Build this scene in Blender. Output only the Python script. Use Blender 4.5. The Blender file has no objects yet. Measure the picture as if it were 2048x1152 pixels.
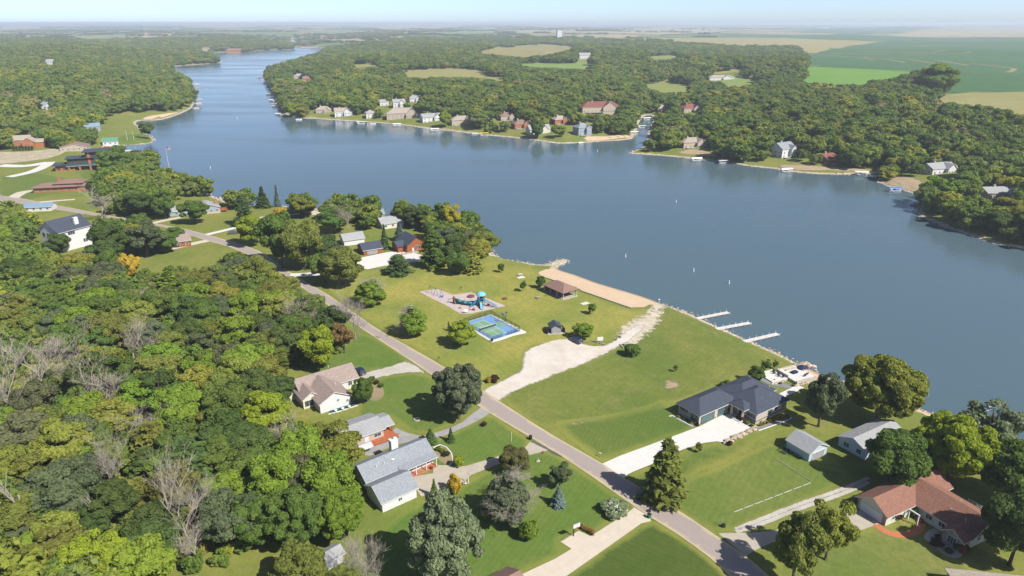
import bpy, bmesh, math, random
import numpy as np
from mathutils import Vector, Matrix, Euler
from mathutils.geometry import delaunay_2d_cdt
random.seed(7); RNG = np.random.default_rng(7)
sc = bpy.context.scene
COL = sc.collection

# ---------------------------------------------------------------- camera, sky, sun, exposure
HC = 104.0                       # camera height above the lake
FPX, VH = 1365.0, 45.0           # focal length and horizon row, in photo pixels (2048 x 1152)
PITCH = math.atan((576 - VH) / FPX)
cam_d = bpy.data.cameras.new('camera'); cam = bpy.data.objects.new('camera', cam_d); COL.objects.link(cam)
cam_d.sensor_width = 36.0; cam_d.lens = 36.0 * FPX / 2048.0
cam_d.clip_start = 1.0; cam_d.clip_end = 120000.0
cam.location = (0, 0, HC); cam.rotation_euler = (math.pi / 2 - PITCH, 0, 0)
sc.camera = cam
SUN_AZ = (0.80, -0.60)           # where the sun stands, seen from above (x, y)
SUN_EL = math.radians(46)
w = bpy.data.worlds.new('World'); sc.world = w; w.use_nodes = True
wn = w.node_tree; wn.nodes.clear()
sky = wn.nodes.new('ShaderNodeTexSky'); sky.sky_type = 'NISHITA'; sky.sun_disc = False
sky.sun_elevation = SUN_EL; sky.sun_rotation = math.atan2(SUN_AZ[0], SUN_AZ[1])
sky.air_density = 0.4; sky.dust_density = 0.6; sky.ozone_density = 0.5
bg = wn.nodes.new('ShaderNodeBackground'); bg.inputs['Strength'].default_value = 0.096
wo = wn.nodes.new('ShaderNodeOutputWorld')
wn.links.new(sky.outputs[0], bg.inputs[0]); wn.links.new(bg.outputs[0], wo.inputs[0])
sd = bpy.data.lights.new('sun', 'SUN'); sun = bpy.data.objects.new('sun', sd); COL.objects.link(sun)
sd.energy = 4.1; sd.angle = math.radians(0.53); sd.color = (1.0, 0.955, 0.88)
ce = math.cos(SUN_EL)
sun.rotation_euler = Vector((SUN_AZ[0]*ce, SUN_AZ[1]*ce, math.sin(SUN_EL))).to_track_quat('Z', 'Y').to_euler()
sun.location = (200, -150, 400)
vs = sc.view_settings; vs.view_transform = 'Standard'; vs.look = 'None'; vs.exposure = 1.06; vs.gamma = 1.0
vs.use_curve_mapping = False
sc.cycles.max_bounces = 5; sc.cycles.diffuse_bounces = 3; sc.cycles.glossy_bounces = 2
sc.cycles.transmission_bounces = 3; sc.cycles.volume_bounces = 0; sc.cycles.transparent_max_bounces = 4
sc.cycles.use_adaptive_sampling = True; sc.cycles.adaptive_threshold = 0.02
sc.cycles.use_denoising = True; sc.cycles.caustics_reflective = False; sc.cycles.caustics_refractive = False

# ---------------------------------------------------------------- photo pixel -> place on the ground
CP, SP = math.cos(PITCH), math.sin(PITCH)
def ray(u, v):
    x = (u - 1024) / FPX; y = -(v - 576) / FPX
    return np.array([x, CP + y * SP, -SP + y * CP])
def plane(u, v, z=0.0):
    d = ray(u, v); t = (HC - z) / -d[2]
    return np.array([d[0] * t, d[1] * t])
def proj(x, y, z):
    x = np.asarray(x, float); y = np.asarray(y, float); z = np.asarray(z, float) - HC
    dep = y * CP - z * SP; up = y * SP + z * CP
    return 1024 + FPX * x / dep, 576 - FPX * up / dep
def inside(px, py, poly):
    px = np.atleast_1d(px); py = np.atleast_1d(py); r = np.zeros(px.shape, bool)
    n = len(poly)
    for i in range(n):
        x1, y1 = poly[i]; x2, y2 = poly[(i + 1) % n]
        if y1 == y2: continue
        c = ((y1 > py) != (y2 > py)) & (px < (x2 - x1) * (py - y1) / (y2 - y1) + x1)
        r ^= c
    return r
def smooth(pts, n=4):
    p = [np.array(q, float) for q in pts]; out = []; m = len(p)
    for i in range(m):
        a, b, c, d = p[i - 1], p[i], p[(i + 1) % m], p[(i + 2) % m]
        for k in range(n):
            t = k / n
            out.append(0.5 * ((2 * b) + (c - a) * t + (2 * a - 5 * b + 4 * c - d) * t * t + (3 * b - a - 3 * c + d) * t ** 3))
    return np.array(out)
def sstep(a, b, x):
    t = np.clip((x - a) / (b - a), 0, 1); return t * t * (3 - 2 * t)

# lake outline traced along the water's edge
SHORE = [(2500,1060),(2048,915),(1990,884),(1930,855),(1870,830),(1825,811),(1760,790),(1690,768),(1640,748),(1600,730),(1560,708),(1525,693),
 (1490,677),(1440,655),(1400,637),(1370,623),(1322,607),(1280,592),(1230,577),(1190,565),(1150,550),(1120,541),(1114,537),(1122,530),(1132,527),
 (1136,522),(1129,518),(1114,520),(1100,525),(1088,529),(1070,528),(1040,523),(1010,519),(995,513),(982,500),(965,474),(900,452),(820,440),(740,432),
 (660,424),(600,415),(540,412),(470,407),(430,394),(390,377),(350,357),(325,342),(311,331),(302,322),(288,314),(262,306),(235,300),(215,297),(214,293),
 (240,291),(292,288),(307,281),(303,275),(292,266),(279,253),(272,247),(281,241),(319,240),(347,233),(371,223),(385,214),(389,198),(382,174),(384,163),(368,149),
 (345,140),(332,135),(347,133),(382,130),(434,126),(443,123),(430,114),(417,108),(434,105),(479,105),(510,104),(514,100.5),(583,99),(583,95),
 (587,87),(573,79),(590,76.5),(598,83),(592,91),(608,94),(653,96.5),(635,109),(610,116),(575,125),(545,136),(528,146),(524,153),(531,161),
 (540,171),(548,190),(555,206),(565,222),(578,232),(600,236),(640,238),(680,241),(720,243),(770,247),(820,252),(860,258),(900,262),(960,269),
 (1000,273),(1050,278),(1100,285),(1120,287),(1165,286),(1200,283),(1235,281),(1262,278),(1268,272),(1274,258),(1279,244),(1288,233),(1300,230),(1308,236),
 (1302,250),(1296,272),(1293,290),(1276,299),(1260,305),(1268,308),(1290,309),(1330,312),(1380,317),(1430,323),(1470,328),(1510,334),(1550,338),(1580,343),
 (1620,347),(1660,349),(1700,349),(1740,348),(1757,345),(1768,352),(1755,361),(1775,373),(1800,379),(1828,388),(1846,398),(1841,408),(1834,420),(1840,433),
 (1870,446),(1900,459),(1940,471),(2000,490),(2048,498),(2500,580)]
LAKE = smooth([plane(*p) for p in SHORE], 3)

def axis_coords(lo, a, b, hi, step, grow):
    mid = list(np.arange(a, b + 1e-6, step)); s = step; right = []; x = mid[-1]
    while x < hi: s *= grow; x += s; right.append(x)
    s = step; left = []; x = mid[0]
    while x > lo: s *= grow; x -= s; left.append(x)
    return np.array(left[::-1] + mid + right)
XS = axis_coords(-32000, -360, 330, 32000, 3.0, 1.035)
YS = axis_coords(-400, 90, 640, 52000, 3.0, 1.024)
XX, YY = np.meshgrid(XS, YS)
def shore_dist(px, py, seg=LAKE):
    best = np.full(px.shape, 1e12); m = len(seg)
    for i in range(m):
        ax, ay = seg[i]; bx, by = seg[(i + 1) % m]; dx, dy = bx - ax, by - ay; L = dx * dx + dy * dy + 1e-9
        t = np.clip(((px - ax) * dx + (py - ay) * dy) / L, 0, 1)
        best = np.minimum(best, (px - ax - t * dx) ** 2 + (py - ay - t * dy) ** 2)
    return np.sqrt(best)
def make_height():
    inn = inside(XX.ravel(), YY.ravel(), LAKE).reshape(XX.shape)
    d = shore_dist(XX, YY)
    far = sstep(0, 420, YY - (470 - 0.9 * np.maximum(XX - 100, 0)))
    cap = 3.6 + 20 * far
    hill = 7.0 * np.sin(XX / 210 + 1.3) * np.sin(YY / 260 + .4) + 3.0 * np.sin(XX / 97 + YY / 140)
    bank = np.minimum(0.16 * d, 1.3) + cap * (1 - np.exp(-np.maximum(d - 4, 0) / (70 + 70 * far)))
    h = bank + far * hill * sstep(40, 260, d) + (1 - far) * 0.5 * np.sin(XX / 38) * np.sin(YY / 45 + 1) * sstep(15, 60, d)
    h = h + sstep(3500, 16000, YY) * (14 * np.sin(XX / 1900 + 1) * np.sin(YY / 2600) + 10 + 9 * np.sin(XX / 830 + 2))
    return np.where(inn, -np.minimum(0.22 * d, 3.0), h)
HH = make_height()
def height(x, y):
    x = np.asarray(x, float); y = np.asarray(y, float)
    i = np.clip(np.searchsorted(XS, x) - 1, 0, len(XS) - 2); j = np.clip(np.searchsorted(YS, y) - 1, 0, len(YS) - 2)
    fx = (x - XS[i]) / (XS[i + 1] - XS[i]); fy = (y - YS[j]) / (YS[j + 1] - YS[j])
    a, b, c, d = HH[j, i], HH[j, i + 1], HH[j + 1, i + 1], HH[j + 1, i]
    return np.where(fx >= fy, a + (b - a) * fx + (c - b) * fy, a + (c - d) * fx + (d - a) * fy)
_T = np.concatenate([[60.0], 60.0 * 1.004 ** np.arange(1, 1750)])
def G(u, v):
    """the spot on the ground that the photo shows at pixel u, v"""
    d = ray(u, v); t = _T
    z = HC + d[2] * t; h = np.maximum(height(d[0] * t, d[1] * t), 0.0)
    k = np.argmax(z <= h) if np.any(z <= h) else len(t) - 1
    k = max(k, 1); g0 = z[k - 1] - h[k - 1]; g1 = z[k] - h[k]
    s = t[k - 1] + (t[k] - t[k - 1]) * g0 / max(g0 - g1, 1e-9)
    x, y = d[0] * s, d[1] * s
    return np.array([x, y, float(height(x, y))])
def Gz(u, v):
    p = G(u, v); p[2] = max(p[2], 0.0); return p

# ---------------------------------------------------------------- materials
MATS = {}
KALB = .75          # real surfaces are duller than their names
class NT:
    def __init__(s, name):
        s.m = bpy.data.materials.new(name); s.m.use_nodes = True; s.t = s.m.node_tree; s.t.nodes.clear()
        s.out = s.n('ShaderNodeOutputMaterial')
    def n(s, typ, **kw):
        x = s.t.nodes.new(typ)
        for k, v in kw.items(): setattr(x, k, v)
        return x
    def l(s, a, b): s.t.links.new(a, b)
    def pos(s):
        return s.n('ShaderNodeNewGeometry').outputs['Position']
    def noise(s, scale_m, detail=5.0, rough=.6, vec=None, stretch=None):
        x = s.n('ShaderNodeTexNoise'); x.inputs['Scale'].default_value = 1.0 / scale_m
        x.inputs['Detail'].default_value = detail; x.inputs['Roughness'].default_value = rough
        v = vec or s.pos()
        if stretch:
            mp = s.n('ShaderNodeMapping'); mp.inputs['Scale'].default_value = stretch; s.l(v, mp.inputs[0]); v = mp.outputs[0]
        s.l(v, x.inputs['Vector']); return x.outputs['Fac']
    def ramp(s, fac, stops):
        r = s.n('ShaderNodeValToRGB'); e = r.color_ramp.elements
        while len(e) < len(stops): e.new(0.5)
        for q, (p, c) in zip(e, stops):
            q.position = p; q.color = (c, c, c, 1) if isinstance(c, (int, float)) else (*c, 1)
        s.l(fac, r.inputs[0]); return r.outputs[0]
    def mix(s, fac, a, b, mode='MIX'):
        x = s.n('ShaderNodeMix', data_type='RGBA', blend_type=mode)
        for i, v in ((0, fac), (6, a), (7, b)):
            sock = x.inputs[i]
            if isinstance(v, (int, float)): sock.default_value = v if i == 0 else (v, v, v, 1)
            elif isinstance(v, tuple): sock.default_value = (*v[:3], 1)
            else: s.l(v, sock)
        return x.outputs[2]
    def math(s, op, a, b=0.0):
        x = s.n('ShaderNodeMath', operation=op)
        for sock, v in ((x.inputs[0], a), (x.inputs[1], b)):
            if isinstance(v, (int, float)): sock.default_value = v
            else: s.l(v, sock)
        return x.outputs[0]
    def attr(s, name, kind='GEOMETRY'):
        return s.n('ShaderNodeAttribute', attribute_name=name, attribute_type=kind)
    def bump(s, h, strength, dist):
        b = s.n('ShaderNodeBump'); b.inputs['Strength'].default_value = strength; b.inputs['Distance'].default_value = dist
        s.l(h, b.inputs['Height']); return b.outputs[0]
    def bsdf(s, col, rough=.9, normal=None, metal=0.0, spec=.3, **kw):
        p = s.n('ShaderNodeBsdfPrincipled')
        if isinstance(col, tuple): p.inputs['Base Color'].default_value = (*col[:3], 1)
        else: s.l(col, p.inputs['Base Color'])
        if isinstance(rough, (int, float)): p.inputs['Roughness'].default_value = rough
        else: s.l(rough, p.inputs['Roughness'])
        p.inputs['Metallic'].default_value = metal; p.inputs['Specular IOR Level'].default_value = spec
        if normal is not None: s.l(normal, p.inputs['Normal'])
        s.l(p.outputs[0], s.out.inputs['Surface']); return p
def scl(c, k): return tuple(min(1, x * k) for x in c)
def plain(name, c, rough=.7, var=.18, size=.9, metal=0.0, spec=.3, fine=.12):
    """paint, timber, metal: one colour with weathering and grain"""
    if name in MATS: return MATS[name]
    c = scl(c, KALB); t = NT(name); a = t.noise(size, 5); b = t.noise(fine, 3)
    col = t.mix(t.ramp(a, [(.35, 0), (.68, 1)]), scl(c, 1 - var), scl(c, 1 + var * .5))
    col = t.mix(t.math('MULTIPLY', b, .35), col, scl(c, .72))
    t.bsdf(col, rough, metal=metal, spec=spec); MATS[name] = t.m; return t.m
def stone(name, c1, c2, c3, cell=.5, mortar=(.35, .33, .30)):
    c1, c2, c3, mortar = (scl(q, KALB) for q in (c1, c2, c3, mortar)); t = NT(name); v = t.n('ShaderNodeTexVoronoi'); v.inputs['Scale'].default_value = 1 / cell; t.l(t.pos(), v.inputs['Vector'])
    col = t.ramp(t.n('ShaderNodeSeparateColor').outputs[0], [(0, c1), (.5, c2), (1, c3)])
    sep = col.node.inputs[0].links[0].from_node; t.l(v.outputs['Color'], sep.inputs[0])
    d = t.n('ShaderNodeTexVoronoi', feature='DISTANCE_TO_EDGE'); d.inputs['Scale'].default_value = 1 / cell; t.l(t.pos(), d.inputs['Vector'])
    col = t.mix(t.ramp(d.outputs[0], [(.02, 0), (.09, 1)]), mortar, col)
    t.bsdf(col, .85); MATS[name] = t.m; return t.m
def brickmat(name, c1, c2, mortar, bw=.4, bh=.12):
    c1, c2, mortar = (scl(q, KALB) for q in (c1, c2, mortar)); t = NT(name); g = t.n('ShaderNodeTexCoord'); sep = t.n('ShaderNodeSeparateXYZ'); t.l(g.outputs['Object'], sep.inputs[0])
    cb = t.n('ShaderNodeCombineXYZ'); t.l(t.math('ADD', sep.outputs[0], sep.outputs[1]), cb.inputs[0]); t.l(sep.outputs[2], cb.inputs[1])
    b = t.n('ShaderNodeTexBrick'); t.l(cb.outputs[0], b.inputs['Vector']); b.inputs['Scale'].default_value = 1.0
    b.inputs['Brick Width'].default_value = bw; b.inputs['Row Height'].default_value = bh; b.inputs['Mortar Size'].default_value = .012
    b.inputs['Color1'].default_value = (*c1, 1); b.inputs['Color2'].default_value = (*c2, 1); b.inputs['Mortar'].default_value = (*mortar, 1)
    col = t.mix(.5, b.outputs[0], t.mix(t.noise(1.1), scl(c1, .8), scl(c2, 1.1)))
    t.bsdf(col, .88); MATS[name] = t.m; return t.m
def siding(name, c, lap=.18):
    """lap siding: thin horizontal boards"""
    c = scl(c, KALB); t = NT(name); sep = t.n('ShaderNodeSeparateXYZ'); t.l(t.pos(), sep.inputs[0])
    f = t.math('FRACT', t.math('DIVIDE', sep.outputs[2], lap))
    col = t.mix(t.ramp(f, [(0, 0), (.14, 1)]), scl(c, .62), t.mix(t.noise(1.6), scl(c, .9), c))
    t.bsdf(col, .6, t.bump(f, .4, .02)); MATS[name] = t.m; return t.m
def roofing(name, c, var=.3):
    """asphalt shingles: mottled tabs in thin courses"""
    c = scl(c, KALB); t = NT(name); sep = t.n('ShaderNodeSeparateXYZ'); t.l(t.pos(), sep.inputs[0])
    f = t.math('FRACT', t.math('MULTIPLY', sep.outputs[2], 9.0))
    col = t.mix(t.ramp(t.noise(.35, 2), [(.3, 0), (.7, 1)]), scl(c, 1 - var), scl(c, 1 + var))
    col = t.mix(t.math('MULTIPLY', t.ramp(t.noise(2.5, 4), [(.4, 0), (.75, 1)]), .35), col, scl(c, .72))
    col = t.mix(t.ramp(f, [(0, .22), (.18, 0)]), col, scl(c, .55))
    t.bsdf(col, .88, spec=.25); MATS[name] = t.m; return t.m
def glass(name, c=(.03, .045, .05)):
    t = NT(name); p = t.bsdf(t.mix(t.noise(3.0), c, scl(c, 1.8)), .08, spec=.6); MATS[name] = t.m; return t.m
GRASS = dict(g=(.130, .165, .032), y=(.200, .200, .046), d=(.28, .22, .10))
def grass(name, g=GRASS['g'], y=GRASS['y'], d=GRASS['d'], dry=.30, stripe=None, amt=.14, shore=False, fields=False, bits=.5, blend=True):
    t = NT(name)
    col = t.mix(t.ramp(t.noise(26, 5), [(.36, 0), (.64, 1)]), g, y)
    col = t.mix(t.math('MULTIPLY', t.ramp(t.noise(7.5, 7, .7), [(.52, 0), (.72, 1)]), dry), col, d)
    col = t.mix(t.math('MULTIPLY', t.ramp(t.noise(1.7, 6, .7), [(.3, 1), (.6, 0)]), bits), col, scl(g, .55))
    col = t.mix(t.ramp(t.noise(.42, 5, .75), [(.25, .42), (.7, 0)]), col, scl(g, .45))
    if stripe:
        wv = t.n('ShaderNodeTexWave', wave_type='BANDS', bands_direction='X'); mp = t.n('ShaderNodeMapping')
        mp.inputs['Rotation'].default_value = (0, 0, math.radians(stripe[0])); mp.inputs['Scale'].default_value = (1, 1, 1)
        t.l(t.pos(), mp.inputs[0]); t.l(mp.outputs[0], wv.inputs[0]); wv.inputs['Scale'].default_value = math.pi / (10 * stripe[1])
        wv.inputs['Distortion'].default_value = .9; wv.inputs['Detail'].default_value = 2
        col = t.mix(t.math('MULTIPLY', t.ramp(wv.outputs[1], [(.3, 0), (.7, 1)]), amt * 2.2), col, scl(g, .62))
    if blend and not fields:      # the mown edge runs out raggedly into rougher grass
        e = t.math('ADD', t.attr('edge').outputs['Fac'], t.math('MULTIPLY', t.math('SUBTRACT', t.noise(5, 6, .7), .5), .9))
        wild = t.mix(t.ramp(t.noise(26, 5), [(.36, 0), (.64, 1)]), GRASS['g'], GRASS['y']); wild = t.mix(t.ramp(t.noise(.42, 5, .75), [(.25, .42), (.7, 0)]), wild, scl(GRASS['g'], .45))
        col = t.mix(t.ramp(e, [(.12, 0), (.62, 1)]), wild, col)
    if fields:          # open farmland beyond the woods: a patchwork of corn, bean and hay fields
        sep0 = t.n('ShaderNodeSeparateXYZ'); t.l(t.pos(), sep0.inputs[0])
        mp = t.n('ShaderNodeMapping'); mp.inputs['Rotation'].default_value = (0, 0, .18); mp.inputs['Scale'].default_value = (1, .8, 1); t.l(t.pos(), mp.inputs[0])
        vo = t.n('ShaderNodeTexVoronoi', distance='CHEBYCHEV'); vo.inputs['Scale'].default_value = 1 / 620; t.l(mp.outputs[0], vo.inputs['Vector'])
        sp = t.n('ShaderNodeSeparateColor'); t.l(vo.outputs['Color'], sp.inputs[0])
        fc = t.ramp(sp.outputs[0], [(0, (.20, .185, .08)), (.28, (.07, .135, .045)), (.5, (.24, .21, .10)), (.66, (.11, .16, .04)), (.85, (.28, .23, .12))])
        fc.node.color_ramp.interpolation = 'CONSTANT'
        fc = t.mix(t.ramp(t.noise(60, 6), [(.3, 0), (.7, .5)]), fc, scl((.1, .11, .04), .8))
        fr = t.n('ShaderNodeMapRange'); fr.inputs[1].default_value = 1500; fr.inputs[2].default_value = 1700; t.l(sep0.outputs[1], fr.inputs[0])
        col = t.mix(fr.outputs[0], col, fc)
    if shore:
        sep = t.n('ShaderNodeSeparateXYZ'); t.l(t.pos(), sep.inputs[0])
        zz = t.math('ADD', sep.outputs[2], t.math('MULTIPLY', t.math('SUBTRACT', t.noise(3.5, 4), .5), .9))
        vo = t.n('ShaderNodeTexVoronoi'); vo.inputs['Scale'].default_value = 1.6; t.l(t.pos(), vo.inputs['Vector'])
        sp = t.n('ShaderNodeSeparateColor'); t.l(vo.outputs['Color'], sp.inputs[0])
        rk = t.ramp(sp.outputs[0], [(0, (.16, .13, .09)), (.5, (.34, .29, .22)), (1, (.48, .43, .36))])
        col = t.mix(t.ramp(zz, [(.42, 1), (.62, 0)]), col, rk)
    nb = t.bump(t.noise(.5, 4, .7), .35, .12)
    t.bsdf(col, .95, nb, spec=.12); MATS[name] = t.m; return t.m
def gravel(name, c1, c2, ragged=False, g=(.15, .17, .045), cell=.16, amount=.5, big=5.0, c3=None, wet=False):
    c1, c2 = scl(c1, KALB), scl(c2, KALB); c3 = scl(c3, KALB) if c3 else None
    t = NT(name)
    col = t.mix(t.ramp(t.noise(cell, 3, .8), [(.3, 0), (.7, 1)]), c1, c2)
    col = t.mix(t.ramp(t.noise(big, 6, .65), [(.4, 0), (.72, .75)]), col, c3 or scl(c1, .72))
    if ragged:
        e = t.attr('edge').outputs['Fac']
        k = t.math('ADD', e, t.math('MULTIPLY', t.math('SUBTRACT', t.noise(2.4, 8, .75), .5), 2.0 * amount))
        cover = t.ramp(k, [(.20, 0), (.48, 1)])      # thins out into the grass below
    if wet:
        sep = t.n('ShaderNodeSeparateXYZ'); t.l(t.pos(), sep.inputs[0]); zz = t.math('ADD', sep.outputs[2], t.math('MULTIPLY', t.math('SUBTRACT', t.noise(4, 4), .5), .25))
        col = t.mix(t.ramp(zz, [(.12, 1), (.38, 0)]), col, scl(c1, .55)); col = t.mix(t.ramp(t.noise(.9, 6, .75), [(.45, 0), (.7, .35)]), col, scl(c1, .7))
    pb = t.bsdf(col, .93, t.bump(t.noise(.14, 3), .4, .03), spec=.15)
    if ragged: t.l(cover, pb.inputs['Alpha'])
    MATS[name] = t.m; return t.m
def concrete(name, c, joint=3.0, ang=0.0, worn=.25):
    c = scl(c, KALB); t = NT(name)
    col = t.mix(t.ramp(t.noise(2.2, 6), [(.35, 0), (.7, 1)]), scl(c, 1 - worn * .5), c)
    col = t.mix(t.ramp(t.noise(.3, 3), [(.4, 0), (.8, .25)]), col, scl(c, .7))
    mp = t.n('ShaderNodeMapping'); mp.inputs['Rotation'].default_value = (0, 0, math.radians(ang)); t.l(t.pos(), mp.inputs[0])
    sep = t.n('ShaderNodeSeparateXYZ'); t.l(mp.outputs[0], sep.inputs[0])
    for k in (0, 1):
        f = t.math('FRACT', t.math('DIVIDE', sep.outputs[k], joint))
        col = t.mix(t.ramp(f, [(0, .5), (.02, 0)]), col, scl(c, .5))
    t.bsdf(col, .85, spec=.2); MATS[name] = t.m; return t.m

# ---------------------------------------------------------------- mesh helpers
def props(o, label=None, cat=None, group=None, kind=None):
    if label: o['label'] = label
    if cat: o['category'] = cat
    if group: o['group'] = group
    if kind: o['kind'] = kind
    return o
def link(o, parent=None):
    COL.objects.link(o)
    if parent is not None: o.parent = parent
    return o
def empty(name, loc, rz=0.0, label=None, cat=None, group=None):
    o = bpy.data.objects.new(name, None); o.location = loc; o.rotation_euler = (0, 0, rz); o.empty_display_size = .5
    COL.objects.link(o); return props(o, label, cat, group)
def npmesh(name, V, F, mats=(), mi=None, face_attr=None, smooth_=False):
    """V (n,3), F list of equal-length index arrays (m,k)"""
    me = bpy.data.meshes.new(name); V = np.asarray(V, np.float32); F = np.asarray(F, np.int32)
    m, k = F.shape
    me.vertices.add(len(V)); me.vertices.foreach_set('co', V.ravel())
    me.loops.add(m * k); me.loops.foreach_set('vertex_index', F.ravel())
    me.polygons.add(m); me.polygons.foreach_set('loop_start', np.arange(0, m * k, k, dtype=np.int32))
    me.polygons.foreach_set('loop_total', np.full(m, k, np.int32))
    for x in mats: me.materials.append(x)
    if mi is not None: me.polygons.foreach_set('material_index', np.asarray(mi, np.int32))
    if smooth_: me.polygons.foreach_set('use_smooth', np.ones(m, bool))
    if face_attr:
        for nm, val in face_attr.items():
            a = me.attributes.new(nm, 'FLOAT', 'FACE'); a.data.foreach_set('value', np.asarray(val, np.float32))
    me.update(calc_edges=True); return me
class MB:
    """collects simple solids and links them as ONE mesh object"""
    def __init__(s): s.v = []; s.f = []; s.m = []
    def add(s, vs, fs, mi=0):
        b = len(s.v); s.v += [tuple(map(float, q)) for q in vs]; s.f += [tuple(b + i for i in q) for q in fs]; s.m += [mi] * len(fs); return s
    def box(s, x0, x1, y0, y1, z0, z1, mi=0):
        vs = [(x0,y0,z0),(x1,y0,z0),(x1,y1,z0),(x0,y1,z0),(x0,y0,z1),(x1,y0,z1),(x1,y1,z1),(x0,y1,z1)]
        return s.add(vs, [(0,3,2,1),(4,5,6,7),(0,1,5,4),(1,2,6,5),(2,3,7,6),(3,0,4,7)], mi)
    def bar(s, a, b, w, h=None, mi=0, up=(0, 0, 1)):
        a = Vector(a); b = Vector(b); d = (b - a).normalized(); h = h or w
        u = Vector(up)
        if abs(d.dot(u)) > .95: u = Vector((1, 0, 0))
        x = d.cross(u).normalized(); y = x.cross(d).normalized(); x *= w / 2; y *= h / 2
        vs = [a - x - y, a + x - y, a + x + y, a - x + y, b - x - y, b + x - y, b + x + y, b - x + y]
        return s.add(vs, [(0,1,2,3),(7,6,5,4),(0,4,5,1),(1,5,6,2),(2,6,7,3),(3,7,4,0)], mi)
    def tube(s, pts, rs, n=6, mi=0, cap=True):
        pts = [Vector(p) for p in pts]; b0 = len(s.v); fs = []
        if isinstance(rs, (int, float)): rs = [rs] * len(pts)
        for i, p in enumerate(pts):
            d = (pts[min(i + 1, len(pts) - 1)] - pts[max(i - 1, 0)]).normalized()
            u = Vector((0, 0, 1)) if abs(d.z) < .9 else Vector((1, 0, 0)); x = d.cross(u).normalized(); y = d.cross(x).normalized()
            for k in range(n):
                a = 2 * math.pi * k / n; q = p + (x * math.cos(a) + y * math.sin(a)) * rs[i]; s.v.append(tuple(q))
        for i in range(len(pts) - 1):
            for k in range(n):
                a = b0 + i * n + k; b = b0 + i * n + (k + 1) % n; fs.append((a, a + n, b + n, b))
        if cap:
            fs.append(tuple(b0 + k for k in range(n))); fs.append(tuple(b0 + (len(pts) - 1) * n + k for k in range(n - 1, -1, -1)))
        s.f += fs; s.m += [mi] * len(fs); return s
    def lathe(s, prof, n=12, c=(0, 0, 0), mi=0):
        b0 = len(s.v)
        for r, z in prof:
            for k in range(n):
                a = 2 * math.pi * k / n; s.v.append((c[0] + r * math.cos(a), c[1] + r * math.sin(a), c[2] + z))
        for i in range(len(prof) - 1):
            for k in range(n):
                a = b0 + i * n + k; b = b0 + i * n + (k + 1) % n; s.f.append((a, b, b + n, a + n)); s.m.append(mi)
        s.f.append(tuple(b0 + k for k in range(n - 1, -1, -1))); s.m.append(mi)
        s.f.append(tuple(b0 + (len(prof) - 1) * n + k for k in range(n))); s.m.append(mi); return s
    def extr(s, prof, y0, y1, mi=0):
        """profile of (x,z) points swept along y"""
        n = len(prof); vs = [(x, y0, z) for x, z in prof] + [(x, y1, z) for x, z in prof]
        return s.add(vs, [tuple(range(n)), tuple(range(2 * n - 1, n - 1, -1))] + [(i, i + n, (i + 1) % n + n, (i + 1) % n) for i in range(n)], mi)
    def blob(s, c, r, mi=0, seed=0, sq=(1, 1, 1), sub=1, rough=.25):
        bm = bmesh.new(); bmesh.ops.create_icosphere(bm, subdivisions=sub, radius=1); rr = random.Random(seed)
        b0 = len(s.v)
        for q in bm.verts:
            k = r * (1 + rr.uniform(-rough, rough)); s.v.append((c[0] + q.co.x * k * sq[0], c[1] + q.co.y * k * sq[1], c[2] + q.co.z * k * sq[2]))
        for f in bm.faces: s.f.append(tuple(b0 + q.index for q in f.verts)); s.m.append(mi)
        bm.free(); return s
    def mesh(s, name, mats):
        me = bpy.data.meshes.new(name); me.from_pydata(s.v, [], s.f)
        for x in (mats if isinstance(mats, (list, tuple)) else [mats]): me.materials.append(x)
        me.polygons.foreach_set('material_index', s.m)
        bm = bmesh.new(); bm.from_mesh(me); bmesh.ops.recalc_face_normals(bm, faces=bm.faces); bm.to_mesh(me); bm.free()
        return me
    def build(s, name, mats, parent=None, label=None, cat=None, group=None, kind=None, loc=None, rz=None):
        o = bpy.data.objects.new(name, s.mesh(name, mats)); link(o, parent); props(o, label, cat, group, kind)
        if loc is not None: o.location = loc
        if rz is not None: o.rotation_euler = (0, 0, rz)
        return o
def put(name, me, parent=None, loc=None, rz=0.0, label=None, cat=None, group=None, kind=None, scale=None):
    o = bpy.data.objects.new(name, me); link(o, parent); props(o, label, cat, group, kind)
    if loc is not None: o.location = loc
    o.rotation_euler = (0, 0, rz)
    if scale is not None: o.scale = scale
    return o
def copy_tree(o, parent=None):
    c = o.copy(); COL.objects.link(c); c.parent = parent
    for ch in o.children: copy_tree(ch, c)
    return c

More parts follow.
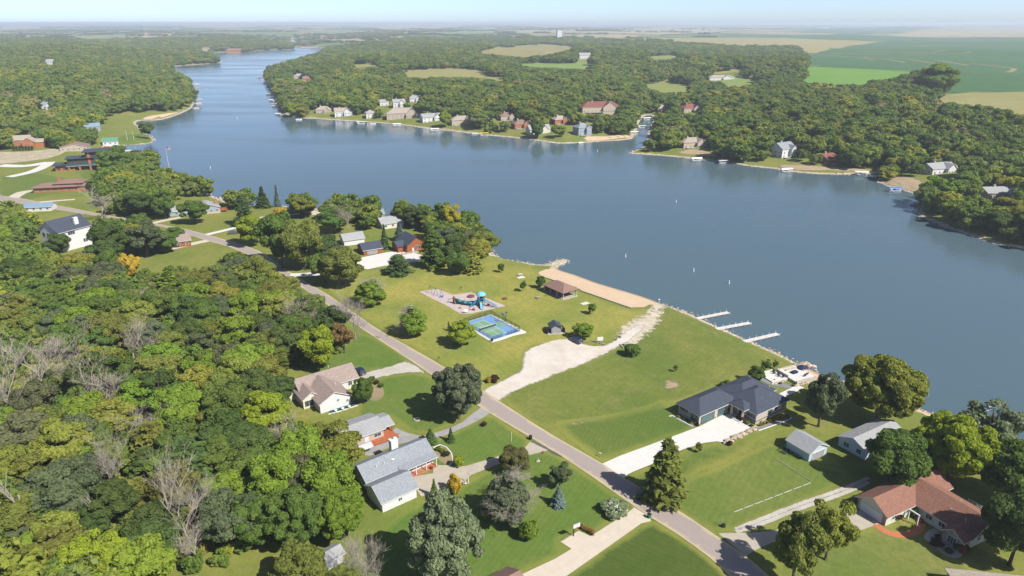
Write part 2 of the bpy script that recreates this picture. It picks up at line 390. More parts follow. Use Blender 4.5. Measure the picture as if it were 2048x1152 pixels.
# ---------------------------------------------------------------- sheets laid on the ground
def sheet(name, outline, material, lift=.05, step=2.5, sm=3, world=False, edge_in=None, kind='structure', label=None, cat=None):
    P = np.array([q[:2] for q in outline], float) if world else np.array([G(*q)[:2] for q in outline])
    if sm > 1: P = smooth(P, sm)
    lo, hi = P.min(0), P.max(0)
    gx, gy = np.meshgrid(np.arange(lo[0], hi[0], step), np.arange(lo[1], hi[1], step)); gx = gx.ravel() + step * .37; gy = gy.ravel() + step * .41
    k = inside(gx, gy, P); gx, gy = gx[k], gy[k]
    d = shore_dist(gx, gy, P) if len(gx) else np.zeros(0); k = d > step * .4; gx, gy, d = gx[k], gy[k], d[k]
    n = len(P); vs = [Vector(q) for q in P] + [Vector(q) for q in zip(gx, gy)]
    r = delaunay_2d_cdt(vs, [(i, (i + 1) % n) for i in range(n)], [], 1, 1e-4)
    V = np.array([(q.x, q.y) for q in r[0]]); z = height(V[:, 0], V[:, 1]) + lift
    tri = np.array([f for f in r[2] if len(f) == 3], int)
    a, b, c = V[tri[:, 0]], V[tri[:, 1]], V[tri[:, 2]]
    flip = ((b[:, 0]-a[:, 0])*(c[:, 1]-a[:, 1]) - (b[:, 1]-a[:, 1])*(c[:, 0]-a[:, 0])) < 0
    tri[flip] = tri[flip][:, ::-1]
    me = npmesh(name, np.column_stack([V, z]), tri, [material])
    e = shore_dist(V[:, 0], V[:, 1], P) / (edge_in or step)
    at = me.attributes.new('edge', 'FLOAT', 'POINT'); at.data.foreach_set('value', np.clip(e, 0, 1).astype(np.float32))
    o = bpy.data.objects.new(name, me); COL.objects.link(o); return props(o, label, cat, None, kind)
def strip(name, centre, width, material, lift=.05, step=1.5, edge_in=None, world=False):
    """a band of given width (m) along a line of photo pixels"""
    P = np.array([q[:2] for q in centre], float) if world else np.array([G(*q)[:2] for q in centre])
    Q = []
    for i in range(len(P) - 1):
        a = P[max(i - 1, 0)]; b = P[i]; c = P[i + 1]; d = P[min(i + 2, len(P) - 1)]
        for k in range(4):
            t = k / 4; Q.append(.5 * ((2*b) + (c-a)*t + (2*a-5*b+4*c-d)*t*t + (3*b-a-3*c+d)*t**3))
    Q.append(P[-1]); Q = np.array(Q); T = np.gradient(Q, axis=0); T /= np.linalg.norm(T, axis=1)[:, None]; N = np.column_stack([-T[:, 1], T[:, 0]])
    wv = np.asarray(width if not np.isscalar(width) else [width] * len(Q)); 
    if len(wv) != len(Q): wv = np.interp(np.linspace(0, 1, len(Q)), np.linspace(0, 1, len(wv)), wv)
    L = Q + N * wv[:, None] / 2; R = Q - N * wv[:, None] / 2
    return sheet(name, list(map(tuple, L)) + list(map(tuple, R[::-1])), material, lift, step, 1, True, edge_in)

# ---------------------------------------------------------------- the ground, the lake
def build_terrain():
    ny, nx = XX.shape; V = np.column_stack([XX.ravel(), YY.ravel(), HH.ravel()])
    j, i = np.meshgrid(np.arange(ny - 1), np.arange(nx - 1), indexing='ij'); a = (j * nx + i).ravel(); b = a + 1; c = b + nx; d = a + nx
    F = np.concatenate([np.column_stack([a, b, c]), np.column_stack([a, c, d])])
    o = bpy.data.objects.new('ground', npmesh('ground', V, F, [grass('ground_grass', shore=True, fields=True)], smooth_=True)); COL.objects.link(o); props(o, kind='structure')
build_terrain()
def water_mat():
    t = NT('lake_water')
    n1 = t.noise(2.6, 4, .6, stretch=(1, .5, 1)); n2 = t.noise(.7, 3, .6); n3 = t.noise(70, 5, .65, stretch=(.22, 1, 1)); n4 = t.noise(340, 4, .6, stretch=(.5, 1, 1))
    hgt = t.math('ADD', n1, t.math('MULTIPLY', n2, .35))
    col = t.mix(t.ramp(n4, [(.35, 0), (.65, 1)]), (.056, .094, .122), (.064, .100, .114))
    rough = t.math('ADD', t.ramp(n3, [(.36, .07), (.66, .22)]), 0.0)
    b = t.n('ShaderNodeBump'); b.inputs['Distance'].default_value = .10; t.l(hgt, b.inputs['Height']); t.l(t.ramp(t.math('ADD', n3, t.math('MULTIPLY', n4, .4)), [(.5, .30), (.85, .75)]), b.inputs['Strength'])
    t.bsdf(col, rough, b.outputs[0], spec=.5).inputs['IOR'].default_value = 1.333
    return t.m
wmb = MB(); lo = LAKE.min(0) - 30; hi = LAKE.max(0) + 30
wmb.add([(lo[0], lo[1], 0), (hi[0], lo[1], 0), (hi[0], hi[1], 0), (lo[0], hi[1], 0)], [(0, 1, 2, 3)])
wmb.build('lake_water', water_mat(), kind='structure')

# ---------------------------------------------------------------- fields, lawns, road, drives, beach
def field(name, px, c1, c2, lift=.5, step=30, size=18, row=None, sm=2):
    t = NT(name + '_crop'); col = t.mix(t.ramp(t.noise(size, 7, .65), [(.35, 0), (.66, 1)]), c1, c2)
    col = t.mix(t.ramp(t.noise(size * 6, 4), [(.4, 0), (.7, .5)]), col, scl(c2, .8))
    if row:
        w_ = t.n('ShaderNodeTexWave'); mp = t.n('ShaderNodeMapping'); mp.inputs['Rotation'].default_value = (0, 0, math.radians(row[0]))
        t.l(t.pos(), mp.inputs[0]); t.l(mp.outputs[0], w_.inputs[0]); w_.inputs['Scale'].default_value = math.pi / (10 * row[1]); w_.inputs['Distortion'].default_value = 1.5
        col = t.mix(t.math('MULTIPLY', w_.outputs[1], .35), col, scl(c1, .75))
    t.bsdf(col, .95, spec=.1)
    return sheet(name, px, t.m, lift, step, sm)
TAN1, TAN2 = (.235, .205, .085), (.30, .25, .12)
SOY1, SOY2 = (.045, .105, .040), (.060, .125, .045)
field('corn_field', [(945,104),(1000,93),(1080,87),(1140,90),(1152,97),(1090,108),(1045,117),(1010,113)], TAN1, (.21,.20,.075), row=(40, 9))
field('corn_field', [(803,137),(900,134),(965,137),(970,149),(1012,153),(1010,166),(985,160),(950,156),(870,155),(815,158)], (.20,.20,.07), (.25,.22,.09), row=(20, 8))
field('hay_field', [(1025,127),(1090,124),(1175,125),(1192,132),(1175,139),(1100,137),(1040,132)], (.13,.20,.045), (.16,.22,.06))
field('corn_field', [(1200,82),(1300,77),(1500,75.5),(1640,79),(1757,83.5),(1700,91),(1660,99),(1594,110),(1560,106),(1480,100),(1330,88)], TAN1, (.27,.24,.10), row=(70, 12))
field('bean_field', [(1440,73),(1500,68),(1760,71),(1925,76),(1850,79),(1757,83),(1640,79),(1500,75.5)], (.045,.105,.05), (.06,.12,.05), step=60)
field('bean_field', [(1594,110),(1660,99),(1700,91),(1757,83),(1850,78),(2060,74),(2200,74),(2200,185),(2048,184),(1880,186),(1840,150),(1838,146),(1620,134),(1590,122)], SOY1, SOY2, row=(65, 10), step=45)
field('hay_field', [(1600,134),(1690,137),(1800,142),(1840,147),(1850,160),(1760,172),(1715,178),(1620,174),(1580,163),(1610,150)], (.105,.205,.035), (.125,.225,.045))
field('corn_field', [(1790,207),(1850,196),(1960,184),(2200,182),(2200,245),(2060,240),(1990,228),(1900,215)], (.25,.225,.095), (.19,.185,.065), row=(15, 9))
field('corn_field', [(1780,71),(1870,57.5),(2060,57),(2200,58),(2200,72),(1925,74)], (.30,.245,.14), (.26,.22,.12), step=90)
field('bean_field', [(1600,64),(1640,55.5),(1870,53.5),(1865,58),(1780,69)], (.035,.10,.06), (.045,.115,.06), step=120)
field('corn_field', [(640,77),(700,72),(805,73),(775,80),(690,86),(640,83)], (.32,.25,.14), (.26,.23,.11), step=60)
field('corn_field', [(1000,61),(1200,55.5),(1430,57),(1420,66),(1200,66.5),(1010,65)], (.30,.25,.15), (.26,.23,.12), step=120)
field('hay_field', [(284,64),(352,64),(350,70),(300,75),(284,73)], (.34,.28,.15), (.28,.25,.12), step=60)
field('meadow', [(1275,168),(1330,159),(1385,168),(1380,186),(1320,186),(1295,178)], (.15,.19,.05), (.19,.20,.06))
field('meadow', [(1430,164),(1500,151),(1525,156),(1515,172),(1450,176)], (.14,.20,.05), (.17,.21,.06))
field('meadow', [(1420,144),(1480,135),(1505,139),(1440,149)], (.22,.21,.06), (.18,.20,.06))
field('meadow', [(500,92),(560,91),(655,86),(680,88),(630,95),(560,95)], (.12,.18,.06), (.16,.19,.07), step=60)
FIELDS2 = [([(0,53),(60,51),(88,55),(50,60),(0,60)], TAN1, TAN2), ([(350,49),(520,47.5),(545,51),(380,54)], (.30,.25,.14), (.26,.22,.12)), ([(860,63),(985,60.5),(995,66),(880,68)], (.12,.18,.06), (.16,.19,.07)), ([(1130,71),(1250,67),(1335,70),(1240,76)], (.27,.23,.11), (.31,.26,.13)),
 ([(620,62),(700,60),(745,64),(640,68)], (.11,.18,.06), (.15,.19,.07)), ([(735,53),(900,50.5),(925,55),(765,58)], (.30,.25,.14), (.26,.23,.12)), ([(150,72),(215,70),(240,76),(170,79)], (.15,.20,.07), (.18,.2,.08)), ([(1290,112),(1345,108),(1370,114),(1310,120)], (.15,.19,.05), (.19,.20,.06)), ([(700,128),(745,124),(760,131),(715,136)], (.18,.20,.06), (.22,.21,.07))]
for q in FIELDS2: field('far_field', q[0], q[1], q[2], step=90 if q[0][0][1] < 80 else 30)
TERR = gravel('terrace_grass', (.30, .27, .14), (.24, .23, .10), cell=1.5, big=40)
for ln in ([(1698,97),(1812,101),(1896,101)], [(1715,102.5),(1847,106),(1892,101)], [(1802,109),(1917,108),(1941,104)], [(1809,94),(1847,91),(1929,92)],
           [(1597,109),(1680,113),(1750,121.5)], [(1726,114.6),(1778,120),(1811,126)], [(1778,116),(1830,121.5),(1875,128.5)], [(1868,121.5),(1937,132)],
           [(1941,128),(2021,137),(2024,142),(2014,146)], [(1785,142),(1847,144),(1969,146)], [(1660,107),(1780,110)]):
    strip('grass_waterway', ln, 9, TERR, .9, 12)
LAWN_D = grass('lawn_striped', (.080, .130, .024), (.115, .150, .031), (.18, .175, .055), .2, (22, 1.1), .10, bits=.4)
LAWN_S = grass('lawn_deep', (.056, .092, .016), (.075, .105, .020), (.14, .14, .05), .2, (-58, 1.3), .08, bits=.45)
LAWN_P = grass('lawn_slope', (.105, .145, .028), (.175, .185, .042), (.27, .215, .10), .45, (35, 1.6), .05)
sheet('lawn', [(1003,792),(1050,768),(1126,742),(1200,714),(1257,684),(1300,655),(1325,616),(1330,612),(1400,642),(1450,664),(1530,700),(1590,730),(1560,745),(1510,760),(1470,757),(1350,806),(1200,842),(1112,852),(1072,848)], LAWN_P, .04, edge_in=2.6)
LAWN_K = grass('lawn_park', (.150, .190, .036), (.31, .27, .063), (.34, .27, .13), .32, (-30, 2.0), .04)
sheet('lawn', [(640,548),(735,541),(870,529),(985,512),(1070,533),(1085,553),(1160,583),(1263,619),(1316,613),(1255,668),(1230,682),(1163,686),(1074,690),(1050,705),(1046,738),(1000,768),(965,784),(920,752),(856,714),(744,650),(680,604)], LAWN_K, .035, edge_in=3)
LAWN_M = grass('lawn_fresh', (.090, .150, .026), (.125, .165, .035), (.22, .19, .07), .34, (28, 1.3), .09, bits=.45)
sheet('lawn', [(1110,851),(1204,926),(1243,911),(1345,875),(1397,853),(1353,829),(1330,800),(1290,812),(1200,832),(1150,838)], LAWN_D, .045, edge_in=5)
sheet('lawn', [(1253,958),(1366,901),(1430,886),(1505,859),(1575,837),(1605,842),(1600,858),(1540,868),(1450,925),(1400,942),(1350,975),(1338,1006),(1290,980)], LAWN_D, .045, edge_in=5)
sheet('lawn', [(1120,1170),(1198,1106),(1290,1047),(1310,1045),(1355,1071),(1422,1121),(1470,1175),(1440,1230),(1080,1230)], LAWN_S, .045, edge_in=2.6)
sheet('lawn', [(868,940),(930,936),(1045,900),(1062,886),(1015,852),(975,830),(925,858),(886,876),(858,884)], LAWN_M, .045, edge_in=2.6)
sheet('lawn', [(745,1080),(850,1000),(930,968),(1000,930),(1092,902),(1218,981),(1256,1008),(1180,1070),(1150,1060),(1115,1085),(1138,1098),(1108,1117),(1035,1150),(950,1200),(720,1200)], LAWN_M, .045, edge_in=2.6)
sheet('lawn', [(1370,965),(1450,930),(1560,885),(1640,930),(1700,945),(1620,1000),(1520,1038),(1440,1064),(1345,1008)], grass('lawn_plain', (.100,.150,.028), (.155,.180,.042), (.21,.185,.07), .25, (33, 1.5), .07), .045, edge_in=2.6)
sheet('lawn', [(1680,1062),(1720,1064),(1760,1050),(1800,1072),(1850,1075),(1900,1118),(1960,1130),(1900,1200),(1640,1200),(1600,1120)], grass('lawn_dry', (.105,.150,.030), (.175,.180,.05), (.23,.19,.08), .35), .045, edge_in=2.6)
sheet('lawn', [(610,745),(690,690),(730,668),(818,722),(740,740),(700,735)], LAWN_M, .045, edge_in=2.6)
sheet('lawn', [(705,845),(752,760),(860,752),(950,810),(955,815),(900,850),(842,868),(800,850),(770,830)], LAWN_M, .045, edge_in=2.6)
sheet('lawn', [(20,352),(60,346),(100,350),(160,360),(160,345),(240,330),(250,350),(60,400),(0,395),(0,355)], grass('lawn_estate', (.105,.155,.032), (.14,.17,.038), (.17,.18,.05), .1, (70, 2.2), .12), .05, edge_in=2.6)
sheet('lawn', [(240,290),(292,287),(305,281),(300,275),(290,268),(250,270),(232,280)], MATS['lawn_fresh'], .05, edge_in=2.6)

# the road: grey-tan chip seal with paler worn edges
def road_mat():
    t = NT('road_surface'); col = t.mix(t.ramp(t.noise(.22, 3, .8), [(.3, 0), (.7, 1)]), (.215, .185, .168), (.295, .255, .235))
    col = t.mix(t.ramp(t.noise(9, 6, .6, stretch=(.5, .35, 1)), [(.4, 0), (.7, .6)]), col, (.235, .195, .17))
    col = t.mix(t.ramp(t.noise(3.2, 8, .7), [(.66, 0), (.74, .7)]), col, (.13, .12, .115))
    e = t.math('ADD', t.attr('edge').outputs['Fac'], t.math('MULTIPLY', t.math('SUBTRACT', t.noise(1.2, 5, .7), .5), .8))
    col = t.mix(t.ramp(e, [(.25, 1), (.75, 0)]), col, (.355, .295, .19))
    t.bsdf(col, .92, t.bump(t.noise(.1, 2), .3, .02), spec=.2); return t.m
ROAD_L = [(-60,398),(17,404),(97,417),(160,427),(218,436),(315,452),(372,468),(415,482),(458,494),(520,521),(567,551),(640,600),(719,655),(758,680),(817,719),(870,755),(958,813),(1018,850),(1125,914),(1220,979),(1296,1032),(1355,1069),(1422,1118),(1456,1150),(1520,1210)]
ROAD_R = [(-60,385),(43,397),(86,406),(143,416),(200,428),(286,443),(361,456),(415,470),(458,482),(520,503),(579,544),(660,592),(744,651),(797,682),(856,715),(920,754),(990,797),(1072,850),(1140,891),(1204,927),(1247,956),(1346,1014),(1418,1062),(1492,1113),(1534,1149),(1600,1210)]
sheet('road', ROAD_L + ROAD_R[::-1], road_mat(), .09, 1.8, 2, edge_in=.9)
WHITE_C = concrete('white_concrete', (.66, .645, .61), 3.6, -34, .14)
CREAM_C = concrete('cream_concrete', (.60, .53, .43), 3.2, -38, .2)
TAN_C = concrete('tan_concrete', (.47, .42, .34), 3.2, -25, .3)
GRAV = gravel('white_gravel', (.56, .51, .45), (.66, .60, .54), True, cell=.22, amount=.62, c3=(.45, .40, .32), g=(.18, .18, .06))
GRAV2 = gravel('grey_gravel', (.42, .39, .34), (.56, .52, .46), True, cell=.22, amount=.5, c3=(.36, .33, .27), g=(.15, .17, .05))
PATCHY = gravel('patchy_gravel', (.52, .46, .36), (.62, .56, .45), True, cell=.25, amount=1.5, big=3.0, c3=(.33, .29, .17), g=(.20, .19, .07))
ASPH = gravel('grey_asphalt', (.30, .295, .285), (.37, .36, .345), False, big=2.5, c3=(.22, .215, .21))
SAND = gravel('beach_sand', (.57, .43, .29), (.63, .48, .33), True, cell=.3, amount=.25, c3=(.52, .39, .265), g=(.34, .27, .16), wet=True)
sheet('driveway', [(1399,853),(1441,832),(1455,829),(1478,834),(1511,854),(1503,857),(1447,884.5),(1433,883),(1408,886),(1366,899),(1300,930),(1268,943),(1254,950),(1248,957.5),(1203,928.5),(1240,912),(1300,890),(1346,873)], WHITE_C, .075, 2, 1)
sheet('driveway', [(1259,1009),(1268,1016),(1256,1025),(1181,1073),(1157,1062),(1121,1084),(1143,1098),(1110,1118),(1037,1152),(960,1200),(1060,1200),(1134,1152),(1198,1107),(1283,1047),(1302,1043),(1299,1034)], CREAM_C, .075, 2, 1)
sheet('driveway', [(1060,884),(1049,897),(993,914),(931,933),(887,931),(868,930),(866,947),(820,955),(832,979),(843,994),(856,988),(900,975),(928,964),(943,950),(996,929),(1060,910),(1093,902),(1100,898)], TAN_C, .075, 2, 1)
sheet('driveway', [(962,815),(924,845),(885,861),(841,872),(802,861),(792,856),(770,872),(742,893),(720,905),(740,912),(790,890),(844,881),(885,873),(924,857),(978,828)], ASPH, .075, 2, 2)
sheet('driveway', [(818,721),(781,731),(740,741),(716,752),(727,763),(753,759),(794,750),(836,747),(868,757)], GRAV2, .075, 2, 2, edge_in=2)
sheet('gravel_lot', [(1038,737),(1045,704),(1068,691),(1105,679),(1136,676),(1163,685),(1199,690),(1226,680),(1250,660),(1282,646),(1296,652),(1276,672),(1258,687),(1238,697),(1199,717),(1153,737),(1126,747),(1084,764),(1046,780),(1014,796),(998,805),(956,782),(968,776),(992,764),(1018,751)], GRAV, .06, 1.4, 3, edge_in=3.0)
sheet('gravel_path', [(1226,678),(1240,648),(1276,630),(1296,616),(1302,604),(1332,604),(1336,624),(1318,656),(1292,680),(1258,694)], PATCHY, .055, 1.2, 3, edge_in=5.5)
sheet('beach', [(1072,547),(1092,556),(1151,575),(1160,581),(1263,617),(1300,611),(1322,609),(1326,600),(1285,584),(1235,569),(1190,556),(1150,542),(1122,533),(1100,536),(1082,541)], SAND, .07, 2, 2, edge_in=1.2)
sheet('beach', [(1567,742),(1600,733),(1618,728),(1645,738),(1672,755),(1690,764),(1664,763),(1640,762),(1612,757)], SAND, .06, 2, 2, edge_in=1.5)
sheet('beach', [(1800,806),(1818,802),(1880,828),(1920,848),(1870,842),(1835,824)], SAND, .06, 2, 2, edge_in=1.5)
MULCH = gravel('playground_mulch', (.44, .37, .36), (.54, .46, .46), False, cell=.3, big=4, c3=(.47, .36, .33))
sheet('playground_ground', [(838,583.5),(875,578),(906,590),(942,585),(1012,612),(940,628),(922,628)], MULCH, .07, 2, 1)
sheet('driveway', [(1436,1067),(1492,1113),(1512,1100),(1545,1085),(1640,1062),(1683,1059),(1719,1062),(1762,1047),(1723,1020),(1682,1030),(1640,1040),(1545,1062),(1500,1066)], TAN_C, .075, 2, 1)
for off in (-4, 5):
    strip('gravel_track', [(1470,1062+off*.6),(1530,1040+off),(1600,1012+off),(1670,988+off),(1715,970+off),(1738,958+off)], 1.7, GRAV2, .06, .8, .8)
BRICKP = gravel('red_paver', (.50, .17, .085), (.58, .215, .11), False, cell=.2, big=2)
strip('brick_walk', [(1753,1049),(1762,1058),(1778,1067),(1804,1070),(1826,1066),(1838,1058),(1843,1046)], 1.7, BRICKP, .085, .6)
BEDG = gravel('bed_gravel', (.46, .41, .34), (.56, .51, .43), False, cell=.2)
sheet('gravel_bed', [(1867,1057),(1848,1073),(1861,1088),(1894,1112),(1916,1116),(1925,1108),(1905,1092),(1887,1072)], BEDG, .06, 1.5, 3)
DARKG = gravel('dark_gravel', (.20, .21, .22), (.29, .30, .31), False, cell=.2)
sheet('gravel_bed', [(1517,755),(1529,744),(1540,750),(1548,762),(1596,774),(1592,779),(1548,772),(1525,763)], DARKG, .06, 1.5, 2)
strip('garden_path', [(1602,773),(1585,781),(1562,792)], 2.2, WHITE_C, .08, 1)
sheet('driveway', [(714,517),(773,505),(806,501),(847,511),(838,523),(768,532),(735,539),(715,535)], WHITE_C, .075, 2.5, 1)
strip('driveway', [(580,551),(610,550),(645,546)], 5, WHITE_C, .1, 2)
for ln, wd, mt in (([(412,470),(445,462),(478,454)], 3.6, WHITE_C), ([(245,436),(280,430),(312,425)], 3.2, CREAM_C), ([(300,448),(335,440),(366,434)], 4.2, CREAM_C),
                   ([(340,498),(380,489),(418,481)], 4.5, CREAM_C), ([(0,331),(50,332),(98,325)], 9, WHITE_C), ([(100,324),(88,333),(62,344),(18,354)], 7.5, WHITE_C),
                   ([(75,405),(110,402),(150,399)], 3.5, CREAM_C), ([(20,400),(45,385),(75,382)], 7, CREAM_C), ([(617,422),(632,426),(650,433)], 8, CREAM_C), ([(520,436),(545,432),(600,428)], 3.5, CREAM_C)):
    strip('driveway', ln, wd, mt, .085, 2)
RUBB = gravel('terrace_stone', (.42, .345, .25), (.52, .45, .35), False, cell=1.2, big=6, c3=(.20, .21, .08))
sheet('stone_terrace', [(0,304),(60,303),(125,296),(132,303),(92,318),(0,328),(-30,328),(-30,304)], RUBB, .07, 4, 2)
DIRT = gravel('bare_soil', (.36, .27, .17), (.44, .34, .22), True, cell=.3, amount=.9, g=(.16, .18, .05))
sheet('dirt_patch', [(1322,768),(1335,758),(1358,762),(1366,772),(1350,780),(1330,779)], DIRT, .055, 1.2, 3, edge_in=3)
sheet('dirt_patch', [(1130,848),(1170,838),(1215,828),(1220,832),(1180,846),(1140,855)], DIRT, .055, 1.2, 3, edge_in=3)
sheet('dirt_patch', [(880,745),(905,742),(930,748),(925,756),(890,756)], DIRT, .055, 1.2, 3, edge_in=3)
sheet('bank', [(1345,306),(1385,296),(1440,308),(1440,316),(1380,311)], DIRT, .1, 4, 2, edge_in=8)
sheet('bank', [(1560,328),(1650,332),(1745,340),(1740,346),(1620,344),(1560,338)], DIRT, .1, 4, 2, edge_in=6)
sheet('bank', [(1765,365),(1800,352),(1850,362),(1850,382),(1828,386),(1775,372)], DIRT, .1, 4, 2, edge_in=6)
sheet('bank', [(1170,272),(1215,272),(1255,270),(1265,276),(1230,279),(1170,283)], SAND, .1, 4, 2, edge_in=5)
sheet('bank', [(590,232),(640,235),(720,240),(860,253),(960,264),(960,267),(860,256),(720,242),(620,236)], SAND, .1, 3, 2, edge_in=4)
sheet('bank', [(282,236),(320,228),(350,222),(372,216),(384,208),(384,213),(370,222),(345,231),(318,238),(285,240)], SAND, .1, 4, 2, edge_in=6)

TAR = gravel('tar_seam', (.10, .095, .09), (.14, .13, .125), False)
strip('road_seam', [(1064,882),(1078,890),(1096,899),(1108,906),(1124,914)], [.5, .9, .6, 1.0, .4], TAR, .1, .5)
strip('road_seam', [(1270,993),(1278,999),(1284,1001)], [.3, 1.4, .3], TAR, .1, .5); strip('road_seam', [(1430,1101),(1436,1104),(1441,1105)], [.2, .7, .2], TAR, .1, .4); strip('road_seam', [(750,672),(756,675),(762,676)], [.2, .6, .2], TAR, .1, .4)

# ---------------------------------------------------------------- trees
def leaf_mat(name, mass=False, vary=.30):
    t = NT(name); lv = t.attr('lv').outputs['Fac']
    if mass:
        rnd = t.n('ShaderNodeObjectInfo').outputs['Random']
        base = t.ramp(rnd, [(0, (0.137, 0.230, 0.053)), (.20, (0.192, 0.300, 0.057)), (.40, (0.165, 0.255, 0.069)), (.58, (0.257, 0.336, 0.061)), (.76, (0.234, 0.293, 0.095)), (.90, (0.331, 0.386, 0.063)), (.97, (0.422, 0.414, 0.063)), (1, (0.388, 0.347, 0.189))])
        zone = t.ramp(t.noise(120, 3), [(.38, 0), (.62, 1)]); base = t.mix(t.math('MULTIPLY', zone, .5), base, t.mix(.55, base, (.115, .135, .025)))
    else:
        base = t.n('ShaderNodeObjectInfo').outputs['Color']
    k = t.ramp(lv, [(0, 1 - vary), (1, 1 + vary * .75)]); k.node.color_ramp.elements[1].color = (1.0, 1.0, 1.0, 1)
    col = t.mix(1.0, base, k, 'MULTIPLY')
    hue = t.mix(t.math('MULTIPLY', lv, .22), col, (.17, .17, .02)); 
    d = t.n('ShaderNodeBsdfDiffuse'); tr = t.n('ShaderNodeBsdfTranslucent'); m = t.n('ShaderNodeMixShader'); m.inputs[0].default_value = .40
    t.l(hue, d.inputs[0]); t.l(hue, tr.inputs[0]); t.l(d.outputs[0], m.inputs[1]); t.l(tr.outputs[0], m.inputs[2]); t.l(m.outputs[0], t.out.inputs['Surface'])
    MATS[name] = t.m; return t.m
LEAF = leaf_mat('leaf'); LEAF_MASS = leaf_mat('leaf_mass', True)
BARK = plain('bark', (.135, .105, .075), .9, .3, .4); GREYBARK = plain('grey_bark', (.42, .37, .30), .9, .25, .5); TWIG = plain('twig', (.36, .32, .27), .9, .25, .5)
def unit(a): return a / (np.linalg.norm(a, axis=-1, keepdims=True) + 1e-9)
def leaves(P, N, S, rng, stretch=1.5):
    """rhombic leaf sprays at P facing N, size S"""
    n = len(P); r = unit(rng.normal(size=(n, 3))); a = unit(np.cross(N, r)); b = np.cross(N, a)
    a = a * (S * stretch * .5)[:, None]; b = b * (S * .5)[:, None]
    nn = N * (S * .16)[:, None]
    V = np.stack([P + a - nn, P + b + nn * .4, P - a - nn, P - b + nn * .4], 1).reshape(-1, 3)
    return V, np.arange(4 * n).reshape(n, 4)
def crown_broad(seed, W=10.0, H=12.0, z0=2.2, nl=48, npl=210, size=.5, shape='dome', lump=1.0, up=.35, holes=0.0, fade=0):
    rng = np.random.default_rng(seed); C = []; R = []
    for i in range(nl):
        d = unit(rng.normal(size=3)); d[2] = d[2] * .8 + .1; d = unit(d); f = rng.uniform(.42, .86)
        zc = z0 + (H - z0) * (.5 + .5 * d[2] * f); t = (zc - z0) / (H - z0)
        if shape == 'dome': rad = 1.0
        elif shape == 'cone': rad = 1.12 * (1 - .72 * t)
        elif shape == 'vase': rad = .62 + .5 * t
        else: rad = .85 + .25 * math.sin(math.pi * t)
        hr = math.hypot(d[0], d[1]); C.append([d[0] * f * W / 2 * rad, d[1] * f * W / 2 * rad, zc])
        R.append(W * .5 * rng.uniform(.20, .36) * lump * (.75 if shape == 'cone' and t > .6 else 1))
    C = np.array(C); R = np.array(R); ctr = np.array([0, 0, z0 + (H - z0) * .42])
    idx = rng.choice(nl, nl * npl, p=R ** 2 / np.sum(R ** 2)); n = len(idx)
    out = unit(C[idx] - ctr); d = unit(rng.normal(size=(n, 3)) + out * .75 + np.array([0, 0, up])); sq = np.array([1.12, 1.12, .8])
    P = C[idx] + d * sq * (R[idx] * rng.uniform(.70, 1.08, n))[:, None]
    P[:, 2] = np.maximum(P[:, 2], z0 * .7)
    if holes > 0:
        k = rng.random(n) > holes * (np.sin(P[:, 0] * 1.3) * np.sin(P[:, 1] * 1.1 + 1) * np.sin(P[:, 2] * 1.2) > .1); P, d, idx = P[k], d[k], idx[k]; n = len(P)
    if fade:
        k = rng.random(n) > np.clip((P[:, 2] / H - .55) / .42, 0, .96); P, d, idx = P[k], d[k], idx[k]; n = len(P)
    N = unit(d + rng.normal(size=(n, 3)) * .55); S = size * rng.uniform(.6, 1.35, n)
    V, F = leaves(P, N, S, rng); lob = rng.uniform(0, 1, nl)
    lv = np.clip(.5 * lob[idx] + .5 * rng.random(n), 0, 1); return V, F, lv
def crown_spruce(seed, W=5.0, H=12.0, z0=.5, levels=34, size=.42, taper=1.0, droop=.35, gap=0.0, nb=13, per=13):
    rng = np.random.default_rng(seed); P = []; N = []; L = []
    for i in range(levels):
        t = i / (levels - 1); z = z0 + (H - z0) * t; r = W / 2 * max(.03, (1 - t) ** taper) * rng.uniform(.8, 1.1)
        if gap and rng.random() < gap: r *= .55
        for k in range(max(4, int(nb * (1 - .55 * t)))):
            a = rng.uniform(0, 2 * math.pi); rr = r * rng.uniform(.65, 1.1); lb = rng.random()
            s = np.linspace(.18, 1, per) + rng.normal(size=per) * .03
            x = np.cos(a) * rr * s; y = np.sin(a) * rr * s; zz = z - droop * rr * s ** 1.4 + rng.normal(size=per) * .10
            side = rng.normal(size=per) * .16 * rr * s
            P.append(np.column_stack([x - np.sin(a) * side, y + np.cos(a) * side, zz])); N.append(np.column_stack([np.cos(a) * .35 * np.ones(per), np.sin(a) * .35 * np.ones(per), np.ones(per)])); L.append(np.full(per, lb))
    P = np.concatenate(P); N = unit(np.concatenate(N) + rng.normal(size=(len(P), 3)) * .5); lv = np.clip(.6 * np.concatenate(L) + .4 * rng.random(len(P)), 0, 1)
    V, F = leaves(P, N, size * rng.uniform(.6, 1.35, len(P)), rng, 2.0); return V, F, lv
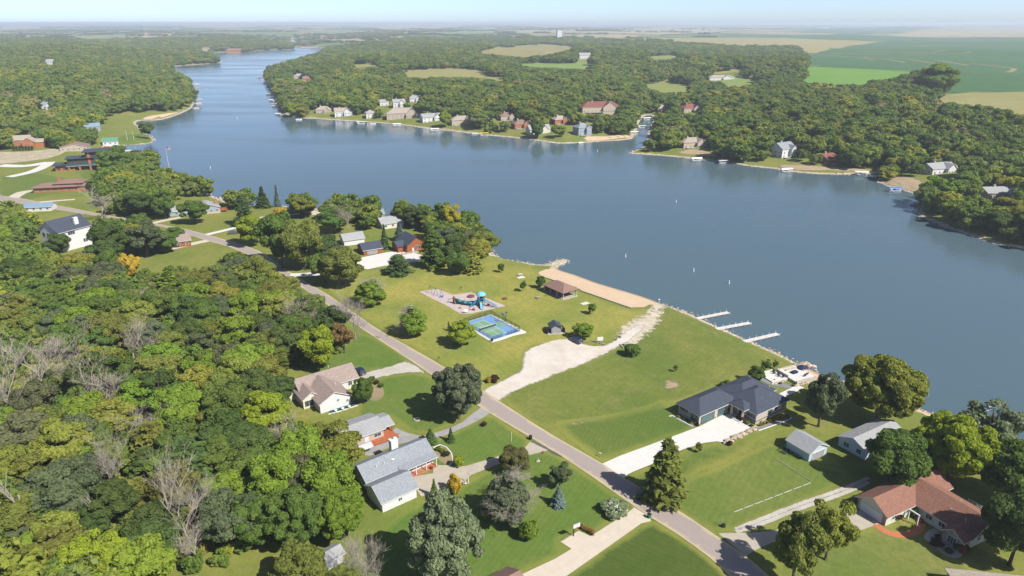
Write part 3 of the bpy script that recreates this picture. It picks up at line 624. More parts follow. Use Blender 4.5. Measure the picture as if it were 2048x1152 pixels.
def crown_pine(seed, W=7.0, H=15.0, size=.45):
    rng = np.random.default_rng(seed); P = []; N = []; L = []
    for i in range(15):
        t = i / 14; z = 1.8 + (H - 2.0) * t; r = W / 2 * (1 - t) ** .62 * rng.uniform(.85, 1.1) + .25
        for k in range(9):
            a = k * .7 + rng.uniform(0, 2 * math.pi); rr = r * rng.uniform(.55, 1.12)
            for s in (.5, .78, 1.0):
                c = np.array([math.cos(a) * rr * s, math.sin(a) * rr * s, z + rr * .10 * s + rng.normal() * .15]); m = 26
                d = rng.normal(size=(m, 3)); P.append(c + d * np.array([.42, .42, .17])); N.append(unit(d * np.array([.5, .5, 1]) + np.array([0, 0, .9]))); L.append(np.full(m, rng.random()))
    P = np.concatenate(P); N = unit(np.concatenate(N) + rng.normal(size=(len(P), 3)) * .4); lv = np.clip(.6 * np.concatenate(L) + .4 * rng.random(len(P)), 0, 1)
    V, F = leaves(P, N, size * rng.uniform(.6, 1.3, len(P)), rng, 1.9); return V, F, lv
def branches(seed, H=11.0, spread=.55, levels=5, r0=.22, kids=(3, 5), lean=(0, 0), start=.25, shrink=.66, up=.25, conic=False):
    """bare wood: tapered limbs forking down to twigs"""
    rr = random.Random(seed); mb = MB()
    def grow(p, d, L, r, lev):
        n = 3 if lev < 2 else 2; pts = [p]; q = p.copy(); dd = d.copy()
        for i in range(n):
            dd = (dd + Vector((rr.uniform(-1, 1), rr.uniform(-1, 1), rr.uniform(-.4, .8))) * (.16 + .05 * lev)).normalized(); q = q + dd * L / n; pts.append(q.copy())
        rs = [r * (1 - .5 * i / n) for i in range(n + 1)]
        mb.tube(pts, rs, 6 if lev == 0 else (4 if lev < 3 else 3), 0, cap=(lev == 0))
        if lev >= levels: return
        for k in range(rr.randint(*kids) + (1 if lev == levels - 1 else 0)):
            t = rr.uniform(.35 if lev else start, 1); s = t * n; i = min(int(s), n - 1); b = pts[i].lerp(pts[i + 1], s - i)
            a = rr.uniform(0, 2 * math.pi); side = Vector((math.cos(a), math.sin(a), 0))
            nd = (dd * (1 - spread) + side * spread + Vector((0, 0, up))).normalized()
            LL = L * rr.uniform(.5, .85) * (shrink / .66) * ((1.1 - .75 * t) * 1.2 if (conic and lev == 0) else 1)
            grow(b, nd, LL, max(r * .48, .014), lev + 1)
    L0 = H * .55 if not conic else H * .9
    grow(Vector((0, 0, -.2)), Vector((lean[0], lean[1], 1)).normalized(), L0, r0, 0)
    return mb
def trunk_mesh(seed, H=12.0, top=.75, r=.28, limbs=6, mat=None):
    rr = random.Random(seed); mb = MB(); z = [0, .06, .2, .45, top]; pts = [Vector((rr.uniform(-.15, .15) * k, rr.uniform(-.15, .15) * k, q * H - (.3 if q == 0 else 0))) for k, q in enumerate(z)]
    mb.tube(pts, [r * 1.35, r, r * .82, r * .6, r * .2], 8)
    for k in range(limbs):
        a = 2 * math.pi * k / max(limbs, 1) + rr.uniform(-.3, .3); b = pts[2].lerp(pts[3], rr.uniform(.1, 1)); e = b + Vector((math.cos(a) * H * .22, math.sin(a) * H * .22, H * rr.uniform(.15, .3)))
        mb.tube([b, b.lerp(e, .5) + Vector((0, 0, .3)), e], [r * .42, r * .28, r * .08], 5)
    return mb.mesh('trunk', mat or BARK)
KINDS = {}    # kind -> list of (trunk mesh, crown mesh, W, H, extra bare-wood mesh)
def reg(kind, tr, cr, W, H, extra=None, mat=LEAF):
    me = npmesh('crown', cr[0], cr[1], [mat], None, {'lv': cr[2]}) if cr is not None else None
    if cr is not None:      # true spread of the crown
        V = np.asarray(cr[0]); W = 2 * float(np.percentile(np.hypot(V[:, 0], V[:, 1]), 99.4)); H = float(V[:, 2].max()) if kind != 'topbare' else H
    KINDS.setdefault(kind, []).append((tr, me, W, H, extra))
for s in range(4): reg('oak', trunk_mesh(s), crown_broad(10 + s, 10, 11, 1.7, 50, 470, .38, 'dome', .95), 10, 11)
for s in range(2): reg('bigoak', trunk_mesh(15 + s, 15, .75, .42), crown_broad(16 + s, 17, 15, 2.0, 170, 300, .42, 'dome', .50), 17, 15)
for s in range(3): reg('round', trunk_mesh(20 + s), crown_broad(30 + s, 9, 11.5, 1.5, 44, 440, .36, 'round', 1.0), 9.2, 11.5)
for s in range(2): reg('airy', trunk_mesh(40 + s), crown_broad(50 + s, 9, 11, 1.8, 44, 290, .33, 'round', .8, .3, .5), 9, 11)
for s in range(2): reg('pyramid', trunk_mesh(60 + s, 11, .85), crown_broad(70 + s, 9.5, 11, .8, 58, 330, .36, 'cone', .8, .2), 9.5, 11)
reg('willow', trunk_mesh(80, 15, .8, .4), crown_broad(81, 17, 16, .8, 170, 300, .42, 'cone', .46, .1, .2), 17, 16)
reg('shrub', trunk_mesh(85, 3, .6, .08, 5), crown_broad(86, 3.4, 2.6, .1, 26, 100, .24, 'dome', 1.1), 3.4, 2.6)
reg('shrub', trunk_mesh(87, 3, .6, .08, 5), crown_broad(88, 3.2, 2.9, .1, 24, 100, .24, 'round', 1.1), 3.2, 2.9)
for s in range(2): reg('spruce', trunk_mesh(90 + s, 12, .95, .2, 0), crown_spruce(91 + s, 5.4, 12), 5.4, 12)
reg('pine', trunk_mesh(95, 15, .95, .28, 0), crown_pine(96), 7.4, 15.2)
reg('cedar', trunk_mesh(97, 10, .9, .2, 0), crown_spruce(98, 5.2, 10, .3, 36, .46, .55, -.12), 5.4, 10)
for s in range(2): reg('topbare', branches(101 + s, 11, .86, 3, .07, (15, 18), start=.06, conic=True, shrink=.42, up=.12).mesh('branches', TWIG), crown_broad(102 + s, 9.6, 11.0, .5, 74, 330, .34, 'cone', .72, .1, .2, 1), 9.8, 11.4)
for s in range(3): reg('bare', branches(110 + s, 11, .5, 4, .17, (4, 6)).mesh('trunk', GREYBARK), None, 10, 11)
reg('twiggy', branches(120, 8, .6, 4, .12, (5, 6), start=.05, up=.35).mesh('trunk', TWIG), None, 7, 7.5)
reg('snag', branches(125, 10, .45, 2, .24, (2, 3), (.1, .05), .5).mesh('trunk', GREYBARK), None, 4.5, 8)
def tree(kind, x, y, W, H, color, name=None, label=None, cat='tree', group=None, rz=None, var=None, z=None):
    P = KINDS[kind]; tr, cr, pw, ph, _ = P[(var if var is not None else random.randrange(len(P))) % len(P)]
    nm = name or {'spruce': 'spruce_tree', 'pine': 'pine_tree', 'cedar': 'cedar_tree', 'bare': 'bare_tree', 'snag': 'dead_snag', 'twiggy': 'bare_bush', 'shrub': 'shrub', 'topbare': 'thin_topped_tree'}.get(kind, 'broadleaf_tree')
    r = empty(nm, (x, y, float(height(x, y)) if z is None else z), random.uniform(0, 6.28) if rz is None else rz, label, cat, group)
    r.scale = (W / pw, W / pw, H / ph)
    t = put('branches' if kind == 'topbare' else 'trunk', tr, r)
    if cr is not None:
        c = put('crown', cr, r); c.color = (*color, 1)
    return r

# ---------------------------------------------------------------- buildings
GLASS = glass('window_glass'); TEAL = glass('teal_glass', (.040, .072, .072))
TRIM = plain('white_trim', (.74, .73, .71), .6, .08); DARKT = plain('dark_trim', (.05, .05, .055), .5); GREYT = plain('grey_trim', (.42, .42, .41), .6)
WHITE_S = siding('white_siding', (.72, .72, .72)); BLUEW = siding('pale_blue_siding', (.50, .62, .70)); CREAM_S = siding('cream_siding', (.70, .66, .56))
GREYBL = siding('grey_blue_siding', (.34, .39, .46)); CLAD = brickmat('tan_brick', (.43, .385, .34), (.53, .48, .43), (.48, .45, .41), .5, .16)
DOORW = plain('white_door_paint', (.72, .73, .75), .5, .06); GREYD = plain('grey_door_paint', (.36, .35, .36), .5, .1)
BRICKR = brickmat('red_brick', (.36, .13, .07), (.44, .18, .10), (.36, .30, .26)); BRICKT = brickmat('buff_brick', (.46, .37, .28), (.53, .44, .34), (.47, .42, .36))
FIELDS_ = stone('field_stone', (.22, .18, .14), (.33, .28, .22), (.44, .38, .31), .45); LEDGE = stone('ledge_stone', (.40, .345, .28), (.50, .44, .37), (.58, .52, .45), .5)
LOG = plain('log_wood', (.36, .115, .045), .7, .3, .35); CEDAR = plain('cedar_wood', (.44, .165, .065), .75, .25, .5); REDW = plain('red_deck', (.45, .135, .065), .75, .22, .5)
BLACKM = plain('black_metal', (.025, .025, .028), .45, .2); STEEL = plain('steel', (.45, .46, .47), .35, .15, metal=.6); GREYW = plain('weathered_wood', (.40, .37, .33), .85, .25, .4)
R_DARK = roofing('charcoal_shingle', (.058, .070, .098), .2); R_GREY = roofing('grey_shingle', (.26, .285, .315), .22); R_TAUPE = roofing('taupe_shingle', (.31, .245, .215), .26)
R_RED = roofing('red_brown_shingle', (.25, .125, .088), .28); R_BROWN = roofing('brown_shingle', (.25, .155, .125), .22); R_PALE = roofing('pale_grey_shingle', (.33, .335, .345), .18)
R_TAN = roofing('tan_shingle', (.37, .32, .26), .2); R_MAROON = roofing('maroon_shingle', (.22, .085, .065), .25); R_GREEN = roofing('green_metal', (.10, .26, .19), .12); R_BLUE = roofing('blue_metal', (.20, .30, .40), .15)
HOUSES = []     # (u, v, phrase) landmarks for the labels of trees
class House:
    def __init__(s, name, label, cat, at, ang, world=False, sink=1.6, group=None):
        p = np.array(at, float) if world else G(*at)
        s.xy = p[:2]; s.z = float(height(p[0], p[1])); s.ang = math.radians(ang); s.sink = sink
        s.r = empty(name, (p[0], p[1], s.z), s.ang, label, cat, group)
        s.box = None
    def wing(s, x0, x1, y0, y1, h, rise, roof='gable', axis='x', wall=WHITE_S, rm=R_GREY, trim=TRIM, ov=.5, z0=None, th=.2, fm=None):
        z0 = -s.sink if z0 is None else z0; w_ = MB()
        w_.box(x0, x1, y0, y1, z0, h)
        if roof == 'gable':
            if axis == 'x':
                ym = (y0 + y1) / 2
                for xx in (x0, x1): pass
                w_.add([(x0,y0,h),(x0,y1,h),(x0,ym,h+rise),(x1,y0,h),(x1,y1,h),(x1,ym,h+rise)], [(0,1,2),(5,4,3),(0,2,5,3),(1,4,5,2)])
            else:
                xm = (x0 + x1) / 2
                w_.add([(x0,y0,h),(x1,y0,h),(xm,y0,h+rise),(x0,y1,h),(x1,y1,h),(xm,y1,h+rise)], [(0,1,2),(5,4,3),(0,2,5,3),(1,4,5,2)])
        wo_ = w_.build('wall', wall, s.r)
        r_ = MB(); e = .04
        if roof == 'gable':
            half = ((y1 - y0) if axis == 'x' else (x1 - x0)) / 2; k = rise / half
            def P(a, b, c): return (a, b, c) if axis == 'x' else (b, a, c)
            l0, l1 = (x0 - ov, x1 + ov) if axis == 'x' else (y0 - ov, y1 + ov); m = ((y0 + y1) if axis == 'x' else (x0 + x1)) / 2
            for sg in (-1, 1):
                ed = m + sg * (half + ov); ze = h - k * ov + e; zr = h + rise + e
                vs = [P(l0, ed, ze), P(l1, ed, ze), P(l1, m, zr), P(l0, m, zr), P(l0, ed, ze + th), P(l1, ed, ze + th), P(l1, m, zr + th), P(l0, m, zr + th)]
                r_.add(vs, [(4,5,6,7)], 0); r_.add(vs, [(0,1,2,3),(0,1,5,4),(1,2,6,5),(0,3,7,4)], 1)
        elif roof == 'hip':
            X0, X1, Y0, Y1 = x0 - ov, x1 + ov, y0 - ov, y1 + ov; dx, dy = X1 - X0, Y1 - Y0; q = min(dx, dy) / 2
            if dx >= dy: ra, rb = (X0 + q, (Y0 + Y1) / 2), (X1 - q, (Y0 + Y1) / 2)
            else: ra, rb = ((X0 + X1) / 2, Y0 + q), ((X0 + X1) / 2, Y1 - q)
            zt = h + e + th; vs = [(X0,Y0,zt),(X1,Y0,zt),(X1,Y1,zt),(X0,Y1,zt),(ra[0],ra[1],zt+rise),(rb[0],rb[1],zt+rise)]
            r_.add(vs, [(0,1,5,4),(1,2,5),(2,3,4,5),(3,0,4)] if dx >= dy else [(0,1,4),(1,2,5,4),(2,3,5),(3,0,4,5)], 0)
            b = [(X0,Y0,h+e),(X1,Y0,h+e),(X1,Y1,h+e),(X0,Y1,h+e)]
            r_.add(b + vs[:4], [(0,1,5,4),(1,2,6,5),(2,3,7,6),(3,0,4,7),(3,2,1,0)], 1)
        else:
            r_.box(x0 - ov, x1 + ov, y0 - ov, y1 + ov, h + .02, h + .28, 0); r_.box(x0 - ov - .05, x1 + ov + .05, y0 - ov - .05, y1 + ov + .05, h + .06, h + .2, 1)
        ro = r_.build('roof', [rm, trim], s.r); s.last = ro
        g_ = (x0, x1, y0, y1, h); s.box = g_; s.g = g_
        return s
    def face(s, f, t, z, out=0.0, g=None):
        x0, x1, y0, y1, h = g or s.g
        return {'f': (x0 + t, y0 - out, z), 'b': (x0 + t, y1 + out, z), 'l': (x0 - out, y0 + t, z), 'r': (x1 + out, y0 + t, z)}[f]
    def panel(s, mb, f, t, z, w_, h_, o0, o1, mi=0, g=None):
        x0, x1, y0, y1, _ = g or s.g
        if f == 'f': mb.box(x0 + t - w_/2, x0 + t + w_/2, y0 - o1, y0 - o0, z, z + h_, mi)
        if f == 'b': mb.box(x0 + t - w_/2, x0 + t + w_/2, y1 + o0, y1 + o1, z, z + h_, mi)
        if f == 'l': mb.box(x0 - o1, x0 - o0, y0 + t - w_/2, y0 + t + w_/2, z, z + h_, mi)
        if f == 'r': mb.box(x1 + o0, x1 + o1, y0 + t - w_/2, y0 + t + w_/2, z, z + h_, mi)
    def window(s, f, t, z, w_=1.1, h_=1.2, frame=TRIM, pane=GLASS, bars=1, name='window'):
        m = MB(); fw = .09
        for (a, b, c, d) in ((0, 0, w_ + 2*fw, fw), (0, h_ + fw, w_ + 2*fw, fw)): s.panel(m, f, t, z - fw + b, c, d, -.02, .09)
        for sg in (-1, 1): s.panel(m, f, t + sg * (w_ + fw) / 2, z, fw, h_, -.02, .085)
        for i in range(bars): s.panel(m, f, t + w_ * ((i + 1) / (bars + 1) - .5), z, .06, h_, .02, .07)
        wo_ = m.build(name, frame, s.r); p = MB(); s.panel(p, f, t, z, w_, h_, -.03, .035); p.build('pane', pane, wo_); return wo_
    def door(s, f, t, w_=1.0, h_=2.05, mat=DOORW, z=0.0, name='door'):
        m = MB(); s.panel(m, f, t, z, w_, h_, -.02, .05); d = m.build(name, mat, s.r)
        k = MB(); s.panel(k, f, t + w_ * .36, z + .95, .10, .10, .05, .12); k.build('handle', STEEL, d); return d
    def garage(s, f, t, w_=4.8, h_=2.2, mat=DOORW, frame=TRIM, rows=4, cols=1, pane=None, z=0.0):
        m = MB()
        for sg in (-1, 1): s.panel(m, f, t + sg * (w_ / 2 + .08), z, .14, h_ + .1, -.02, .10)
        s.panel(m, f, t, z + h_ + .003, w_, .15, -.02, .11)
        d = m.build('garage_door', frame, s.r)
        for i in range(rows):
            for j in range(cols):
                p = MB(); cw = w_ / cols; s.panel(p, f, t - w_ / 2 + cw * (j + .5), z + i * h_ / rows + .015, cw - (.08 if cols > 1 else .02), h_ / rows - .05, -.02, .05)
                p.build('pane' if pane else 'panel', pane or mat, d)
        return d
    def chimney(s, x, y, z0, z1, w_=1.1, d_=.8, mat=BRICKR, pots=1):
        m = MB(); m.box(x - w_/2, x + w_/2, y - d_/2, y + d_/2, z0, z1); m.box(x - w_/2 - .08, x + w_/2 + .08, y - d_/2 - .08, y + d_/2 + .08, z1, z1 + .14)
        c = m.build('chimney', mat, s.r)
        for i in range(pots):
            k = MB(); k.lathe([(.14, 0), (.14, .45), (.2, .46), (.2, .55)], 10, (x + (i - (pots - 1) / 2) * .45, y, z1 + .14)); k.build('flue', STEEL, c)
        return c
    def vent(s, x, y, z, r=.09, h=.5):
        m = MB(); m.lathe([(r, -.4), (r, h), (r * 1.3, h), (r * 1.3, h + .06)], 8, (x, y, z)); m.build('roof_vent', TRIM, s.r)
    def part(s, name, mb, mat, parent=None): return mb.build(name, mat, parent or s.r)
    def auto(s, faces='flr', storeys=1, sill=.9, frame=TRIM, w_=1.1, h_=1.15, gap=3.4, z0=0):
        x0, x1, y0, y1, h = s.g
        for f in faces:
            L = (x1 - x0) if f in 'fb' else (y1 - y0); n = max(1, int(L / gap))
            for k in range(storeys):
                for i in range(n): s.window(f, L * (i + .5) / n, z0 + sill + 2.7 * k, w_, h_, frame)
        return s

# modern house with the charcoal hip roof
h = House('modern_house', 'wide modern tan brick house with charcoal hip roofs beside the white driveway', 'house', (1397, 851), 33.9)
h.wing(0, 15, 0, 7.4, 3.05, 2.35, 'hip', wall=CLAD, rm=R_DARK, ov=.65)
h.garage('f', 3.4, 5.0, 2.35, BLACKM, DARKT, 4, 5, TEAL); h.garage('f', 9.0, 2.8, 2.35, BLACKM, DARKT, 4, 3, TEAL)
h.window('l', 1.7, .7, 2.2, 1.7, DARKT, TEAL, 0); h.window('l', 5.4, 1.9, 2.4, .55, DARKT, GLASS, 1)
h.wing(13.4, 26.6, -8.0, 3.2, 3.05, 2.95, 'hip', wall=CLAD, rm=R_DARK, ov=.65)
for t_, z_, a_, b_ in ((5.6, 1.2, 1.0, 1.4), (8.3, 1.4, .7, 1.3), (11.8, 1.4, .8, 1.3), (2.2, -1.1, .7, 1.2), (5.2, -1.1, .7, 1.2)): h.window('f', t_, z_, a_, b_, DARKT, TEAL, 0)
h.window('l', 1.6, 1.5, 2.2, .7, DARKT, TEAL, 0); h.door('l', 5.0, 1.1, 2.2, BLACKM)
mb = MB(); mb.box(13.36, 26.64, -8.04, -7.9, .55, .75); mb.box(13.36, 13.5, -8.04, -4, .55, .75); h.part('belt_course', mb, DARKT)
h.wing(15, 28.2, -2.4, 6.8, 3.05, 2.6, 'hip', wall=CLAD, rm=R_DARK, ov=.65)
h.wing(11.5, 15.5, -5.2, -.8, 3.3, 1.5, 'hip', wall=CLAD, rm=R_DARK, ov=.5, z0=3.0)
for cx, cy in ((11.7, -1.2), (12.0, -4.7)):
    mb = MB(); mb.tube([(cx, cy, -.4), (cx, cy, 3.1)], [.55, .38], 4); h.part('stone_column', mb, LEDGE)
mb = MB(); mb.box(11.0, 13.4, -5.2, -.6, -.4, .12); mb.box(10.5, 10.98, -5.2, -.6, -.4, .06); h.part('entry_step', mb, WHITE_C)
for i in range(4): h.vent(19 + i * 2.0, -5.2 + (i % 2) * 2.2, 4.6 + (i % 2) * .9, .07, .25)
HOUSES.append((1460, 800, 'the charcoal roofed house'))
# pale blue garage, pale blue house
h = House('detached_garage', 'small pale blue garage with grey gable roof on the lawn', 'garage', (1571, 903), -60)
h.wing(-.9, 5.9, 1.1, 7.9, 2.5, 1.75, wall=BLUEW, rm=R_PALE, ov=.35); h.garage('r', 3.4, 4.3, 2.1, GREYD, TRIM, 4)
HOUSES.append((1612, 890, 'the small pale blue garage'))
h = House('blue_house', 'pale blue house with long grey roof half hidden behind a broad tree', 'house', (1681, 900), -60)
h.wing(-1.7, 5.9, 1.3, 17, 2.6, 1.7, axis='y', wall=BLUEW, rm=R_PALE, ov=.5); h.window('f', 2.2, .9, 1.4, 1.2); h.window('f', 5.6, .9, 1.2, 1.2); h.auto('r', gap=4)
for k in range(4): h.vent(1.3 + .3 * (k % 2), 4.5 + k * 2.2, 4.1, .07, .3)
HOUSES.append((1745, 868, 'the pale blue house'))
# red-brown roofed ranch house
h = House('ranch_house', 'cream and fieldstone ranch house with a red brown shingle roof', 'house', (1720, 1025), -63)
h.wing(-1.7, 5.4, .9, 22.5, 2.7, 2.2, axis='y', wall=CREAM_S, rm=R_RED, ov=.55)
h.garage('f', 3.4, 5.2, 2.2, DOORW, TRIM, 4); h.window('r', 2.6, .9, 1.2, 1.2); h.window('r', 7.2, .9, 1.1, 1.2)
for t_ in (.45, 6.65):
    mb = MB(); h.panel(mb, 'f', t_, -.3, .85, 3.0, .0, .07); h.part('stone_pier', mb, FIELDS_)
h.wing(3.0, 17.6, 10.3, 20.5, 2.7, 2.5, 'gable', 'x', wall=CREAM_S, rm=R_RED, ov=.55); h.window('f', 5.8, .9, 1.3, 1.1); h.window('f', 8.6, .9, 1.3, 1.1); h.window('r', 3, .9, 1.1, 1.2); h.window('r', 7, .9, 1.1, 1.2)
h.wing(13.4, 17.5, 7.6, 15, 2.7, 1.4, 'gable', 'y', wall=FIELDS_, rm=R_RED, ov=.5); h.window('f', 2.05, .6, 1.7, 1.7, TRIM, GLASS, 2)
h.chimney(-.6, 17.6, 0, 5.8, 1.5, 1.1, TRIM, 2)
mb = MB(); mb.box(6.6, 8.0, 8.8, 10.25, -.3, .15); h.part('porch_floor', mb, BRICKP); h.door('f', 4.4, 1.0, 2.05, plain('red_paint', (.42, .05, .05), .5))
for cx in (6.1, 8.2):
    mb = MB(); mb.box(cx - .12, cx + .12, 7.3, 7.54, -.3, 2.35); h.part('porch_post', mb, TRIM)
mb = MB(); mb.box(5.9, 8.4, 7.28, 7.56, 2.35, 2.6); h.part('porch_beam', mb, TRIM)
mb = MB(); mb.box(9, 16.5, 20.6, 24, .3, .5); dk = h.part('deck', mb, GREYW)
mb = MB()
for k in range(9): mb.box(9 + k * .93, 9.06 + k * .93, 23.9, 23.98, .5, 1.5)
for zz in (1.0, 1.45): mb.box(9, 16.5, 23.9, 23.97, zz, zz + .06)
mb.box(16.42, 16.5, 20.8, 23.9, 1.45, 1.5); h.part('railing', mb, TRIM, dk)
for a, b in ((10.8, 17.0), (14.8, 12.2), (11.5, 12.5)): h.vent(a, b, 4.3, .08, .5)
HOUSES.append((1850, 1010, 'the red brown roofed house'))
# the three houses by the wood
h = House('grey_roofed_house', 'white L-plan house with blue grey roof and a brick floored front porch', 'house', (748, 1025), 38)
h.wing(1.5, 10, -1.2, 6.2, 2.7, 1.9, wall=WHITE_S, rm=R_GREY, ov=.5); h.window('f', 4.4, 1.1, .8, .7); h.garage('r', 3.6, 4.8, 2.1)
h.wing(2.2, 19.6, 7.3, 14.8, 2.75, 2.1, wall=WHITE_S, rm=R_GREY, ov=.5)
for t_ in (9.3, 11.4, 13.0, 15.8): h.window('f', t_, .8, .8, 1.4)
h.door('f', 10.4)
mb = MB(); mb.add([(10.1,5.4,2.72),(20.1,5.4,2.72),(20.1,7.6,3.12),(10.1,7.6,3.12),(10.1,5.4,2.56),(20.1,5.4,2.56),(20.1,7.6,2.96),(10.1,7.6,2.96)], [(0,1,2,3)], 0)
mb.add([(10.1,5.4,2.72),(20.1,5.4,2.72),(20.1,5.4,2.56),(10.1,5.4,2.56)], [(0,1,2,3)], 1); h.part('porch_roof', mb, [R_GREY, TRIM])
mb = MB(); mb.box(10.1, 19.8, 5.5, 7.28, -.5, .2); h.part('porch_floor', mb, BRICKR)
for k in range(4):
    mb = MB(); mb.box(11.2 + k * 2.75, 11.36 + k * 2.75, 5.6, 5.76, .2, 2.62); h.part('porch_post', mb, TRIM)
h.chimney(12.6, 13.6, 2, 6.3, 1.8, 1.3, WHITE_S, 1)
mb = MB(); mb.lathe([(.02, .0), (.34, .06), (.42, .22), (.45, .25)], 14, (10.0, 9.3, 4.0)); h.part('satellite_dish', mb, TRIM)
for a, b in ((6.5, 9.8), (7.7, 9.3), (5.6, 9.2), (8.2, 10.2)): h.vent(a, b, 4.1, .1, .35)
HOUSES.append((800, 945, 'the blue grey roofed house'))
h = House('brick_ranch', 'buff brick house with plain grey roof and red deck between two neighbours', 'house', (690, 908), 36)
h.wing(-3.0, 11.0, .9, 9.2, 2.75, 1.25, wall=BRICKT, rm=R_PALE, ov=.55); h.door('f', 9.3, 1.1, 2.1); h.window('f', 12.3, 1.0, 1.8, 1.0); h.window('f', 5.5, 1.0, 1.4, 1.0)
h.wing(11.0, 14.0, 1.5, 7.6, 2.6, .8, wall=BRICKT, rm=R_PALE, ov=.4, z0=2.3)
for cx, cy in ((13.8, 1.7), (13.8, 7.4)):
    mb = MB(); mb.box(cx - .1, cx + .1, cy - .1, cy + .1, -.3, 2.5); h.part('porch_post', mb, LOG)
mb = MB(); mb.box(5.2, 14.0, -1.4, .85, .25, .5); mb.box(11.05, 14, .86, 7.4, .25, .5); dk = h.part('deck', mb, REDW)
mb = MB()
for k in range(12): mb.box(5.2 + k * .795, 5.28 + k * .795, -1.38, -1.3, .0, 1.25)
mb.box(5.2, 14.0, -1.4, -1.28, 1.2, 1.28); mb.box(5.2, 14.0, -1.385, -1.31, .5, 1.15); h.part('railing', mb, REDW, dk)
HOUSES.append((740, 865, 'the buff brick house with the red deck'))
h = House('taupe_roofed_house', 'white house with taupe shingle gables next to the wood', 'house', (635, 820), 36)
h.wing(0, 8.7, -2.4, 9, 2.9, 2.3, axis='y', wall=WHITE_S, rm=R_TAUPE, ov=.45); h.window('f', 5.2, 2.2, .6, .6); h.window('f', 7.8, 1.2, .6, .7)
h.wing(-2.0, 14.6, 6.0, 15, 2.9, 2.5, wall=CREAM_S, rm=R_TAUPE, ov=.5); h.window('f', 14.3, 1, 1.1, 1.2); h.door('f', 12.6); h.garage('r', 4.5, 4.8, 2.1)
h.wing(-2.9, 2, 2.4, 12, 2.9, 1.6, axis='y', wall=CREAM_S, rm=R_TAUPE, ov=.4); h.window('f', 1.0, .8, .9, 1.4, DARKT, GLASS, 1); h.window('f', 2.2, .8, .9, 1.4, DARKT, GLASS, 1)
h.wing(-5.6, -2.4, 9, 13.5, 2.3, .6, wall=CREAM_S, rm=R_DARK, ov=.3)
for a, b in ((3, 8.4), (6.6, 2.4), (9, 13.5)): h.vent(a, b, 4.9, .08, .4)
HOUSES.append((650, 775, 'the taupe roofed house'))
# tall white house across the road
h = House('tall_white_house', 'tall white house with charcoal gable roof and white chimney', 'house', (-208.3, 301.1), 63.5, True, 2.5)
h.wing(.4, 15.5, .4, 15.0, 9.3, 4.4, wall=WHITE_S, rm=R_DARK, ov=.6, trim=TRIM)
for t_ in (4.5, 5.6, 6.7): h.window('f', t_, 7.2, .8, 1.4, DARKT, GLASS, 0)
for t_ in (10.8, 11.9): h.window('f', t_, 2.2, .7, 1.4, DARKT, GLASS, 0)
for t_, z_ in ((4.0, 6.4), (8.6, 6.2), (12.0, 6.2), (11.5, 2.2)): h.window('l', t_, z_, 1.3, 1.5, DARKT, GLASS, 1)
h.chimney(10.6, 3.0, 8.5, 13.8, 1.9, 1.4, TRIM, 1)
mb = MB(); mb.box(15.6, 18.2, 3, 11, 5.6, 5.8); dk = h.part('deck', mb, CEDAR); mb = MB()
for k in range(9): mb.box(18.05, 18.15, 3 + k, 3.1 + k, 5.8, 6.9)
mb.box(18.05, 18.15, 3, 11.1, 6.8, 6.9); mb.box(18.0, 18.2, 3, 3.2, -1, 5.6); mb.box(18.0, 18.2, 10.9, 11.1, -1, 5.6); h.part('railing', mb, CEDAR, dk)
HOUSES.append((125, 455, 'the tall white house'))

def simple(name, label, uv, ang, L, W, hh, rise, roof, wall, rm, cat='house', axis='x', storeys=1, faces='fl', trim=TRIM, win=True, gap=3.4, sink=2.5, ov=.5, phrase=None):
    o = House(name, label, cat, uv, ang, sink=sink); o.wing(0, L, 0, W, hh, rise, roof, axis, wall, rm, trim, ov)
    if win: o.auto(faces, storeys, gap=gap, frame=trim)
    if phrase: HOUSES.append((uv[0], uv[1] - 12, phrase))
    return o
h = simple('white_garage', 'white garage with pale grey roof standing behind the dark roofed garage', (689, 492), 28, 10.0, 8.0, 2.7, 2.1, 'gable', WHITE_S, R_PALE, 'garage', win=False, phrase='the white garage')
h.window('l', 4, 1.0, .8, .9)
h = simple('log_garage', 'low garage with dark roof and red log corners beside the concrete court', (728, 511), 30, 9.0, 9.0, 2.4, 2.2, 'gable', LOG, R_DARK, 'garage', win=False, phrase='the dark roofed garage')
h.garage('f', 4.2, 5.2, 2.1, GREYD, DARKT)
h = simple('log_house', 'red log house with steep dark roof beside tall pine', (815, 506), 35, 10.0, 11.0, 3.6, 3.4, 'gable', LOG, R_DARK, axis='y', win=False, trim=DARKT, phrase='the red log house')
h.window('f', 5, 1.0, 1.0, 2.0); h.door('f', 3); h.window('f', 7.6, 1.0, 1.0, 1.4); h.wing(-3.5, .2, 2.5, 9, 3.0, 1.7, wall=LOG, rm=R_DARK, trim=DARKT)
mb = MB(); mb.box(-4.2, 4.5, -2.2, -.02, -.4, .35); h.part('porch_floor', mb, LEDGE)
for k in range(4):
    mb = MB(); mb.tube([(-3.8 + k * 2.4, -2, .3), (-3.8 + k * 2.4, -2, 2.8)], .14, 6); h.part('log_post', mb, LOG)
simple('pale_house', 'pale house with grey roof and arched window behind the blue spruce', (765, 459), 33, 12, 8.5, 2.8, 2.4, 'gable', CREAM_S, R_PALE, phrase='the pale house behind the spruce')
simple('lake_house', 'small grey roofed house between the lakeside trees', (741, 440), 25, 8, 7, 2.8, 1.9, 'gable', GREYBL, R_GREY)
h = House('grey_ranch', 'grey blue ranch house with grey roof and brick chimney near the lake', 'house', (394, 430), 30)
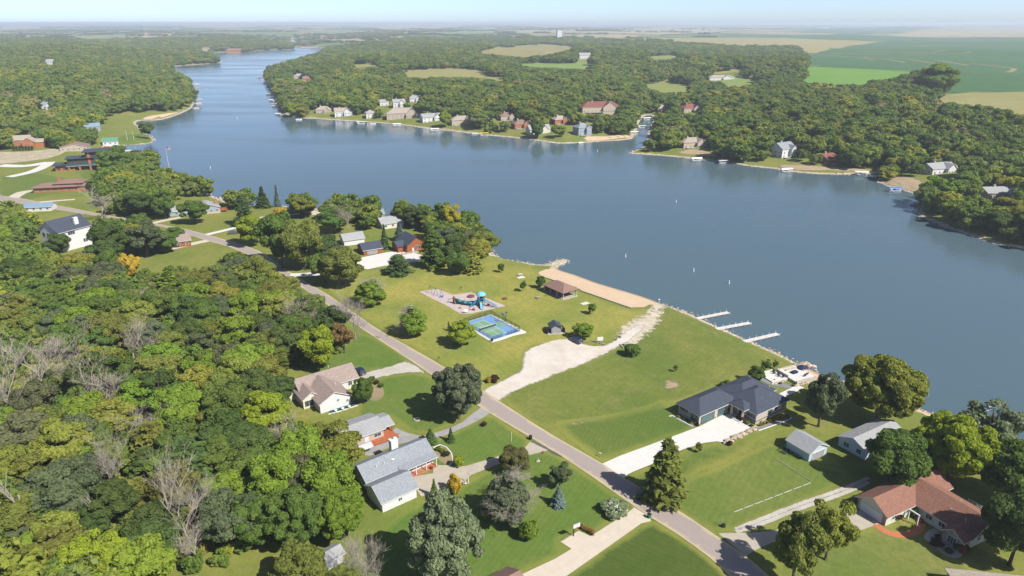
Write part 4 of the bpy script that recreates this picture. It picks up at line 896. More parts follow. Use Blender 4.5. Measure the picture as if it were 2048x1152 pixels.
h.wing(0, 12.5, 0, 11, 3, 2.3, axis='y', wall=GREYBL, rm=R_PALE); h.auto('f', gap=3); h.wing(-14, 3, 3, 11, 2.8, 1.9, wall=GREYBL, rm=R_PALE); h.window('l', 3.6, .9, 1.6, 1.1); h.window('f', 4, .9); h.chimney(11.6, 6.5, 2.5, 6.2, 1.5, 1.2, BRICKR)
mb = MB(); mb.box(-.05, 12.55, -.07, -.01, -1, .8); h.part('brick_base', mb, BRICKT)
mb = MB(); mb.box(12.7, 16.5, 1, 8, .5, .7); dk = h.part('deck', mb, LOG); mb = MB()
for k in range(6): mb.box(16.4, 16.5, 1 + k * 1.3, 1.1 + k * 1.3, -1, 1.7)
mb.box(16.4, 16.5, 1, 7.7, 1.6, 1.7); h.part('railing', mb, LOG, dk)
HOUSES.append((395, 410, 'the grey blue ranch house'))
simple('brown_house', 'brown house almost hidden by trees beside the curving road', (318, 500), 30, 14, 9, 2.8, 2, 'gable', LOG, R_TAUPE, phrase='the brown house')
simple('metal_roofed_cottage', 'low cottage with pale blue metal roof at the bend of the road', (48, 424), 12, 14, 8, 2.4, 1.5, 'gable', WHITE_S, R_BLUE, faces='f', phrase='the blue roofed cottage')
h = House('prairie_house', 'long low house with broad brown hip roofs and cedar walls', 'house', (68, 386), 14)
h.wing(0, 24, 0, 11, 2.9, 1.9, 'hip', wall=CEDAR, rm=R_BROWN, ov=1.2, trim=R_BROWN); h.auto('f', gap=4); h.wing(12, 27, 2, 11, 4.6, 1.7, 'hip', wall=CEDAR, rm=R_BROWN, ov=1.2, trim=R_BROWN); h.wing(24, 36, 1, 8, 2.9, 1.2, 'hip', wall=CEDAR, rm=R_BROWN, ov=1.0, trim=R_BROWN); h.auto('f', gap=4); h.chimney(12.5, 9, 3, 7.4, 1.6, 1.3, BRICKR)
HOUSES.append((110, 370, 'the brown hip roofed house'))
h = House('lake_mansion', 'large modern mansion of cedar and dark glass under stacked charcoal flat roofs', 'house', (112, 343), 24, sink=3)
h.wing(0, 12, 0, 10, 4.0, 0, 'flat', wall=CEDAR, rm=R_DARK, trim=DARKT, ov=1.6); h.auto('f', gap=4, w_=2.2, h_=1.7, frame=DARKT)
DARKP = plain('dark_panel', (.075, .07, .068), .6, .15)
h.wing(8, 24, 1, 13, 8.0, 0, 'flat', wall=DARKP, rm=R_DARK, trim=DARKT, ov=1.4); h.auto('f', 2, gap=3.2, w_=2.5, h_=1.9, frame=DARKT)
h.wing(20, 44, 1.5, 15, 12.0, 0, 'flat', wall=DARKP, rm=R_DARK, trim=DARKT, ov=1.8); h.auto('f', 3, gap=3.4, w_=2.7, h_=2.0, frame=DARKT)
mb = MB(); mb.box(7, 44, -1.6, .98, 2.9, 3.15); dk = h.part('balcony', mb, GREYT); mb = MB(); mb.box(7, 44, -1.6, -1.55, 3.15, 4.1); h.part('balustrade', mb, TEAL, dk)
for k in range(6):
    mb = MB(); mb.box(8 + k * 6.8, 9.2 + k * 6.8, -1.2, -.2, -2, 2.9); h.part('pier', mb, CEDAR)
for k in (21.2, 30, 36.5):
    mb = MB(); mb.box(k, k + 1.6, .9, 1.45, 3.2, 11.9); h.part('pier', mb, CEDAR)
HOUSES.append((150, 320, 'the modern lake mansion'))
h = simple('brown_roofed_house', 'buff house with low brown roof above the stone terraces', (121, 303), 20, 20, 13, 3, 2.6, 'gable', BRICKT, R_BROWN, axis='y', sink=4, phrase='the buff house above the terraces')
h = House('orange_brick_house', 'orange brick house with tan gables among trees above the terraces', 'house', (22, 296), 20, sink=4)
h.wing(0, 14, 2, 14, 6, 3, wall=CEDAR, rm=R_TAN); h.auto('f', 2); h.wing(9, 18, -3, 8, 5, 3, axis='y', wall=CEDAR, rm=R_TAN); h.auto('f', 2); h.wing(18, 24, 0, 8, 4, 2, wall=CEDAR, rm=R_TAN)
HOUSES.append((40, 282, 'the orange brick house'))
h = simple('boathouse', 'white boathouse with green metal roof by the marina cove', (206, 291), 25, 12, 9, 3.2, 2.6, 'gable', WHITE_S, R_GREEN, 'boathouse', phrase='the green roofed boathouse')
simple('blue_roofed_cottage', 'small pale cottage with blue grey roof above the cove', (170, 262), 25, 13, 9, 4, 2.6, 'gable', GREYBL, R_BLUE, phrase='the small blue roofed cottage')
simple('bottom_house', 'house of which only a brown roof peak shows beside the cream driveway', (992, 1248), 35, 7.5, 7.5, 2.6, 2.2, 'gable', BRICKT, R_BROWN, win=False)
simple('corner_house', 'house with flat grey roof cut off below the red brown roofed house', (1935, 1236), -8, 24, 9, 2.4, .5, 'gable', BRICKT, R_TAN, win=False)
h = simple('garden_shed', 'small white garden shed with grey roof between the two bushy trees', (655, 1142), 45, 3.6, 3.0, 2.2, .8, 'gable', WHITE_S, R_PALE, 'shed', win=False); h.door('f', 1.8, .9, 1.9, GREYD)
# far shore houses: (u, v, turn, length, width, wall height, roof rise, roof, wall, roof cover, storeys, label)
FAR = [(632,227,10,15,10,3.5,3,'hip',BRICKT,R_TAN,1,'grey tan roofed house first in line on the far shore beside the channel mouth'),
 (670,235,15,17,10,5.5,3,'gable',WHITE_S,R_TAN,2,'white two storey house with tan roof on the far shore'),
 (733,238,20,9,9,5.2,2.6,'hip',CREAM_S,R_PALE,2,'narrow cream house with grey roof close to the far waterline'),
 (774,241,12,34,14,6,4.5,'hip',BRICKT,R_TAN,2,'wide beige manor with many windows on the far shore'),
 (787,217,15,12,10,6,2.5,'gable',WHITE_S,R_PALE,2,'white house on the slope behind the beige manor'),
 (760,212,15,9,8,4,2,'gable',WHITE_S,R_PALE,1,'little white house among trees behind the cream house'),
 (846,246,25,20,10,5,2.6,'gable',WHITE_S,R_PALE,2,'white house with grey roof next to the beige manor'),
 (904,252,18,21,12,4.6,3.2,'hip',BRICKT,R_TAN,1,'tan hip roofed house beside a yellow green tree'),
 (1030,259,20,14,11,4.2,3,'hip',CEDAR,R_BROWN,1,'brown cedar house half hidden on the far shore'),
 (1060,271,22,18,9,4.5,3.2,'gable',CREAM_S,R_PALE,1,'cream house behind a cone shaped tree on the far lawn'),
 (1157,272,25,12,10,6.2,3.2,'hip',GREYBL,R_GREY,2,'tall blue grey house on the far point beside the inlet'),
 (1165,226,12,38,15,5,4.6,'hip',BRICKT,R_MAROON,1,'sprawling maroon roofed house high above the inlet'),
 (1368,226,15,18,13,4,4,'hip',BRICKT,R_MAROON,1,'maroon roofed house deep in the trees beyond the inlet'),
 (1367,297,15,19,13,4,2.6,'hip',BRICKT,R_TAN,1,'tan house with low hip roof on the riprap point'),
 (1563,317,30,13,11,6,3.5,'gable',WHITE_S,R_GREY,2,'white gabled house with grey roof above the far bank'),
 (1655,330,28,12,12,3.2,3,'gable',LOG,R_MAROON,1,'dark cabin with maroon roof under trees on the far bank'),
 (1864,350,20,19,10,3.4,2.6,'gable',WHITE_S,R_PALE,1,'white house with grey roof among the trees of the far right bank'),
 (1974,398,5,21,10,3,2.2,'gable',BRICKT,R_PALE,1,'low house with long grey roof close to the right edge'),
 (1419,162,8,35,14,4,3,'hip',WHITE_S,R_TAN,1,'long white farmhouse with grey tan roof beside the distant meadow'),
 (404,101,10,26,16,8,5,'hip',BRICKT,R_BROWN,2,'brown roofed villa on the distant channel bank'),
 (452,105,10,60,18,8,6,'hip',CEDAR,R_BROWN,2,'long brown lodge at the waterline of the distant channel'),
 (86,129,10,36,16,5,5,'gable',WHITE_S,R_PALE,1,'white roofed house lost in the distant wooded hill'),
 (76,218,10,15,9,4,2,'gable',WHITE_S,R_BLUE,1,'pale house with blue white roof in the wooded slope'),
 (1159,118,10,26,14,8,5,'gable',WHITE_S,R_PALE,2,'white farmhouse beside the distant bright green field'),
 (588,158,12,16,11,4.5,3,'hip',BRICKT,R_PALE,1,'grey roofed house on the channel hill above the docks'),
 (606,163,14,14,10,4,3,'gable',CEDAR,R_BROWN,1,'orange brown house on the channel hill above the docks'),
 (1316,224,10,16,9,3.5,2.6,'gable',BRICKT,R_TAN,1,'tan cottage at the upper end of the inlet'),
 (1110,250,20,13,10,4.2,2.8,'hip',CEDAR,R_TAN,1,'cedar cottage among trees behind the far point'),
 (820,205,12,12,9,4,2.6,'gable',WHITE_S,R_PALE,1,'white gabled cottage in the trees above the beige manor'),
 (1002,242,15,14,10,4,2.8,'hip',BRICKT,R_BROWN,1,'brown roofed cottage in the trees of the far shore'),
 (601,95,3,70,25,6,4,'gable',WHITE_S,R_MAROON,1,'long white and red marina building at the far end of the channel')]
FAR = [(q[0], q[1], q[2], q[3] * 1.2, q[4] * 1.15, q[5] * 1.2, q[6] * 1.15) + q[7:] if q[1] > 150 else q for q in FAR]
for q in FAR:
    simple('far_house', q[11], (q[0], q[1]), q[2], q[3], q[4], q[5], q[6], q[7], q[8], q[9], storeys=q[10], faces='f' if q[3] < 14 else 'fl', gap=4.2, sink=6)
    if q[3] > 11 and q[1] > 150:      # a cross gable, a deck towards the water
        hf = House.__new__(House); hf.r = bpy.data.objects[[o.name for o in COL.objects if o.get('label') == q[11]][0]]; hf.sink = 6; L4, W4 = q[3], q[4]
        hf.wing(L4 * .52, L4 * .86, -2.6, W4 * .5, q[5] * .96, min(q[6], L4 * .17) * 1.05, 'gable', 'y', q[8], q[9], TRIM, .45); hf.auto('f', q[10], gap=2.4)
        mb = MB(); mb.box(L4 * .08, L4 * .5, -3.2, -.02, .4, .62); dk = mb.build('deck', GREYW, hf.r); mb = MB(); mb.box(L4 * .08, L4 * .5, -3.2, -3.12, 1.4, 1.5)
        for k in range(7): mb.box(L4 * (.08 + .07 * k), L4 * (.08 + .07 * k) + .09, -3.2, -3.12, -2.5, 1.4)
        mb.build('railing', TRIM, dk); hf.chimney(L4 * .3, W4 * .5, q[5], q[5] + q[6] + 1.3, 1.2, 1.0, LEDGE)
    if q[1] > 200: HOUSES.append((q[0] + 10, q[1] - 8, 'the ' + ' '.join(q[11].split()[:5])))
p0 = G(1118, 79); t_ = empty('white_tower', tuple(p0), .2, 'white square storage tower standing over the distant tree line', 'tower')
mb = MB(); mb.box(-11, 11, -10, 10, -6, 40); mb.build('shaft', WHITE_S, t_); mb = MB(); mb.box(-11.5, 11.5, -10.5, 10.5, 40, 41.2); mb.build('cap', R_PALE, t_)
for k, (u_, v_, L_, lab) in enumerate(((1636, 57, 160, 'long white farm shed on the horizon beyond the bean fields'), (1872, 52.5, 260, 'distant farmstead of pale sheds at the skyline above the tan field'), (444, 48.5, 230, 'row of white poultry sheds at the skyline over the wooded hill'), (968, 58.5, 130, 'white farm buildings at the skyline left of the tan fields'))):
    simple('farm_shed', lab, (u_, v_), 4, L_, 40, 10, 8, 'gable', WHITE_S, R_PALE, 'farm shed', win=False, sink=12, ov=1)

# ---------------------------------------------------------------- trees one can tell apart: (u, v of the foot, v of the top, width in photo px, kind, colour, label)
C_ = dict(dk=(.094,.153,.048), md=(.132,.217,.052), ol=(.207,.242,.058), lm=(.315,.395,.041), lg=(.217,.330,.046), ye=(.516,.459,.041), gd=(.600,.436,.056), og=(.600,.307,.065), sv=(.267,.330,.186),
          gg=(.146,.180,.096), bs=(.186,.267,.258), br=(.168,.168,.067), pn=(.103,.175,.065), wl=(.282,.315,.062), ro=(.177,.096,.073), gk=(.165,.200,.120), rs=(.336,.213,.095), tw=(.323,.274,.209))
SINGLE = [
 (918,838,705,132,'bigoak','gk','large dark round tree shading the road opposite the gravel lot'),
 (1327,1000,868,92,'cedar','ol','tall olive green cedar standing by the white driveway at the road'),
 (895,1165,968,172,'willow','sv','huge silvery green tree below the blue grey roofed house'),
 (1010,1040,922,104,'topbare','gk','grey green tree with bare twiggy top on the lawn behind the blue spruce'),
 (1031,948,886,68,'oak','br','dark reddish olive tree overhanging the tan driveway'),
 (1119,975,918,56,'airy','gg','thin leafed young tree just behind the blue spruce'),
 (1116,1011,967,36,'spruce','bs','small blue spruce alone on the striped lawn'),
 (1056,1078,1032,46,'shrub','lg','round green bush on the lawn near the basketball hoop'),
 (917,934,908,27,'shrub','lm','small bright round bush at the curve of the tan driveway'),
 (902,884,852,21,'spruce','pn','small pine beside the grey asphalt drive'),
 (861,885,852,32,'spruce','pn','dark evergreen at the corner of the blue grey roofed house'),
 (1228,1027,992,66,'shrub','sv','wide clump of white flowering bushes by the road at the cream driveway'),
 (910,985,940,32,'shrub','gd','yellow tipped bush at the foot of the tan driveway'),
 (869,995,955,24,'spruce','md','narrow green arborvitae beside the tan driveway'),
 (197,1185,1066,148,'bigoak','lm','glowing lime yellow tree at the lower edge of the wood'),
 (738,1180,1072,100,'twiggy','tw','leafless grey bush on the grass beside the garden shed'),
 (604,1180,1075,105,'oak','ol','soft olive tree standing beside the garden shed'),
 (1585,1165,1008,110,'airy','ol','tall loose olive tree by the fork of the driveways'),
 (1650,1120,985,95,'airy','wl','yellowish loose tree crowding the fork of the driveways'),
 (1780,970,852,118,'oak','md','broad green tree with pale trunk in front of the pale blue house'),
 (1895,958,822,152,'bigoak','lm','bright yellow green maple between the pale blue house and the lake'),
 (1962,925,806,118,'airy','sv','silvery willow leaning to the lake behind the yellow green maple'),
 (2012,1005,888,125,'oak','md','big green tree between the silvery willow and the red brown roof'),
 (2018,1130,1000,112,'oak','dk','very dark tree at the corner of the red brown roofed house'),
 (1752,842,697,162,'bigoak','wl','giant yellowing tree on the shore next to the small beach'),
 (1637,853,742,84,'airy','gg','dark feathery tree close beside the giant yellowing tree'),
 (1512,765,728,34,'oak','md','small dark tree behind the charcoal roofed house'),
 (1530,742,716,26,'airy','md','slim tree behind the charcoal roofed house near the shore'),
 (1549,738,718,14,'airy','ol','tiny stake tree on the grass by the small beach'),
 (1452,775,757,26,'shrub','md','low bush at the far side of the charcoal roof'),
 (828,672,596,62,'topbare','lg','conical lime tree with bare twig top by the park road'),
 (742,610,545,66,'topbare','lg','twiggy topped lime tree where the park lawn meets the road'),
 (924,692,628,64,'pyramid','lm','full lime green cone tree at the corner of the ball court'),
 (797,548,502,58,'pine','pn','spreading dark pine at the edge of the white concrete court'),
 (868,535,452,64,'pine','md','tall layered pine beside the red log house'),
 (1002,545,519,15,'oak','md','little round tree by the shore path near the jetty'),
 (1046,583,551,18,'airy','md','thin young tree halfway between playground and beach'),
 (1081,577,548,22,'oak','md','small round tree beside the open pavilion'),
 (1184,629,600,19,'oak','lg','small bright tree between pavilion and gravel lot'),
 (1165,678,640,45,'oak','lg','round two tone tree behind the parked dark van'),
 (1264,712,683,40,'shrub','md','low spreading tree at the edge of the gravel lot'),
 (1350,744,725,11,'airy','md','lone sapling on the open slope above the docks'),
 (898,662,633,8,'cedar','md','slender young conifer in front of the lime cone tree'),
 (1397,905,868,17,'airy','ol','young ornamental tree on the white driveway edge'),
 (728,808,742,44,'oak','md','small garden tree in front of the taupe roofed house'),
 (640,742,640,76,'round','lm','yellow green tree at the corner of the park road lawn'),
 (712,680,590,72,'twiggy','br','tangled grey brown bare tree leaning over the park road'),
 (690,706,640,52,'airy','rs','thin rusty orange tree at the bend of the park road'),
 (566,537,420,92,'oak','md','large green tree overhanging the bend of the road'),
 (612,540,432,100,'oak','ol','large olive tree beside the bend of the road'),
 (688,572,487,92,'oak','ol','spreading olive tree in front of the white concrete court'),
 (505,492,424,64,'round','lm','lime yellow round tree at the roadside before the pines'),
 (562,438,413,28,'round','gd','small golden tree on the lake lawn'),
 (770,497,446,26,'spruce','pn','dark narrow conifer in front of the pale house'),
 (800,482,440,30,'spruce','bs','blue grey spruce beside the pale house'),
 (490,452,388,40,'pine','pn','dark pine left of the lime yellow tree'),
 (527,415,372,38,'spruce','pn','dark green pine on the lake shore gap'),
 (556,414,371,17,'spruce','bs','slim grey spruce on the lake shore gap'),
 (332,438,377,46,'pyramid','md','dense round tree in front of the grey blue ranch house'),
 (391,448,398,60,'round','md','round dark tree hiding the middle of the grey blue ranch house'),
 (205,440,388,74,'bare','tw','wide leafless grey tree behind the tall white house'),
 (224,514,446,62,'oak','dk','dark green tree at the corner of the tall white house'),
 (296,515,442,84,'airy','gg','grey green tree beside the brown house'),
 (352,488,452,36,'oak','md','small tree at the end of the drive of the brown house'),
 (120,506,468,44,'oak','dk','dark bushy tree at the foot of the tall white house'),
 (336,506,462,44,'oak','md','leafy tree standing before the brown house'),
 (284,470,428,50,'oak','md','leafy tree behind the roof of the brown house'),
 (172,528,502,24,'spruce','bs','little blue spruce below the tall white house'),
 (905,468,386,48,'airy','ye','tall golden yellow tree among the peninsula trees'),
 (265,565,505,42,'round','gd','golden orange tree standing out of the wood below the tall white house'),
 (430,620,560,72,'round','wl','pale yellow green round tree in the upper wood'),
 (700,470,420,50,'bare','tw','pale leafless tree behind the white garage'),
 (540,870,772,96,'oak','lm','bright lime oak at the edge of the wood by the taupe roofed house'),
 (612,960,842,110,'oak','lg','fresh green walnut hiding the end of the buff brick house'),
 (560,1010,895,115,'oak','lg','fresh green walnut in the wood below the lime oak'),
 (668,1020,895,120,'oak','lg','fresh green walnut pressed against the blue grey roofed house'),
 (595,1090,960,135,'bigoak','md','massive walnut on the wood edge above the garden shed'),
 (682,1075,960,125,'bigoak','lg','massive walnut touching the corner of the blue grey roofed house'),
 (525,940,860,90,'oak','md','deep green walnut behind the fresh green walnuts'),
 (225,820,725,120,'bare','tw','broad leafless tree in the middle of the wood'),
 (90,800,680,140,'bare','tw','largest leafless tree at the side of the wood'),
 (30,860,720,110,'bare','tw','tall leafless tree cut by the picture edge'),
 (150,790,712,90,'bare','tw','leafless tree between the two largest bare trees'),
 (275,735,660,96,'bare','tw','leafless tree with curved white limbs near the wood centre'),
 (320,880,800,105,'bare','tw','tangled fallen looking leafless tree in the wood'),
 (380,1090,955,125,'bare','tw','leafless tree with sweeping branches near the wood bottom'),
 (400,1130,1035,110,'bare','tw','broken leafless tree with drooping limbs at the wood bottom'),
 (362,1075,935,50,'snag','tw','tall forked dead trunk in the lower wood'),
 (60,1075,940,50,'snag','tw','leaning dead trunk at the lower wood edge'),
 (205,1060,985,30,'snag','tw','short broken dead trunk in the lower wood'),
 (285,625,575,80,'bare','tw','grey leafless crown in the upper wood'),
 (230,1010,890,95,'bare','tw','sparse leafless tree in the dark lower wood'),
 (280,1060,1010,75,'cedar','ol','rusty olive juniper mound in the lower wood'),
 (120,1060,990,80,'cedar','md','green juniper mound in the lower wood'),
 (345,965,895,85,'round','lg','bright green round tree in the lower wood'),
 (300,1090,1050,50,'shrub','og','rusty orange bush above the glowing lime tree'),
 (310,900,875,26,'shrub','og','small orange bush deep in the wood'),
 (230,925,905,18,'shrub','gd','small golden bush under the broad leafless tree'),
 (48,1100,1040,70,'oak','gg','dull green tree at the lower picture corner of the wood'),
 (1075,276,238,32,'pyramid','md','cone shaped green tree on the far lawn'),
 (890,254,222,28,'round','lm','yellow green round tree on the far shore between two houses'),
 (584,234,204,30,'round','lm','lime tree at the tip of the far channel mouth'),
 (1868,190,136,78,'oak','lg','pale green tree clump standing out of the distant hedge'),
 (237,352,296,60,'oak','md','round tree beside the modern lake mansion'),
 (298,279,247,28,'airy','md','lone tree on the tip of the cove lawn'),
]
def px_tree(u, v, vt, w_, kind, col, label=None, group=None, name=None):
    p = G(u, v); D = math.sqrt(p[0] ** 2 + p[1] ** 2 + (HC - p[2]) ** 2); dip = math.asin((HC - p[2]) / D)
    W = w_ * D / FPX; Hh = max(.8, ((v - vt) * D / FPX - .42 * W * math.sin(dip)) / math.cos(dip))
    Hh = min(Hh, W * (2.6 if kind in ('spruce', 'pine', 'cedar', 'snag') else 1.3))
    c = np.array(C_[col]) * random.uniform(.92, 1.08)
    big = kind == 'shrub'
    return tree(kind, p[0], p[1], W * (.80 if kind in ('bigoak', 'willow') else .93), Hh, tuple(c), name, label, 'bush' if kind in ('shrub', 'twiggy') else 'tree', group)
MARK = []
for q in SINGLE:
    o_ = px_tree(*q)
    if q[0] == 1228:      # white blooms on the lake side of the clump
        rf = random.Random(3); mb = MB()
        for k in range(120):
            a_ = rf.uniform(0, 6.28); r_ = rf.uniform(.3, 1.5); mb.blob((r_ * math.cos(a_), r_ * math.sin(a_), 2.5 - .55 * r_ ** 2 + rf.uniform(-.1, .35)), rf.uniform(.04, .085), 0, k, sub=0)
        props(mb.build('blossoms', plain('white_petal', (.85, .85, .82), .8, .06), o_), None, None, None, 'stuff')
    MARK.append((q[0], (q[1] + q[2]) / 2, q[3]))

# ---------------------------------------------------------------- the woods
SHORE_FAR = SHORE[SHORE.index((653,96.5)):]
Z_LEFT = [(-80,500),(60,498),(190,525),(250,528),(300,545),(420,532),(470,512),(520,535),(570,562),(640,612),(690,650),(690,700),(640,735),(585,765),(560,790),(590,840),(680,870),(720,960),(700,1010),(650,1050),(560,1085),(500,1105),(440,1130),(310,1140),(260,1200),(-100,1200)]
Z_MORE = [[(-60,400),(30,408),(75,430),(72,480),(-60,500)], [(180,455),(240,450),(330,462),(340,470),(240,520),(180,505)], [(255,330),(330,345),(420,352),(498,362),(500,398),(440,405),(380,400),(320,405),(250,415),(205,400),(190,360),(215,335)],
          [(575,372),(660,362),(720,384),(800,372),(880,378),(940,420),(985,455),(990,500),(960,525),(890,525),(860,470),(800,448),(745,440),(720,470),(640,440),(590,420),(570,400)],
          [(240,418),(320,405),(330,425),(250,432),(180,425)], [(640,470),(672,460),(672,520),(640,540)], [(185,300),(215,305),(300,312),(308,330),(250,345),(200,330)], [(-60,262),(20,260),(25,280),(-60,296)], [(60,240),(165,245),(200,255),(190,285),(110,285),(70,270)], [(232,230),(282,238),(280,268),(240,268)]]
Z_FAR = [[(-120,66),(280,60),(400,62),(570,72),(585,96),(510,103),(440,104),(420,108),(441,122),(345,130),(330,136),(384,163),(381,176),(388,200),(370,220),(300,232),(270,236),(240,240),(170,240),(120,262),(-120,275)],
         SHORE_FAR + [(2500,250),(2048,238),(1990,228),(1900,215),(1815,206),(1850,196),(1890,184),(1902,165),(1890,143),(1850,138),(1830,150),(1760,166),(1715,176),(1620,172),(1585,163),(1610,148),(1612,112),(1590,92),(1480,92),(1330,84),(1200,83),(1110,70),(1000,73),(850,75),(700,95),(653,97)]]
CLEAR = [[(945,104),(1000,93),(1080,87),(1140,90),(1152,97),(1090,108),(1045,114),(1010,110)], [(806,138),(900,135),(965,138),(970,150),(1010,154),(1005,163),(985,158),(950,154),(870,153),(815,155)],
 [(1028,127),(1090,124),(1175,125),(1190,132),(1175,137),(1100,135),(1040,131)], [(1282,168),(1330,160),(1380,168),(1375,180),(1320,182),(1298,176)], [(1440,164),(1500,152),(1520,157),(1510,168),(1450,172)], [(1422,144),(1480,136),(1500,140),(1440,148)],
 [(604,236),(640,228),(665,232),(720,238),(760,234),(835,243),(860,250),(945,254),(960,262),(955,268),(860,258),(720,244)], [(1000,262),(1030,258),(1060,268),(1100,272),(1150,274),(1165,284),(1100,284),(1010,273)], [(1160,266),(1190,262),(1262,268),(1262,278),(1170,284)],
 [(1262,303),(1340,296),(1420,296),(1435,318),(1380,316)], [(1510,322),(1560,316),(1600,318),(1660,332),(1745,338),(1740,348),(1600,346),(1510,332)], [(1765,362),(1800,348),(1860,350),(1860,370),(1830,390),(1775,373)],
 [(1268,230),(1310,226),(1310,262),(1270,276)], [(215,225),(270,220),(275,246),(230,262),(190,262)], [(250,230),(300,215),(345,222),(384,208),(370,224),(310,240),(270,246)], [(0,300),(200,290),(225,268),(310,262),(310,290),(205,310),(190,350),(160,390),(60,400),(-60,400),(-60,300)],
 [(250,512),(330,498),(430,482),(470,500),(425,528),(320,540),(280,540)], [(70,418),(190,418),(192,452),(186,500),(150,502),(70,488)],
 [(572,730),(720,722),(720,800),(705,835),(640,825),(590,800)], [(690,820),(800,815),(815,880),(745,905),(690,890)], [(730,880),(880,875),(900,990),(745,1030)], [(645,1095),(685,1090),(690,1145),(645,1145)], [(670,455),(760,455),(760,515),(670,505)], [(752,430),(800,430),(800,462),(752,462)], [(808,452),(850,455),(850,520),(808,512)], [(345,388),(445,390),(470,440),(345,435)], [(300,462),(350,462),(350,500),(300,500)], [(615,415),(655,418),(650,440),(615,435)], [(540,398),(575,398),(575,425),(540,425)]]
for q in FAR:      # keep the far houses in view
    p_ = G(q[0], q[1]); D_ = math.hypot(p_[0], p_[1]); k_ = FPX / D_; wpx = q[3] * k_; hpx = (q[5] + q[6]) * k_
    CLEAR.append([(q[0] - 4 * k_ - 1, q[1] + 1), (q[0] + wpx * .9, q[1] + 1), (q[0] + wpx * .9, q[1] - hpx), (q[0] - 4 * k_ - 1, q[1] - hpx)])
CLEAR += [q[0] for q in FIELDS2]
CLEAR += [[(1112,64),(1128,64),(1128,76),(1112,76)]]
def in_any(px, py, polys):
    r = np.zeros(len(px), bool)
    for P in polys: r |= inside(px, py, P)
    return r
def candidates(step, x0, x1, y0, y1, rng):
    gx, gy = np.meshgrid(np.arange(x0, x1, step), np.arange(y0, y1, step)); n = gx.size
    return gx.ravel() + rng.uniform(-.42, .42, n) * step, gy.ravel() + rng.uniform(-.42, .42, n) * step
def woods(step, y0, y1, half, zones, hrange, wfac, rng, thin=0.0, x_lo=None, x_hi=None):
    x, y = candidates(step, x_lo if x_lo is not None else -half, x_hi if x_hi is not None else half, y0, y1, rng)
    z = height(x, y); k = (z > .45); x, y, z = x[k], y[k], z[k]
    Hh = rng.uniform(*hrange, len(x)) * (1 - .12 * rng.random(len(x))); W = Hh * rng.uniform(*wfac, len(x))
    u, v = proj(x, y, z + Hh * .55); k = (u > -90) & (u < 2140) & (v < 1230); x, y, z, Hh, W, u, v = [a[k] for a in (x, y, z, Hh, W, u, v)]
    ok = in_any(u, v, zones); 
    dep = np.sqrt(x * x + y * y + (HC - z) ** 2); r = W * .36 * FPX / dep; ut, vt = proj(x, y, z + Hh * .92); ub, vb = proj(x, y, z + Hh * .2)
    for (a, b) in ((u, v), (ut, vt), (u - r, v), (u + r, v), (ub, vb)): ok &= ~in_any(a, b, CLEAR)
    if thin > 0: ok &= rng.random(len(x)) > thin
    return [a[ok] for a in (x, y, z, Hh, W, u, v)] + [r[ok]]
rw = np.random.default_rng(21)
near = [woods(7.4, 90, 345, 330, [Z_LEFT], (7.5, 13.5), (.78, 1.05), rw, .03, -330, 20), woods(8.5, 240, 640, 560, Z_MORE, (9, 15), (.75, 1.0), rw, .04)]
mid = [woods(9.6, 300, 1000, 900, Z_FAR, (7.5, 18), (.7, 1.1), rw, .05)]
far_ = [woods(12, 1000, 1900, 1500, Z_FAR, (8, 19), (.75, 1.2), rw, .05), woods(18, 1900, 3400, 2600, Z_FAR, (11, 17), (1.2, 1.7), rw, .08)]
A = [np.concatenate([q[i] for q in near + mid + far_]) for i in range(8)]
# keep off trees already standing, roads and drives
keep = np.ones(len(A[0]), bool)
for (u_, v_, w_) in MARK:
    keep &= ~((np.abs(A[5] - u_) < w_ * .26) & (np.abs(A[6] - v_) < w_ * .30))
road_poly = np.array([G(*q)[:2] for q in ROAD_L + ROAD_R[::-1]]); keep &= ~inside(A[0], A[1], road_poly); keep &= shore_dist(A[0], A[1], road_poly) > 3.0
A = [a[keep] for a in A]
size = A[7] * np.where(A[6] > 1152, .3, 1) * np.where((A[5] < -10) | (A[5] > 2058), .3, 1)
order = np.argsort(-size); N_IND = max(0, 300 - len(SINGLE)); ind = order[:N_IND]; rest = order[N_IND:]
PAL = [('dk', 'dark green'), ('md', 'mid green'), ('md', 'leaf green'), ('gg', 'grey green'), ('ol', 'olive green'), ('lg', 'fresh green'), ('ol', 'dull olive'), ('dk', 'deep green'), ('wl', 'yellowish green')]
ANCH = [(u, v, t) for u, v, t in HOUSES] + [(q[0], (q[1] + q[2]) / 2, 'the ' + ' '.join(q[6].split()[:6])) for q in SINGLE if q[4] in ('bare', 'cedar', 'snag') or q[5] in ('gd', 'lm', 'og', 'ye', 'wl')]
USED = set()
def woods_label(u, v, colour, shape):
    best = sorted(ANCH, key=lambda a: (a[0] - u) ** 2 + (1.6 * (a[1] - v)) ** 2)
    for a in best[:14]:
        du, dv = u - a[0], v - a[1]
        rel_ = ('right of' if du > 0 else 'left of') if abs(du) > 1.3 * abs(dv) else ('just below' if dv > 0 else 'just above')
        ph = ' '.join(a[2].split()[:8])
        lab = f'{colour} {shape} {rel_} {ph}'; w16 = lab.split(); lab = ' '.join(w16[:16])
        if lab not in USED: USED.add(lab); return lab
    return f'{colour} {shape} deep in the wood'
rk = random.Random(5)
